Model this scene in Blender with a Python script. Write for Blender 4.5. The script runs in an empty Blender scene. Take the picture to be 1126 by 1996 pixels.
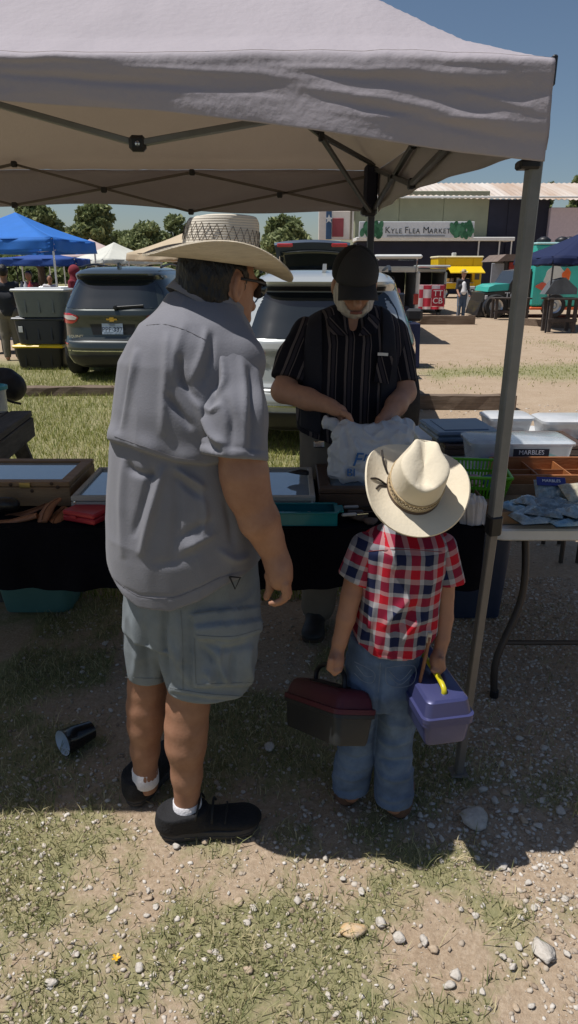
import bpy, math, random
import numpy as np
from mathutils import Vector, Matrix
random.seed(7); RNG = np.random.default_rng(7)
SC = bpy.context.scene
COL = SC.collection
R = math.radians
# ------------------------------------------------------------------ camera
CAM_H, FPX, CX, CY = 1.65, 1350.0, 563.0, 998.0
PITCH = R(19.3)
cd = bpy.data.cameras.new('camera'); cam = bpy.data.objects.new('camera', cd); COL.objects.link(cam)
cd.sensor_fit = 'VERTICAL'; cd.sensor_height = 36; cd.lens = 36 * FPX / 1996
cd.clip_start = .05; cd.clip_end = 2000
cam.location = (0, 0, CAM_H); cam.rotation_euler = (R(90) - PITCH, 0, 0)
SC.camera = cam
SC.render.resolution_x, SC.render.resolution_y = 578, 1024
# ------------------------------------------------------------------ sky, sun, exposure
SUN = Vector((-.41, -.035, 1)).normalized()       # direction towards the sun
w = bpy.data.worlds.new('World'); SC.world = w; w.use_nodes = True
nt = w.node_tree; nt.nodes.clear()
sky = nt.nodes.new('ShaderNodeTexSky'); sky.sky_type = 'NISHITA'; sky.sun_disc = False
sky.sun_elevation = math.asin(SUN.z); sky.sun_rotation = math.atan2(SUN.x, SUN.y)
sky.air_density = 1.0; sky.dust_density = .8; sky.ozone_density = 2.5
bg = nt.nodes.new('ShaderNodeBackground'); bg.inputs[1].default_value = .07
wo = nt.nodes.new('ShaderNodeOutputWorld')
nt.links.new(sky.outputs[0], bg.inputs[0]); nt.links.new(bg.outputs[0], wo.inputs[0])
sd = bpy.data.lights.new('sun', 'SUN'); so = bpy.data.objects.new('sun', sd); COL.objects.link(so)
sd.energy = 5.0; sd.angle = R(.5); sd.color = (1, .965, .92)
so.rotation_euler = SUN.to_track_quat('Z', 'Y').to_euler(); so.location = (0, 0, 30)
vs = SC.view_settings; vs.view_transform = 'Standard'; vs.look = 'None'; vs.exposure = 0; vs.gamma = 1; vs.use_curve_mapping = False
# ------------------------------------------------------------------ projection helpers (photograph pixels -> places)
CP, SP = math.cos(PITCH), math.sin(PITCH)
def P(px, py, d):
    """point seen at pixel (px,py) that lies d metres ahead"""
    a, b = (px - CX) / FPX, (CY - py) / FPX
    t = d / (b * SP + CP)
    return np.array([a * t, d, CAM_H + (b * CP - SP) * t])
def G(px, py, z=0.):
    a, b = (px - CX) / FPX, (CY - py) / FPX
    t = (z - CAM_H) / (b * CP - SP)
    return np.array([a * t, (b * SP + CP) * t, z])
def proj(v):
    v = np.asarray(v, float); x, y, z = v[..., 0], v[..., 1], v[..., 2] - CAM_H
    zc = y * CP - z * SP; yc = y * SP + z * CP
    return CX + FPX * x / zc, CY - FPX * yc / zc
def ppm(d, z):      # pixels per metre at a place
    return FPX / (d * CP - (z - CAM_H) * SP)
def V(*a): return np.array(a, float)
def nrm(a): a = np.asarray(a, float); return a / (np.linalg.norm(a) + 1e-12)
# ------------------------------------------------------------------ materials
MATS = {}
def mat(name, col, rough=.6, var=.12, vs=6., bump=0., bs=80., metal=0., spec=.5, coat=0., alpha=1., trans=0., sheen=0., col2=None, stretch=None, detail=6, transl=0., emit=None, ior=1.45):
    if name in MATS: return MATS[name]
    m = bpy.data.materials.new(name); m.use_nodes = True; MATS[name] = m
    n = m.node_tree; nd, lk = n.nodes, n.links
    b = nd['Principled BSDF']
    b.inputs['Roughness'].default_value = rough; b.inputs['Metallic'].default_value = metal
    b.inputs['Specular IOR Level'].default_value = spec; b.inputs['Coat Weight'].default_value = coat
    b.inputs['Coat Roughness'].default_value = .05
    b.inputs['Alpha'].default_value = alpha; b.inputs['Transmission Weight'].default_value = trans; b.inputs['IOR'].default_value = ior
    if sheen: b.inputs['Sheen Weight'].default_value = sheen
    tc = nd.new('ShaderNodeTexCoord'); mp = nd.new('ShaderNodeMapping'); lk.new(tc.outputs['Object'], mp.inputs[0])
    if stretch: mp.inputs['Scale'].default_value = stretch
    nz = nd.new('ShaderNodeTexNoise'); nz.inputs['Scale'].default_value = vs; nz.inputs['Detail'].default_value = detail
    nz.inputs['Roughness'].default_value = .65
    lk.new(mp.outputs[0], nz.inputs['Vector'])
    rp = nd.new('ShaderNodeValToRGB'); lk.new(nz.outputs[0], rp.inputs[0])
    c = np.array(col[:3], float); c2 = np.array(col2, float) if col2 is not None else None
    lo = c * (1 - var) if c2 is None else c
    hi = np.minimum(c * (1 + var), 1) if c2 is None else c2
    rp.color_ramp.elements[0].position = .32; rp.color_ramp.elements[1].position = .68
    rp.color_ramp.elements[0].color = (*lo, 1); rp.color_ramp.elements[1].color = (*hi, 1)
    lk.new(rp.outputs[0], b.inputs['Base Color'])
    if bump:
        n2 = nd.new('ShaderNodeTexNoise'); n2.inputs['Scale'].default_value = bs; n2.inputs['Detail'].default_value = 4
        lk.new(mp.outputs[0], n2.inputs['Vector'])
        bp = nd.new('ShaderNodeBump'); bp.inputs['Strength'].default_value = bump; bp.inputs['Distance'].default_value = .01
        lk.new(n2.outputs[0], bp.inputs['Height']); lk.new(bp.outputs[0], b.inputs['Normal'])
    if transl:
        tr = nd.new('ShaderNodeBsdfTranslucent'); lk.new(rp.outputs[0], tr.inputs[0])
        mx = nd.new('ShaderNodeMixShader'); mx.inputs[0].default_value = transl
        lk.new(b.outputs[0], mx.inputs[1]); lk.new(tr.outputs[0], mx.inputs[2])
        lk.new(mx.outputs[0], nd['Material Output'].inputs[0])
    if emit: b.inputs['Emission Color'].default_value = (*emit[:3], 1); b.inputs['Emission Strength'].default_value = emit[3]
    return m
def s2l(r, g, b):
    f = lambda c: (c / 255 / 12.92) if c / 255 <= .04045 else ((c / 255 + .055) / 1.055) ** 2.4
    return (f(r), f(g), f(b))
# ------------------------------------------------------------------ objects
def wloc(o):
    p = Vector((0, 0, 0))
    while o is not None: p = p + o.location; o = o.parent
    return np.array(p)
def tag(o, label=None, cat=None, group=None, kind=None):
    if label: o['label'] = label
    if cat: o['category'] = cat
    if group: o['group'] = group
    if kind: o['kind'] = kind
    return o
def thing(name, label, cat, loc=(0, 0, 0), group=None):
    o = bpy.data.objects.new(name, None); COL.objects.link(o); o.empty_display_size = .1
    o.location = [float(x) for x in loc]
    return tag(o, label, cat, group)
def rawmesh(name, v, f, m, smooth=False, sharp=None):
    me = bpy.data.meshes.new(name); v = np.asarray(v, float)
    if isinstance(f, np.ndarray):
        k = f.shape[1]; me.vertices.add(len(v)); me.vertices.foreach_set('co', v.astype(np.float32).ravel())
        me.loops.add(f.size); me.loops.foreach_set('vertex_index', f.astype(np.int32).ravel())
        me.polygons.add(len(f)); me.polygons.foreach_set('loop_start', np.arange(0, f.size, k, dtype=np.int32))
        me.update(calc_edges=True)
    else:
        me.from_pydata([tuple(map(float, p)) for p in v], [], [tuple(map(int, q)) for q in f]); me.update()
    if smooth:
        me.polygons.foreach_set('use_smooth', np.ones(len(me.polygons), bool))
        if sharp: me.set_sharp_from_angle(angle=R(sharp))
    if isinstance(m, (list, tuple)):
        for x in m: me.materials.append(x)
    elif m: me.materials.append(m)
    return me
def obj(name, v, f, m, parent=None, smooth=False, sharp=None, origin=None):
    v = np.asarray(v, float)
    base = wloc(parent) if parent else np.zeros(3)
    if parent is None:
        og = np.array(origin, float) if origin is not None else np.array([(v[:, 0].min() + v[:, 0].max()) / 2, (v[:, 1].min() + v[:, 1].max()) / 2, v[:, 2].min()])
    else: og = base
    me = rawmesh(name, v - og, f, m, smooth, sharp)
    o = bpy.data.objects.new(name, me); COL.objects.link(o)
    if parent: o.parent = parent
    else: o.location = og
    return o
def copy_tree(o, parent=None):
    c = o.copy(); COL.objects.link(c); c.parent = parent
    for ch in o.children: copy_tree(ch, c)
    return c
class B:
    """collects simple solids into one mesh"""
    def __init__(s): s.v = []; s.f = []
    def add(s, v, f):
        k = len(s.v); s.v += [tuple(map(float, p)) for p in v]; s.f += [tuple(i + k for i in q) for q in f]; return s
    def box(s, c, size, rot=None, ch=.0):
        c = np.array(c, float); h = np.array(size, float) / 2
        ch = min(ch, h.min() * .95)
        Rm = np.eye(3) if rot is None else np.array(rot)
        if ch <= 0:
            v = [c + Rm @ (h * np.array(q)) for q in [(-1,-1,-1),(1,-1,-1),(1,1,-1),(-1,1,-1),(-1,-1,1),(1,-1,1),(1,1,1),(-1,1,1)]]
            return s.add(v, [(0,3,2,1),(4,5,6,7),(0,1,5,4),(1,2,6,5),(2,3,7,6),(3,0,4,7)])
        vs_, idx = [], {}
        for sx in (-1, 1):
            for sy in (-1, 1):
                for sz in (-1, 1):
                    for ax in range(3):
                        q = (h - ch) * np.array([sx, sy, sz]); q[ax] = h[ax] * (sx, sy, sz)[ax]
                        idx[(sx, sy, sz, ax)] = len(vs_); vs_.append(c + Rm @ q)
        f = []
        for ax in range(3):
            o1, o2 = [(1, 2), (2, 0), (0, 1)][ax]
            for sg in (-1, 1):
                def key(a, b):
                    k = [0, 0, 0]; k[ax] = sg; k[o1] = a; k[o2] = b; return (*k, ax)
                q = [idx[key(-1, -1)], idx[key(1, -1)], idx[key(1, 1)], idx[key(-1, 1)]]
                f.append(tuple(q if sg > 0 else q[::-1]))
            for a in (-1, 1):
                for b in (-1, 1):
                    def kk(t, which):
                        k = [0, 0, 0]; k[ax] = t; k[o1] = a; k[o2] = b; return idx[(*k, which)]
                    q = (kk(-1, o1), kk(1, o1), kk(1, o2), kk(-1, o2))
                    f.append(q if a * b < 0 else q[::-1])
        for sx in (-1, 1):
            for sy in (-1, 1):
                for sz in (-1, 1):
                    q = (idx[(sx, sy, sz, 0)], idx[(sx, sy, sz, 1)], idx[(sx, sy, sz, 2)])
                    f.append(q if sx * sy * sz > 0 else q[::-1])
        return s.add(vs_, f)
    def bar(s, a, b, wd, th, up=(0, 0, 1), ch=.0):
        a, b = np.array(a, float), np.array(b, float); d = b - a; L = np.linalg.norm(d); d = d / L
        u = np.array(up, float); x = np.cross(u, d)
        if np.linalg.norm(x) < 1e-4: x = np.cross(np.array([1., 0, 0]), d)
        x = nrm(x); y = np.cross(d, x)
        return s.box((a + b) / 2, (wd, th, L), np.stack([x, y, d], 1), ch)
    def tube(s, pts, rad, n=10, cap=True, flat=1.):
        pts = np.array(pts, float); m = len(pts); rad = np.broadcast_to(np.asarray(rad, float), (m,))
        t = np.gradient(pts, axis=0); t /= np.linalg.norm(t, axis=1)[:, None] + 1e-12
        u = np.array([0, 0, 1.]) if abs(t[0][2]) < .9 else np.array([1., 0, 0])
        x = nrm(np.cross(t[0], u)); v = []
        for i in range(m):
            x = nrm(x - t[i] * (x @ t[i])); y = np.cross(t[i], x)
            for k in range(n):
                a = 2 * math.pi * k / n; v.append(pts[i] + rad[i] * (math.cos(a) * x + flat * math.sin(a) * y))
        f = [(i * n + k, i * n + (k + 1) % n, (i + 1) * n + (k + 1) % n, (i + 1) * n + k) for i in range(m - 1) for k in range(n)]
        if cap: f += [tuple(range(n))[::-1], tuple(range((m - 1) * n, m * n))]
        return s.add(v, f)
    def lathe(s, prof, c=(0, 0, 0), n=24, rot=None, close=False):
        c = np.array(c, float); Rm = np.eye(3) if rot is None else np.array(rot); v = []
        for r, z in prof:
            for k in range(n):
                a = 2 * math.pi * k / n; v.append(c + Rm @ np.array([r * math.cos(a), r * math.sin(a), z]))
        m = len(prof)
        f = [(i * n + k, i * n + (k + 1) % n, (i + 1) * n + (k + 1) % n, (i + 1) * n + k) for i in range(m - 1) for k in range(n)]
        if close: f += [tuple(range(n))[::-1], tuple(range((m - 1) * n, m * n))]
        return s.add(v, f)
    def prism(s, poly, vec):
        """extrude a 3-D polygon by a vector"""
        poly = np.array(poly, float); vec = np.array(vec, float); n = len(poly)
        v = list(poly) + list(poly + vec)
        nn = np.zeros(3)
        for i in range(n): nn += np.cross(poly[i], poly[(i + 1) % n])
        fl = nn @ vec > 0
        f = [tuple(range(n))[::-1] if fl else tuple(range(n)), tuple(range(n, 2 * n)) if fl else tuple(range(n, 2 * n))[::-1]]
        for i in range(n):
            j = (i + 1) % n; q = (i, j, n + j, n + i); f.append(q if fl else q[::-1])
        return s.add(v, f)
    def grid(s, pts, thick=None):
        """pts (m,n,3) sheet; optional thickness along the averaged normal"""
        pts = np.array(pts, float); m, n, _ = pts.shape
        v = pts.reshape(-1, 3)
        q = [(i * n + j, i * n + j + 1, (i + 1) * n + j + 1, (i + 1) * n + j) for i in range(m - 1) for j in range(n - 1)]
        if thick is None: return s.add(v, q)
        du = np.gradient(pts, axis=1); dv = np.gradient(pts, axis=0); nn = np.cross(du, dv); nn /= np.linalg.norm(nn, axis=2)[..., None] + 1e-12
        v2 = (pts - nn * thick).reshape(-1, 3); k = m * n
        f = q + [tuple(k + i for i in a[::-1]) for a in q]
        ring = [j for j in range(n)] + [i * n + n - 1 for i in range(1, m)] + [(m - 1) * n + j for j in range(n - 2, -1, -1)] + [i * n for i in range(m - 2, 0, -1)]
        for a, b_ in zip(ring, ring[1:] + ring[:1]): f.append((b_, a, k + a, k + b_))
        return s.add(np.concatenate([v, v2]), f)
    def obj(s, name, m, parent=None, smooth=False, sharp=None, origin=None):
        return obj(name, np.array(s.v), s.f, m, parent, smooth, sharp, origin)
def rotz(a): c, s_ = math.cos(a), math.sin(a); return np.array([[c, -s_, 0], [s_, c, 0], [0, 0, 1.]])
def rotx(a): c, s_ = math.cos(a), math.sin(a); return np.array([[1., 0, 0], [0, c, -s_], [0, s_, c]])
def roty(a): c, s_ = math.cos(a), math.sin(a); return np.array([[c, 0, s_], [0, 1., 0], [-s_, 0, c]])
def spline(pts, n):
    """Catmull-Rom through pts, n samples"""
    p = np.array(pts, float); k = len(p); t = np.linspace(0, k - 1, n); i = np.clip(t.astype(int), 0, k - 2); u = (t - i)[:, None]
    g = lambda j: p[np.clip(j, 0, k - 1)]
    p0, p1, p2, p3 = g(i - 1), g(i), g(i + 1), g(i + 2)
    return .5 * (2 * p1 + (p2 - p0) * u + (2 * p0 - 5 * p1 + 4 * p2 - p3) * u * u + (3 * p1 - p0 - 3 * p2 + p3) * u ** 3)
def text_mesh(body, size, parent, m, origin, xdir, updir, thick=.002, align='CENTER', name='lettering', shear=0., space=1.):
    cu = bpy.data.curves.new('t', 'FONT'); cu.body = body; cu.size = size; cu.extrude = thick; cu.align_x = align; cu.align_y = 'CENTER'
    cu.shear = shear; cu.space_character = space; cu.resolution_u = 3
    to = bpy.data.objects.new('t', cu); COL.objects.link(to)
    bpy.context.view_layer.update()
    me = bpy.data.meshes.new_from_object(to.evaluated_get(bpy.context.evaluated_depsgraph_get()))
    v = np.array([p.co[:] for p in me.vertices]) if len(me.vertices) else np.zeros((0, 3)); f = [tuple(p.vertices) for p in me.polygons]
    bpy.data.objects.remove(to); bpy.data.curves.remove(cu); bpy.data.meshes.remove(me)
    x = nrm(xdir); u = np.array(updir, float); u = nrm(u - x * (u @ x)); nrml = np.cross(x, u)
    wv = np.array(origin) + v[:, :1] * x + v[:, 1:2] * u + v[:, 2:3] * nrml
    return obj(name, wv, f, m, parent)
# ------------------------------------------------------------------ noise
_T = np.random.default_rng(3).random((32, 32, 32)).astype(np.float32)
def vnoise(x, y, z):
    x, y, z = np.broadcast_arrays(x, y, z)
    xi, yi, zi = np.floor(x).astype(int), np.floor(y).astype(int), np.floor(z).astype(int)
    fx, fy, fz = x - xi, y - yi, z - zi
    fx, fy, fz = [t * t * (3 - 2 * t) for t in (fx, fy, fz)]
    g = lambda a, b, c: _T[(xi + a) & 31, (yi + b) & 31, (zi + c) & 31]
    c00 = g(0,0,0) * (1-fx) + g(1,0,0) * fx; c10 = g(0,1,0) * (1-fx) + g(1,1,0) * fx
    c01 = g(0,0,1) * (1-fx) + g(1,0,1) * fx; c11 = g(0,1,1) * (1-fx) + g(1,1,1) * fx
    return ((c00 * (1-fy) + c10 * fy) * (1-fz) + (c01 * (1-fy) + c11 * fy) * fz) * 2 - 1
def fbm(x, y, z, o=4):
    s = 0; a = 1.; t = 0
    for i in range(o): s = s + a * vnoise(x * 2 ** i + 7.3 * i, y * 2 ** i + 3.1 * i, z * 2 ** i + 1.7 * i); t += a; a *= .5
    return s / t
def sstep(a, b, x): t = np.clip((x - a) / (b - a), 0, 1); return t * t * (3 - 2 * t)
# ------------------------------------------------------------------ implicit bodies, meshed with surface nets
class SDF:
    def __init__(s, lo, hi, h):
        s.lo = np.array(lo, float); s.h = h; s.n = np.ceil((np.array(hi) - s.lo) / h).astype(int) + 1
        s.F = np.full(s.n, .3, np.float32)
        s.ax = [(s.lo[i] + h * np.arange(s.n[i])).astype(np.float32) for i in range(3)]
    def sl(s, lo, hi):
        a = np.clip(((np.array(lo) - s.lo) / s.h).astype(int) - 1, 0, s.n); b = np.clip(((np.array(hi) - s.lo) / s.h).astype(int) + 2, 0, s.n)
        S = tuple(slice(a[i], b[i]) for i in range(3))
        return S, s.ax[0][S[0]][:, None, None], s.ax[1][S[1]][None, :, None], s.ax[2][S[2]][None, None, :]
    def put(s, S, d, k, sub=False):
        F = s.F[S]
        if F.size == 0: return
        if sub: d = -d; F2 = -F
        else: F2 = F
        if k > 0:
            hh = np.clip(.5 + .5 * (F2 - d) / k, 0, 1); r = F2 + (d - F2) * hh - k * hh * (1 - hh)
        else: r = np.minimum(F2, d)
        if sub: r = -np.minimum(F2, 1e9) if False else np.maximum(F, d)
        s.F[S] = r
    def cap(s, a, b, ra, rb, k=.02):
        a, b = np.array(a, float), np.array(b, float); m = max(ra, rb) + .05 + k
        S, X, Y, Z = s.sl(np.minimum(a, b) - m, np.maximum(a, b) + m)
        d = b - a; L = max(d @ d, 1e-9)
        t = np.clip(((X - a[0]) * d[0] + (Y - a[1]) * d[1] + (Z - a[2]) * d[2]) / L, 0, 1)
        D = np.sqrt((X - a[0] - t * d[0]) ** 2 + (Y - a[1] - t * d[1]) ** 2 + (Z - a[2] - t * d[2]) ** 2) - (ra + (rb - ra) * t)
        s.put(S, D, k); return s
    def chain(s, pts, k=.02):
        for (p, r), (q, r2) in zip(pts[:-1], pts[1:]): s.cap(p, q, r, r2, k)
        return s
    def ell(s, c, r, Rm=None, k=.02, sub=False):
        c = np.array(c, float); r = np.array(r, float); Rm = np.eye(3) if Rm is None else np.array(Rm)
        ext = np.abs(Rm) @ r + .05 + k
        S, X, Y, Z = s.sl(c - ext, c + ext); x, y, z = X - c[0], Y - c[1], Z - c[2]
        q = [(Rm[0, i] * x + Rm[1, i] * y + Rm[2, i] * z) for i in range(3)]
        k0 = np.sqrt(sum((q[i] / r[i]) ** 2 for i in range(3))); k1 = np.sqrt(sum((q[i] / r[i] ** 2) ** 2 for i in range(3)))
        s.put(S, k0 * (k0 - 1) / (k1 + 1e-9), k, sub); return s
    def loft(s, zs, cx, cy, a, b, k=.02, pw=2.):
        """stack of (super)ellipses: centre, half width, half depth as functions of height"""
        o = np.argsort(zs); zs, cx, cy, a, b = [np.array(t, float)[o] for t in (zs, cx, cy, a, b)]
        m = .05 + k
        S, X, Y, Z = s.sl((np.min(cx - a) - m, np.min(cy - b) - m, zs[0] - m), (np.max(cx + a) + m, np.max(cy + b) + m, zs[-1] + m))
        zz = np.clip(Z, zs[0], zs[-1]); f = lambda t: np.interp(zz, zs, t)
        A, Bq = f(a), f(b)
        q = (np.abs((X - f(cx)) / A) ** pw + np.abs((Y - f(cy)) / Bq) ** pw) ** (1 / pw)
        D = (q - 1) * np.minimum(A, Bq)
        D = np.maximum(D, np.maximum(zs[0] - Z, Z - zs[-1]))
        s.put(S, D, k); return s
    def cut(s, fn):
        X, Y, Z = s.ax[0][:, None, None], s.ax[1][None, :, None], s.ax[2][None, None, :]
        s.F = np.maximum(s.F, np.broadcast_to(fn(X, Y, Z), s.F.shape).astype(np.float32)); return s
    def mesh(s, smooth=1):
        F = s.F.copy()
        for i in range(3):
            ix = [slice(None)] * 3; ix[i] = 0; F[tuple(ix)] = np.maximum(F[tuple(ix)], .001); ix[i] = -1; F[tuple(ix)] = np.maximum(F[tuple(ix)], .001)
        ins = F < 0
        nx, ny, nz = F.shape
        cnt = np.zeros((nx - 1, ny - 1, nz - 1), np.int8)
        for a in (0, 1):
            for b in (0, 1):
                for c in (0, 1): cnt += ins[a:nx - 1 + a, b:ny - 1 + b, c:nz - 1 + c]
        act = np.argwhere((cnt > 0) & (cnt < 8))
        idx = np.full(cnt.shape, -1, np.int32); idx[act[:, 0], act[:, 1], act[:, 2]] = np.arange(len(act))
        acc = np.zeros((len(act), 3)); num = np.zeros(len(act))
        for ax in range(3):
            o = [i for i in range(3) if i != ax]
            for a in (0, 1):
                for b in (0, 1):
                    p = act.copy(); p[:, o[0]] += a; p[:, o[1]] += b; q = p.copy(); q[:, ax] += 1
                    f0 = F[p[:, 0], p[:, 1], p[:, 2]]; f1 = F[q[:, 0], q[:, 1], q[:, 2]]
                    m = (f0 < 0) != (f1 < 0); t = np.where(m, f0 / np.where(m, f0 - f1, 1), 0)
                    pp = p.astype(float); pp[:, ax] += t
                    acc[m] += pp[m]; num[m] += 1
        v = s.lo + s.h * acc / num[:, None]
        quads = []
        for ax in range(3):
            o1, o2 = [(1, 2), (2, 0), (0, 1)][ax]
            sa = [slice(None)] * 3; sb = [slice(None)] * 3; sa[ax] = slice(0, -1); sb[ax] = slice(1, None)
            A, Bq = ins[tuple(sa)], ins[tuple(sb)]
            e = np.argwhere(A != Bq); e = e[(e[:, o1] > 0) & (e[:, o2] > 0) & (e[:, o1] < F.shape[o1] - 1) & (e[:, o2] < F.shape[o2] - 1)]
            fl = A[e[:, 0], e[:, 1], e[:, 2]]
            def cell(d1, d2): c = e.copy(); c[:, o1] -= d1; c[:, o2] -= d2; return idx[c[:, 0], c[:, 1], c[:, 2]]
            q = np.stack([cell(1, 1), cell(0, 1), cell(0, 0), cell(1, 0)], 1)
            q[~fl] = q[~fl][:, ::-1]; quads.append(q)
        q = np.concatenate(quads)
        for _ in range(smooth):
            s_ = np.zeros_like(v); c_ = np.zeros(len(v))
            for i in range(4):
                a, b = q[:, i], q[:, (i + 1) % 4]
                for d in range(3): s_[:, d] += np.bincount(a, v[b, d], len(v)) + np.bincount(b, v[a, d], len(v))
                c_ += np.bincount(a, minlength=len(v)) + np.bincount(b, minlength=len(v))
            v = .5 * v + .5 * s_ / np.maximum(c_, 1)[:, None]
        return v, q
def vnormals(v, q):
    n = np.cross(v[q[:, 2]] - v[q[:, 0]], v[q[:, 3]] - v[q[:, 1]]); N = np.zeros_like(v)
    for i in range(4):
        for d in range(3): N[:, d] += np.bincount(q[:, i], n[:, d], len(v))
    return N / (np.linalg.norm(N, axis=1)[:, None] + 1e-12)
def strokes(px, py, lst):
    """sum of soft ridges drawn as polylines [(pts, width_px, height_m)]"""
    out = np.zeros(len(px))
    for pts, wd, hg in lst:
        pts = spline(np.array([(a, b, 0) for a, b in pts], float), 4 * len(pts))[:, :2]
        best = np.full(len(px), 1e9); u = np.zeros(len(px)); L = len(pts) - 1
        for i in range(L):
            a, b = pts[i], pts[i + 1]; d = b - a; t = np.clip(((px - a[0]) * d[0] + (py - a[1]) * d[1]) / (d @ d + 1e-9), 0, 1)
            D = np.hypot(px - a[0] - t * d[0], py - a[1] - t * d[1]); m = D < best
            best[m] = D[m]; u[m] = (i + t[m]) / L
        g_ = best / (wd * .8); out += 1.2 * hg * (.25 * np.exp(-g_ * 1.5) + .75 * np.exp(-g_ ** 2)) * np.sqrt(np.clip(np.sin(np.pi * np.clip(u * .9 + .05, 0, 1)), 0, 1))
    return out
def set_attr(o, name, arr):
    a = o.data.attributes.new(name, 'FLOAT_VECTOR', 'POINT'); a.data.foreach_set('vector', np.asarray(arr, np.float32).ravel())
# ================================================================== ground
def grass_density(x, y):
    n = fbm(x * 1.9 + 5, y * 1.9, 0 * x + .3, 3); n2 = fbm(x * .55, y * .55 + 9, 0 * x + 4.2, 3); n3 = fbm(x * 7, y * 7, 0 * x + 2.2, 2)
    near = sstep(-.28, .42, n * .9 + .35 * n3 + .12 - .12 * sstep(.1, .8, x))
    lush = np.clip(.85 + .5 * n2 + .3 * n, 0, 1)
    left = sstep(3.1, 3.8, y) * (1 - sstep(12.5, 15, y)) * (1 - sstep(-.2, .8, x - .05 * y))
    band = np.exp(-((y - 11.6 - .25 * (x - 3)) / 1.15) ** 2) * sstep(1.6, 2.6, x) * sstep(-.45, .1, n2 + .4 * n + .15)
    band2 = np.exp(-((y - 16.5) / 2.2) ** 2) * sstep(5.0, 7.0, x) * sstep(-.2, .3, n2 + .5 * n + .1)
    far = sstep(45, 70, y)
    patch = sstep(.15, .5, n2) * .5 * sstep(3.2, 4, y)
    d = np.where(y < 3.3, near * (1 - .7 * sstep(.3, .9, x) * sstep(1.75, 2.1, y)), 0)
    d = np.maximum(d, left * lush); d = np.maximum(d, band * .95); d = np.maximum(d, band2 * .8); d = np.maximum(d, far * .8); d = np.maximum(d, patch * (1 - sstep(8, 14, y)))
    return np.clip(d, 0, 1)
def ground_z(x, y):
    f = np.exp(-np.maximum(y - 3, 0) / 4)
    return f * (.010 * fbm(x * 2.1, y * 2.1, 0 * x, 3) + .004 * fbm(x * 11, y * 11, 0 * x + 3, 3)) - .006
gx = np.concatenate([-np.geomspace(1.35, 400, 70)[::-1], np.linspace(-1.3, 1.6, 118), np.geomspace(1.65, 400, 70)])
gy = np.concatenate([np.linspace(-6, .8, 10), np.linspace(.86, 3.2, 96), np.geomspace(3.24, 700, 130)])
XX, YY = np.meshgrid(gx, gy)
ZZ = ground_z(XX, YY)
gv = np.stack([XX, YY, ZZ], -1).reshape(-1, 3); m_, n_ = XX.shape
ii, jj = np.meshgrid(np.arange(m_ - 1), np.arange(n_ - 1), indexing='ij'); k0 = (ii * n_ + jj).ravel()
gq = np.stack([k0, k0 + 1, k0 + n_ + 1, k0 + n_], 1)
gm = bpy.data.materials.new('dirt_and_turf'); gm.use_nodes = True
nd, lk = gm.node_tree.nodes, gm.node_tree.links; bs_ = nd['Principled BSDF']; bs_.inputs['Roughness'].default_value = .95; bs_.inputs['Specular IOR Level'].default_value = .15
at_ = nd.new('ShaderNodeAttribute'); at_.attribute_name = 'cover'; sp_ = nd.new('ShaderNodeSeparateXYZ'); lk.new(at_.outputs['Vector'], sp_.inputs[0])
tc_ = nd.new('ShaderNodeTexCoord')
def nz_(scale, det=6):
    q = nd.new('ShaderNodeTexNoise'); q.inputs['Scale'].default_value = scale; q.inputs['Detail'].default_value = det; q.inputs['Roughness'].default_value = .7; lk.new(tc_.outputs['Object'], q.inputs['Vector']); return q
def rmp_(src, stops):
    q = nd.new('ShaderNodeValToRGB'); lk.new(src, q.inputs[0]); e = q.color_ramp.elements
    while len(e) < len(stops): e.new(.5)
    for el, (p, c) in zip(e, stops): el.position = p; el.color = (*c, 1)
    return q
def mix_(f, a, b):
    q = nd.new('ShaderNodeMix'); q.data_type = 'RGBA'; lk.new(f, q.inputs[0]) if not isinstance(f, float) else setattr(q.inputs[0], 'default_value', f)
    lk.new(a, q.inputs[6]); lk.new(b, q.inputs[7]); return q.outputs[2]
dirt = rmp_(nz_(2.3).outputs[0], [(.25, (.30, .21, .14)), (.5, (.40, .295, .205)), (.75, (.47, .37, .28))])
dirt2 = rmp_(nz_(75, 10).outputs[0], [(.3, (.18, .13, .085)), (.5, (.36, .28, .195)), (.72, (.58, .49, .375))])
d1 = mix_(.5, dirt.outputs[0], dirt2.outputs[0])
turf = rmp_(nz_(38, 8).outputs[0], [(.28, (.10, .115, .05)), (.5, (.19, .20, .09)), (.7, (.36, .33, .18))])
straw = rmp_(nz_(7, 6).outputs[0], [(.35, (.16, .18, .07)), (.65, (.38, .33, .19))])
t1 = mix_(.45, turf.outputs[0], straw.outputs[0])
mm = nd.new('ShaderNodeMath'); mm.operation = 'ADD'; lk.new(sp_.outputs[0], mm.inputs[0])
m2 = nd.new('ShaderNodeMath'); m2.operation = 'MULTIPLY_ADD'; lk.new(nz_(24, 8).outputs[0], m2.inputs[0]); m2.inputs[1].default_value = 1.3; m2.inputs[2].default_value = -.65
lk.new(m2.outputs[0], mm.inputs[1])
fr = rmp_(mm.outputs[0], [(.32, (0, 0, 0)), (.75, (.85, .85, .85))])
lk.new(mix_(fr.outputs[0], d1, t1), bs_.inputs['Base Color'])
vo_ = nd.new('ShaderNodeTexVoronoi'); vo_.inputs['Scale'].default_value = 45; lk.new(tc_.outputs['Object'], vo_.inputs['Vector'])
ad_ = nd.new('ShaderNodeMath'); ad_.operation = 'MULTIPLY_ADD'; lk.new(vo_.outputs['Distance'], ad_.inputs[0]); ad_.inputs[1].default_value = -.4; lk.new(nz_(90, 8).outputs[0], ad_.inputs[2])
bp_ = nd.new('ShaderNodeBump'); bp_.inputs['Strength'].default_value = .55; bp_.inputs['Distance'].default_value = .02; lk.new(ad_.outputs[0], bp_.inputs['Height']); lk.new(bp_.outputs[0], bs_.inputs['Normal'])
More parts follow.
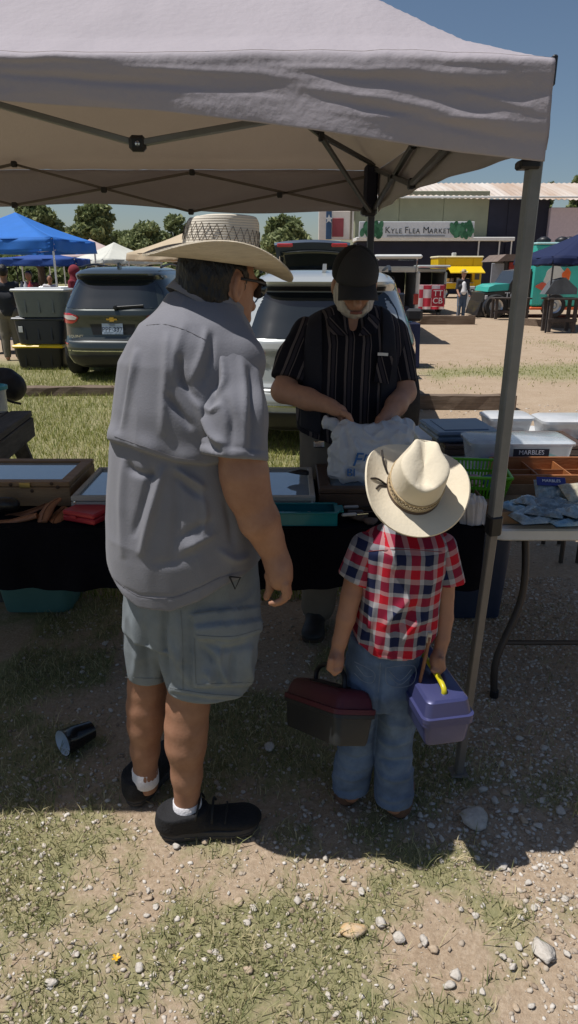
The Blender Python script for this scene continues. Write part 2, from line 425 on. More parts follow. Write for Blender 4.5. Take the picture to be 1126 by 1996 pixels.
ground = obj('ground', gv, gq, gm, smooth=True, origin=(0, 0, 0)); tag(ground, kind='structure')
gd = grass_density(gv[:, 0], gv[:, 1]); set_attr(ground, 'cover', np.stack([gd, gd * 0, gd * 0], 1))

# ---- grass blades (nobody could count them)
def blades(name, label, px, py, h0, h1, w0, mt, lean=.8, per=1):
    n = len(px); a = RNG.random(n) * 6.283; h = h0 + (h1 - h0) * RNG.random(n) ** 1.5; wd = w0 * (.6 + .8 * RNG.random(n))
    le = lean * RNG.random(n) * h; b = RNG.random(n) * 6.283
    z = ground_z(px, py)
    dx, dy = np.cos(a) * wd, np.sin(a) * wd; lx, ly = np.cos(b) * le, np.sin(b) * le
    v = np.empty((n, 5, 3))
    v[:, 0] = np.stack([px - dx, py - dy, z - .004], 1); v[:, 1] = np.stack([px + dx, py + dy, z - .004], 1)
    v[:, 2] = np.stack([px + lx * .4 + dx * .8, py + ly * .4 + dy * .8, z + h * .6], 1); v[:, 3] = np.stack([px + lx * .4 - dx * .8, py + ly * .4 - dy * .8, z + h * .6], 1)
    v[:, 4] = np.stack([px + lx * 1.1, py + ly * 1.1, z + h], 1)
    k = np.arange(n)[:, None] * 5
    f = np.concatenate([k + np.array([[0, 1, 2]]), k + np.array([[0, 2, 3]]), k + np.array([[3, 2, 4]])])
    o = obj(name, v.reshape(-1, 3), f, mt, origin=(0, 0, 0)); tag(o, label, 'grass', kind='stuff'); return o
def blade_mat(name, c1, c2, c3):
    m = bpy.data.materials.new(name); m.use_nodes = True; q, l = m.node_tree.nodes, m.node_tree.links; b = q['Principled BSDF']
    g = q.new('ShaderNodeNewGeometry'); r = q.new('ShaderNodeValToRGB'); l.new(g.outputs['Random Per Island'], r.inputs[0])
    e = r.color_ramp.elements; e.new(.5)
    for el, p, c in zip(e, (0, .55, 1), (c1, c2, c3)): el.position = p; el.color = (*c, 1)
    l.new(r.outputs[0], b.inputs['Base Color']); b.inputs['Roughness'].default_value = .6; b.inputs['Specular IOR Level'].default_value = .25
    t = q.new('ShaderNodeBsdfTranslucent'); l.new(r.outputs[0], t.inputs[0]); x = q.new('ShaderNodeMixShader'); x.inputs[0].default_value = .3
    l.new(b.outputs[0], x.inputs[1]); l.new(t.outputs[0], x.inputs[2]); l.new(x.outputs[0], q['Material Output'].inputs[0])
    return m
gr_near = blade_mat('short_turf', (.15, .175, .07), (.31, .30, .14), (.62, .53, .32))
gr_far = blade_mat('meadow_grass', (.11, .16, .03), (.27, .29, .07), (.46, .42, .16))
def scatter(n, x0, x1, y0, y1, power=1.4):
    x = RNG.uniform(x0, x1, n); y = RNG.uniform(y0, y1, n); keep = RNG.random(n) < grass_density(x, y) ** power; return x[keep], y[keep]
x, y = scatter(95000, -1.25, 1.5, .85, 3.3, 1.9)
blades('short_grass', 'short patchy turf in the stony dirt around the standing feet', x, y, .008, .042, .0015, gr_near, 1.7)
t_ = RNG.random(90000); y = 3.3 + 9.5 * t_ ** 1.6; x = -y * .52 + RNG.random(90000) * (y * .52 + .4)
k_ = RNG.random(90000) < grass_density(x, y)
blades('meadow_grass', 'sunlit yellow green grass behind the black clothed table', x[k_], y[k_], .03, .085, .0026, gr_far, 1.1)
x = RNG.uniform(1.6, 8.5, 26000); y = RNG.uniform(9.5, 20, 26000); k_ = RNG.random(26000) < grass_density(x, y) ** 1.3
blades('grass_patch', 'low green grass patches across the bright dirt lot', x[k_], y[k_], .015, .05, .005, gr_far, 1.1)

# ---- gravel and stones
def pebble_mesh(seed, n=1):
    r = np.random.default_rng(seed); t = (1 + 5 ** .5) / 2
    v = np.array([(-1,t,0),(1,t,0),(-1,-t,0),(1,-t,0),(0,-1,t),(0,1,t),(0,-1,-t),(0,1,-t),(t,0,-1),(t,0,1),(-t,0,-1),(-t,0,1)], float); v /= np.linalg.norm(v[0])
    f = [(0,11,5),(0,5,1),(0,1,7),(0,7,10),(0,10,11),(1,5,9),(5,11,4),(11,10,2),(10,7,6),(7,1,8),(3,9,4),(3,4,2),(3,2,6),(3,6,8),(3,8,9),(4,9,5),(2,4,11),(6,2,10),(8,6,7),(9,8,1)]
    for _ in range(n):
        vv = list(v); g = []; mid = {}
        def mp(a, b):
            k = (min(a, b), max(a, b))
            if k not in mid: p = (vv[a] + vv[b]); vv.append(p / np.linalg.norm(p)); mid[k] = len(vv) - 1
            return mid[k]
        for a, b, c in f: ab, bc, ca = mp(a, b), mp(b, c), mp(c, a); g += [(a, ab, ca), (b, bc, ab), (c, ca, bc), (ab, bc, ca)]
        v = np.array(vv); f = g
    for _ in range(9):      # facets
        d = nrm(r.normal(size=3)); c = r.uniform(.45, .8); p = v @ d; v = v - np.maximum(p - c, 0)[:, None] * d
    v = v * (1 + .05 * r.normal(size=(len(v), 1))) * np.array([1, r.uniform(.65, .95), r.uniform(.4, .65)])
    return v, np.array(f)
PEB = [pebble_mesh(i, 0) for i in range(8)]; BIG = [pebble_mesh(20 + i, 1) for i in range(9)]
def stone_mat(name, a, b, c):
    m = blade_mat(name, a, b, c); b_ = m.node_tree.nodes['Principled BSDF']; b_.inputs['Roughness'].default_value = .85
    l = m.node_tree.links; l.new(b_.outputs[0], m.node_tree.nodes['Material Output'].inputs[0]); return m
peb_m = stone_mat('gravel_chips', (.26, .195, .14), (.45, .385, .31), (.62, .58, .53))
def gravel_density(x, y):
    n = fbm(x * 2.3 + 31, y * 2.3, 0 * x + 8, 3)
    g = sstep(-.05, .55, n + .10) * .40 + sstep(.15, .7, x) * sstep(-.25, .4, n + .2) * .75 + .16 + .40 * sstep(.35, .6, x) * sstep(1.7, 1.9, y)
    return np.clip(g + .35 * np.exp(-((x - .05) / .12) ** 2 - ((y - 1.38) / .22) ** 2), 0, 1)
def gravel(name, label, n, x0, x1, y0, y1, s0, s1, pw=3.2):
    x = RNG.uniform(x0, x1, n); y = RNG.uniform(y0, y1, n); k = RNG.random(n) < gravel_density(x, y); x, y = x[k], y[k]; n = len(x)
    PV = np.stack([p[0] for p in PEB]); F = PEB[0][1]; s = s0 + (s1 - s0) * RNG.random(n) ** pw
    v = PV[RNG.integers(0, 8, n)] * s[:, None, None]; a = RNG.random(n) * 6.283; t = RNG.normal(size=n) * .4
    c, q = np.cos(t)[:, None], np.sin(t)[:, None]; yy, zz = v[..., 1] * c - v[..., 2] * q, v[..., 1] * q + v[..., 2] * c
    c, q = np.cos(a)[:, None], np.sin(a)[:, None]; v = np.stack([v[..., 0] * c - yy * q + x[:, None], v[..., 0] * q + yy * c + y[:, None], zz + (ground_z(x, y) + s * .12)[:, None]], -1)
    f = (np.arange(n)[:, None, None] * 12 + F[None]).reshape(-1, 3)
    ob = obj(name, v.reshape(-1, 3), f, peb_m, origin=(0, 0, 0)); tag(ob, label, 'gravel', kind='stuff')
gravel('gravel', 'loose limestone gravel strewn through the dirt and grass', 120000, -1.2, 1.6, .85, 3.6, .0013, .0135, 4.8)
gravel('far_gravel', 'coarser gravel scattered on the dirt behind the tables', 2500, .6, 3.6, 3.2, 9, .005, .02)
pale = mat('pale_limestone', (.42, .375, .32), .9, .3, 35, .8, 60, col2=(.58, .54, .49)); tanst = mat('tan_limestone', (.36, .26, .17), .9, .3, 30, .8, 60, col2=(.50, .41, .31)); orst = mat('ochre_limestone', (.55, .33, .11), .85, .3, 14, .4, 60, col2=(.5, .47, .42))
def stone(px, py, wpx, mt, label, group=None, seed=0, flat=1.):
    p = G(px, py); s = wpx / 2 / ppm(p[1], 0)
    v, f = BIG[seed % len(BIG)]
    v = (v * s * 1.1) * np.array([1, 1, flat]) @ rotz(seed * 1.7).T + p + V(0, 0, s * .12)
    o = obj('stone', v, f, mt); tag(o, label, 'stone', group); return o
stone(925, 1597, 62, pale, 'large rounded pale stone on the shadow edge right of the boots', seed=4, flat=1.1)
stone(687, 1812, 52, orst, 'flat ochre topped stone with a white corner in the front grass', seed=2, flat=.7)
stone(740, 1798, 26, pale, 'grey white stone just right of the ochre stone', seed=5)
stone(704, 1738, 18, pale, 'small upright white stone in grass above the ochre stone', seed=1)
stone(1058, 1858, 70, pale, 'jagged pale stone at right front, longest of the gravel patch', seed=7, flat=.7)
stone(827, 1835, 27, pale, 'pale stone of a touching pair right of the ochre stone', seed=3)
stone(843, 1852, 22, tanst, 'brownish stone tucked against a paler one at right front', seed=6)
stone(888, 1903, 30, pale, 'white stone near the bottom edge at right', seed=8)
stone(875, 1922, 28, pale, 'chalky stone lowest in the photo, touching a whiter one', seed=0)
stone(100, 1914, 28, pale, 'white stone in dirt at far left front', seed=2)
stone(270, 1886, 24, pale, 'grey stone at left front beside dry grass', seed=5)
stone(482, 1893, 22, tanst, 'brown lumpy stone at bottom centre', seed=6)
stone(524, 1457, 26, pale, 'pale stone in tent shade between man and child', seed=1)
stone(350, 1875, 14, tanst, 'small brown chip standing in bare dirt left of centre', seed=3)
G_ = 'scattered limestone pebbles'
spots = [(290,1752,18),(303,1768,16),(286,1784,14),(289,1737,16),(465,1758,22),(495,1770,18),(480,1800,18),(580,1757,26),(590,1768,18),(523,1845,16),(430,1868,18),(420,1857,16),(376,1795,18),(668,1713,14),(635,1675,14),(780,1828,28),(765,1812,18),(1030,1720,18),(1053,1755,18),(1040,1770,16),(1010,1765,18),(1078,1735,14),(1100,1752,18),(940,1765,14),(915,1775,14),(898,1773,16),(925,1785,18),(1015,1790,16),(1075,1870,20),(1010,1845,18),(1000,1885,20),(980,1865,16),(1022,1880,18),(945,1645,16),(980,1690,26),(1050,1610,22),(1020,1600,24),(1000,1580,20),(965,1560,20),(940,1540,22),(985,1545,18),(1055,1560,20),(1090,1580,24),(915,1575,16),(870,1560,14),(1060,1535,18),(1000,1510,16),(975,1490,18),(1030,1495,18),(960,1450,14),(1010,1440,16),(1060,1460,18),(1095,1500,18),(750,1475,14),(205,1255,16),(160,1310,14),(75,1520,14),(215,1385,14),(880,1500,12),(345,1650,18),(400,1640,16),(640,1945,12),(700,1980,22),(655,1978,18),(1005,1965,18),(1035,1960,16),(335,1908,14),(150,1860,12),(60,1730,12),(1100,1690,14),(1105,1860,22),(940,1935,18),(950,1905,18),(520,1900,12),(840,1610,16),(860,1635,18),(790,1640,14),(820,1590,16),(905,1490,14),(560,1330,14),(460,1200,12),(600,1290,12)]
for i, (a, b, c) in enumerate(spots):
    stone(a, b, c, pale if i % 4 else tanst, 'small pale limestone pebble lying among the gravel and turf', G_, i)
def dupflower():
    p = G(227, 1872); t = thing('fallen_flower', 'tiny yellow fallen flower in the dirt at left front', 'flower', p)
    pm = mat('yellow_petal', (.75, .42, .02), .5, .2)
    for k in range(5):
        a = k * 1.257; c = V(math.cos(a), math.sin(a), .3) * .006
        B().box(p + c + V(0, 0, .008), (.011, .006, .002), rotz(a) @ roty(-.4), .0008).obj('petal', pm, t)
    B().tube([p + V(0, 0, .006), p + V(.004, -.012, .003)], .0012, 6).obj('stalk', mat('stalk_green', (.1, .16, .04)), t)
dupflower()

# ---- timbers laid on the ground
tim_m = mat('weathered_timber', (.10, .068, .045), .9, .3, 5, .7, 40, col2=(.20, .15, .11), stretch=(.4, 6, 6))
def timber(a, b, hgt, wd, label):
    t = thing('timber_beam', label, 'timber', (a + b) / 2, 'landscape timbers')
    pts = [a + (b - a) * u for u in np.linspace(0, 1, 9)]
    v = []
    for i, p in enumerate(pts):
        for sx, sz in ((-1, 0), (1, 0), (1, 1), (-1, 1)): v.append(p + V(0, sx * wd / 2 * (1 - .1 * sz), sz * hgt) + RNG.normal(size=3) * .004)
    f = [(4 * i + k, 4 * i + (k + 1) % 4, 4 * i + 4 + (k + 1) % 4, 4 * i + 4 + k) for i in range(8) for k in range(4)] + [(3, 2, 1, 0), (32, 33, 34, 35)]
    f = [q[::-1] for q in f]
    obj('beam', v, f, tim_m, t)
    for u in (.12, .85):
        p = a + (b - a) * u; B().lathe([(.012, 0), (.012, .006), (.004, .008), (0, .008)], p + V(0, 0, hgt), 8).obj('spike_head', mat('rusty_iron', (.12, .06, .03), .8, .3, 40), t)
timber(G(806, 796), G(1000, 796), .17, .18, 'brown timber on the dirt right of the bearded vendor')
timber(G(812, 632), G(924, 632), .26, .2, 'far timber at the feet of the man with a cane')
timber(G(48, 770), G(250, 768), .11, .2, 'low cracked timber in grass behind the dark grey car')
timber(G(1000, 632), G(1110, 640), .2, .2, 'timber under the front of the teal food truck')

# ================================================================== market building
def building():
    d = 55.
    t = thing('market_building', 'long olive and navy market hall with rusty white metal roof', 'building', (P(900, 575, d)[0], d, 0))
    olive = mat('olive_render', s2l(140, 142, 120), .9, .08, .8, .1, 30); navy = mat('navy_cladding', s2l(38, 40, 56), .8, .15, 1.5)
    roofm = mat('rusty_white_roof', (.62, .58, .53), .6, .1, .35, 0, col2=(.36, .24, .16), stretch=(1.5, .12, .3), detail=8)
    white = mat('white_trim', (.72, .72, .70), .6, .06)
    x = lambda px: P(px, 470, d)[0]; z = lambda py: P(800, py, d)[2]
    w0, w1 = x(688), x(1240)
    def bx(nm, m, px0, px1, py0, py1, y0, y1, z0=None, par=t):
        zz0 = z(py1) if z0 is None else z0
        return B().box(((x(px0) + x(px1)) / 2, (y0 + y1) / 2, (zz0 + z(py0)) / 2), (x(px1) - x(px0), y1 - y0, z(py0) - zz0), None, .03).obj(nm, m, par)
    for i, (a, b) in enumerate(((690, 775), (775, 860), (860, 947))): bx('wall_panel', olive, a + .4, b, 372, 580, d, d + 14, 0)
    for a, b in ((947, 985), (985, 1024), (1024, 1064)): bx('navy_panel', navy, a + .4, b, 388, 580, d + .1, d + 14, 0)
    bx('pale_wall', mat('pale_pink_wall', s2l(205, 190, 195), .8, .06), 1064, 1240, 405, 580, d - .3, d + 14, 0)
    # lean-to below the sign
    an = bx('lean_to', navy, 688, 958, 474, 580, d - 3, d - .02, 0)
    bx('fascia', white, 686, 976, 466, 473, d - 3.4, d - .05, None)
    for px in (912, 950, 972): B().tube([(x(px), d - 3.2, 0), (x(px), d - 3.2, z(470))], .05, 8).obj('post', white, t)
    # corrugated roof sheets
    nsh = 26; xs = np.linspace(x(670), w1, nsh + 1); ridge_y = d + 7
    for i in range(nsh):
        u = np.linspace(xs[i], xs[i + 1] - .02, 9); wv = .04 * np.cos(np.linspace(0, 4 * math.pi, 9))
        ez = z(386) - .012 * (xs[i] - xs[0])
        rows = [np.stack([u, np.full(9, yy), zz + wv], 1) for yy, zz in ((d - 1.0, ez), (d + 3, (ez + P(800, 357, d + 7)[2]) / 2 + .1), (ridge_y, P(800, 357, d + 7)[2]))]
        B().grid(rows, .02).obj('roof_sheet', roofm, t)
    bx('gutter', white, 670, 1240, 385, 389, d - 1.15, d - 1.03)
    # painted flag end wall
    e = bx('flag_panel', mat('cream_board', s2l(225, 215, 205), .7, .05), 620, 687, 412, 468, d - .4, d - .1)
    for nm, c, a, b, q0, q1 in (('blue_field', s2l(62, 92, 125), 634, 645, 412, 467), ('red_field', s2l(150, 70, 75), 646, 668, 426, 462), ('trim_board', s2l(120, 110, 95), 680, 684, 412, 468)):
        bx(nm, mat(nm, c, .7, .08, 3), a, b, q0, q1, d - .46, d - .41, None, e)
    st = []; cx_, cz_ = x(639.5), z(428)
    for k in range(10):
        r = .32 if k % 2 == 0 else .13; a = math.pi / 2 + k * math.pi / 5; st.append((cx_ + r * math.cos(a), d - .47, cz_ + r * math.sin(a)))
    B().prism(st, (0, -.03, 0)).obj('star', white, e)
    # roof sign
    s = thing('market_sign', 'white banner sign with green cactus art on the market hall', 'sign', (x(795), d - 3.5, z(468)))
    zt, zb = z(438), z(468)
    B().box(((x(690) + x(899)) / 2, d - 3.5, (zt + zb) / 2), (x(899) - x(690), .08, zt - zb), None, .02).obj('board', mat('sign_white', (.70, .73, .76), .6, .05), s)
    ink = mat('dark_lettering', (.04, .045, .05), .7, .1)
    y = d - 3.56
    cur = x(737); zc_ = z(454)
    for ch, big in zip('KYLE FLEA MARKET', '1000010000100000'):
        if ch == ' ': cur += .15; continue
        sz = .58 if big == '1' else .44
        o = text_mesh(ch, sz, s, ink, (cur, y, zc_ - (0 if big == '1' else .06)), (1, 0, 0), (0, 0, 1), .012, 'LEFT', 'letter')
        cur += (max(v.co.x for v in o.data.vertices) + wloc(s)[0] - cur) + .035
    B().box((x(794), y, z(464)), (x(847) - x(742), .02, .10)).obj('small_print_line', mat('grey_print', (.28, .30, .33), .7), s)
    cac = [mat('cactus_green', (.035, .14, .07), .8, .25, 3), mat('cactus_light', (.07, .22, .12), .8, .25, 3)]
    for c0, c1 in ((693, 734), (856, 897)):
        for k in range(26):
            px = RNG.uniform(c0 + 3, c1 - 3); py = RNG.uniform(443, 464); a = RNG.uniform(-.6, .6)
            el = [(x(px) + .17 * math.cos(q) * math.cos(a) - .30 * math.sin(q) * math.sin(a), y - .002 * k, z(py) + .17 * math.cos(q) * math.sin(a) + .30 * math.sin(q) * math.cos(a)) for q in np.linspace(0, 6.28, 11)[:-1]]
            B().prism(el, (0, -.004, 0)).obj('cactus_pad', cac[k % 2], s)
building()

# ================================================================== trees
leaf_m = blade_mat('tree_leaves', (.10, .13, .055), (.21, .25, .11), (.34, .37, .17)); bark = mat('bark', (.07, .05, .035), .95, .3, 6, .6, 20)
def tree(px, d, pyt, pyb, hwpx, label, seed, n=9000, sparse=0., leaf=.19):
    r = np.random.default_rng(seed); zt = P(px, pyt, d)[2]; zb = max(P(px, pyb, d)[2], .8); x0 = P(px, pyb, d)[0]; hw = hwpx / ppm(d, zt)
    t = thing('tree', label, 'tree', (x0, d, 0), 'trees behind the market')
    b = B(); b.tube(spline([(x0, d, -.2), (x0 + .1, d, zb * .6), (x0 - .1, d, (zb + zt) / 2), (x0, d, zt * .9)], 10), np.linspace(.32, .05, 10), 8)
    cl = []
    for k in range(64):
        u = r.random(); a = r.random() * 6.283; rad = hw * (.25 + .8 * r.random() ** .5) * (1 - .6 * u ** 1.8) * (1.0 + .35 * math.sin(2 * a + seed) * math.cos(3 * u + seed))
        c = V(x0 + rad * .85 * math.cos(a), d + rad * .85 * math.sin(a), zb + (zt - zb) * (.04 + .92 * u)); s = hw * r.uniform(.12, .34) * (1 - .25 * u); cl.append((c, s))
        if k % 3 == 0: b.tube(spline([(x0, d, zb * .5 + (c[2] - zb) * .5), (x0 + (c[0] - x0) * .5, d + (c[1] - d) * .5, c[2] * .55 + zb * .3), c], 6), np.linspace(.1, .02, 6), 5)
    b.obj('trunk', bark, t, True)
    vs_ = []; 
    m = int(n * (1 - sparse)); ci = r.integers(0, len(cl), m); C = np.array([c for c, s in cl])[ci]; S = np.array([s for c, s in cl])[ci]
    dd = r.normal(size=(m, 3)); dd /= np.linalg.norm(dd, axis=1)[:, None]; p = C + dd * (S * (.55 + .6 * r.random(m)))[:, None] * np.array([1, 1, .75])
    u = r.normal(size=(m, 3)); u /= np.linalg.norm(u, axis=1)[:, None]; w_ = np.cross(u, r.normal(size=(m, 3))); w_ /= np.linalg.norm(w_, axis=1)[:, None]
    L = leaf * (.6 + .8 * r.random(m))[:, None]
    v = np.stack([p - u * L, p + w_ * L * .45, p + u * L, p - w_ * L * .45], 1).reshape(-1, 3)
    k = np.arange(m)[:, None] * 4 + np.arange(4)[None]
    obj('crown', v, k, leaf_m, t)
tree(72, 46, 392, 478, 62, 'broad dark tree above the bright blue canopy at left', 1, 14000)
tree(190, 44, 398, 505, 54, 'tall leafy tree right of the blue canopy', 2, 15000)
tree(290, 58, 440, 505, 55, 'low bushy tree behind the man\'s hat brim, left of it', 3, 8000)
tree(345, 62, 420, 505, 42, 'thin sparse topped tree left of the straw hat crown', 4, 3200, .35, .2)
tree(555, 48, 424, 510, 66, 'rounded tree between the straw hat and the raised car hatch', 5, 15000)
tree(238, 70, 452, 505, 40, 'distant low tree over the pale market tents', 6, 3000)
tree(420, 66, 440, 505, 60, 'tree mostly hidden behind the straw hat crown', 7, 3500)
tree(1117, 80, 344, 420, 16, 'small treetop showing above the rusty roof at right', 8, 1500, 0, .3)
tree(1066, 80, 354, 420, 12, 'tiny bare treetop above the roof beside the tent post', 9, 700, .2, .25)
def wood():
    r = np.random.default_rng(5); m = 26000; xx = r.uniform(-60, 6, m); zz = r.random(m) * (3.2 + 1.6 * fbm(xx * .12, xx * 0, xx * 0 + 2, 3)); yy = 95 + r.normal(size=m) * 3
    p = np.stack([xx, yy, zz], 1); u = r.normal(size=(m, 3)); u /= np.linalg.norm(u, axis=1)[:, None]; w_ = np.cross(u, r.normal(size=(m, 3))); w_ /= np.linalg.norm(w_, axis=1)[:, None]
    L = .5; v = np.stack([p - u * L, p + w_ * L * .5, p + u * L, p - w_ * L * .5], 1).reshape(-1, 3)
    o = obj('far_wood', v, np.arange(m)[:, None] * 4 + np.arange(4)[None], leaf_m, origin=(0, 95, 0)); tag(o, 'far dark tree line along the horizon behind the market', 'woods', kind='stuff')
wood()
# ================================================================== canopy tents
def canopy(cx, cy, hx, hy, rot, z_eave, z_val, z_peak, col, label, legs=(.72, .72, .72), transl=.3, sag=.05, name='canopy_tent', lean=0.):
    Rm = rotz(rot); t = thing(name, label, 'tent', (cx, cy, 0), 'market canopies')
    fm = mat('fabric_' + label[:12], col, .8, .06, 3, .15, 12, transl=transl); lm = mat('leg_' + label[:12], legs, .4, .08, metal=.6)
    c = V(cx, cy, 0); n = 12
    cor = [c + Rm @ V(sx * hx, sy * hy, 0) for sx, sy in ((-1, -1), (1, -1), (1, 1), (-1, 1))]; pk = c + V(0, 0, z_peak)
    for i in range(4):
        a, b = cor[i] + V(0, 0, z_eave), cor[(i + 1) % 4] + V(0, 0, z_eave)
        rows = []
        for u in np.linspace(0, 1, n):
            row = []
            for w_ in np.linspace(0, 1, n):
                e = a + (b - a) * w_; p = e + (pk - e) * u; s = sag * 4 * u * (1 - u) + sag * .6 * math.sin(math.pi * w_) * (1 - u) ** 2
                row.append(p - V(0, 0, s))
            rows.append(row)
        B().grid(rows, .004).obj('roof_panel', fm, t, True)
        out = nrm(np.cross(b - a, V(0, 0, 1)))
        rows = [[a + (b - a) * w_ + out * (.03 * h + .02 * math.sin(w_ * 17 + h * 2)) - V(0, 0, h * (z_eave - z_val) + sag * .6 * math.sin(math.pi * w_)) for w_ in np.linspace(0, 1, 15)] for h in np.linspace(0, 1, 5)]
        B().grid(rows, .004).obj('valance', fm, t, True)
    for p in cor: B().bar(p * 1. + (c - p) * .02 + (c - p) * lean, p + (c - p) * .02 + V(0, 0, z_eave - .02), .04, .04, (1, 0, 0), .004).obj('leg', lm, t)
    for i in range(4):
        a, b = [q + (c - q) * .1 + V(0, 0, z_eave - .1) for q in (cor[i], cor[(i + 1) % 4])]; m_ = (a + b) / 2
        for p in (a, b): B().bar(p, m_ - V(0, 0, .15), .02, .02).obj('truss_bar', lm, t)
    return t
canopy(-6.95, 19.1, 1.5, 1.55, -.06, 2.36, 2.06, 3.02, s2l(58, 130, 215), 'bright blue pop up canopy on silver legs at far left', (.75, .78, .8))
canopy(-8.55, 26, 1.3, 1.3, .05, 2.02, 1.78, 2.25, s2l(52, 90, 165), 'second blue canopy behind the bright blue one', (.7, .7, .7))
canopy(-8.3, 31, 1.5, 1.5, .5, 2.15, 1.9, 2.85, s2l(215, 195, 190), 'pinkish white canopy beyond the blue canopies', (.7, .7, .7))
canopy(-6.6, 28, 1.25, 1.25, .78, 2.0, 1.85, 2.62, s2l(225, 225, 215), 'small plain white canopy over the dark car roof', (.7, .7, .7))
canopy(-2.75, 22, 1.5, 1.5, .7, 2.12, 1.9, 2.82, s2l(205, 188, 160), 'tan canopy behind the man\'s straw hat', (.7, .7, .7))
canopy(8.55, 21.2, 1.55, 1.55, .02, 1.98, 1.78, 2.75, s2l(32, 44, 84), 'navy canopy in front of the teal food truck', (.06, .06, .07))

# ================================================================== vehicles
black = mat('black_plastic', (.015, .015, .017), .45, .2, 20); glass = mat('dark_window', (.012, .016, .018), .04, .05, spec=.8, coat=.6)
tyre_m = mat('tyre_rubber', (.02, .02, .02), .85, .2, 30, .3, 80); chrome = mat('chrome', (.75, .76, .78), .12, .03, metal=1.); redl = mat('red_lens', (.42, .012, .015), .12, .1, coat=.8); clearl = mat('clear_lens', (.62, .6, .6), .1, .08, coat=.8)
def wheel(c, r, wd, ax, parent, n=22):
    Rm = rotz(0 if ax == 'x' else math.pi / 2) @ roty(math.pi / 2)
    o = B().lathe([(r * .62, -wd / 2), (r * .93, -wd / 2), (r, -wd * .36), (r, wd * .36), (r * .93, wd / 2), (r * .62, wd / 2)], c, n, Rm).obj('wheel', tyre_m, parent, True, 40)
    B().lathe([(0, -wd * .40), (r * .2, -wd * .42), (r * .3, -wd * .3), (r * .5, -wd * .3), (r * .64, -wd * .46), (r * .66, 0), (r * .64, wd * .46), (r * .5, wd * .3), (r * .3, wd * .3), (r * .2, wd * .42), (0, wd * .40)], c, n, Rm).obj('rim', mat('alloy', (.45, .46, .48), .3, .1, metal=.9), o, True, 30)
    return o
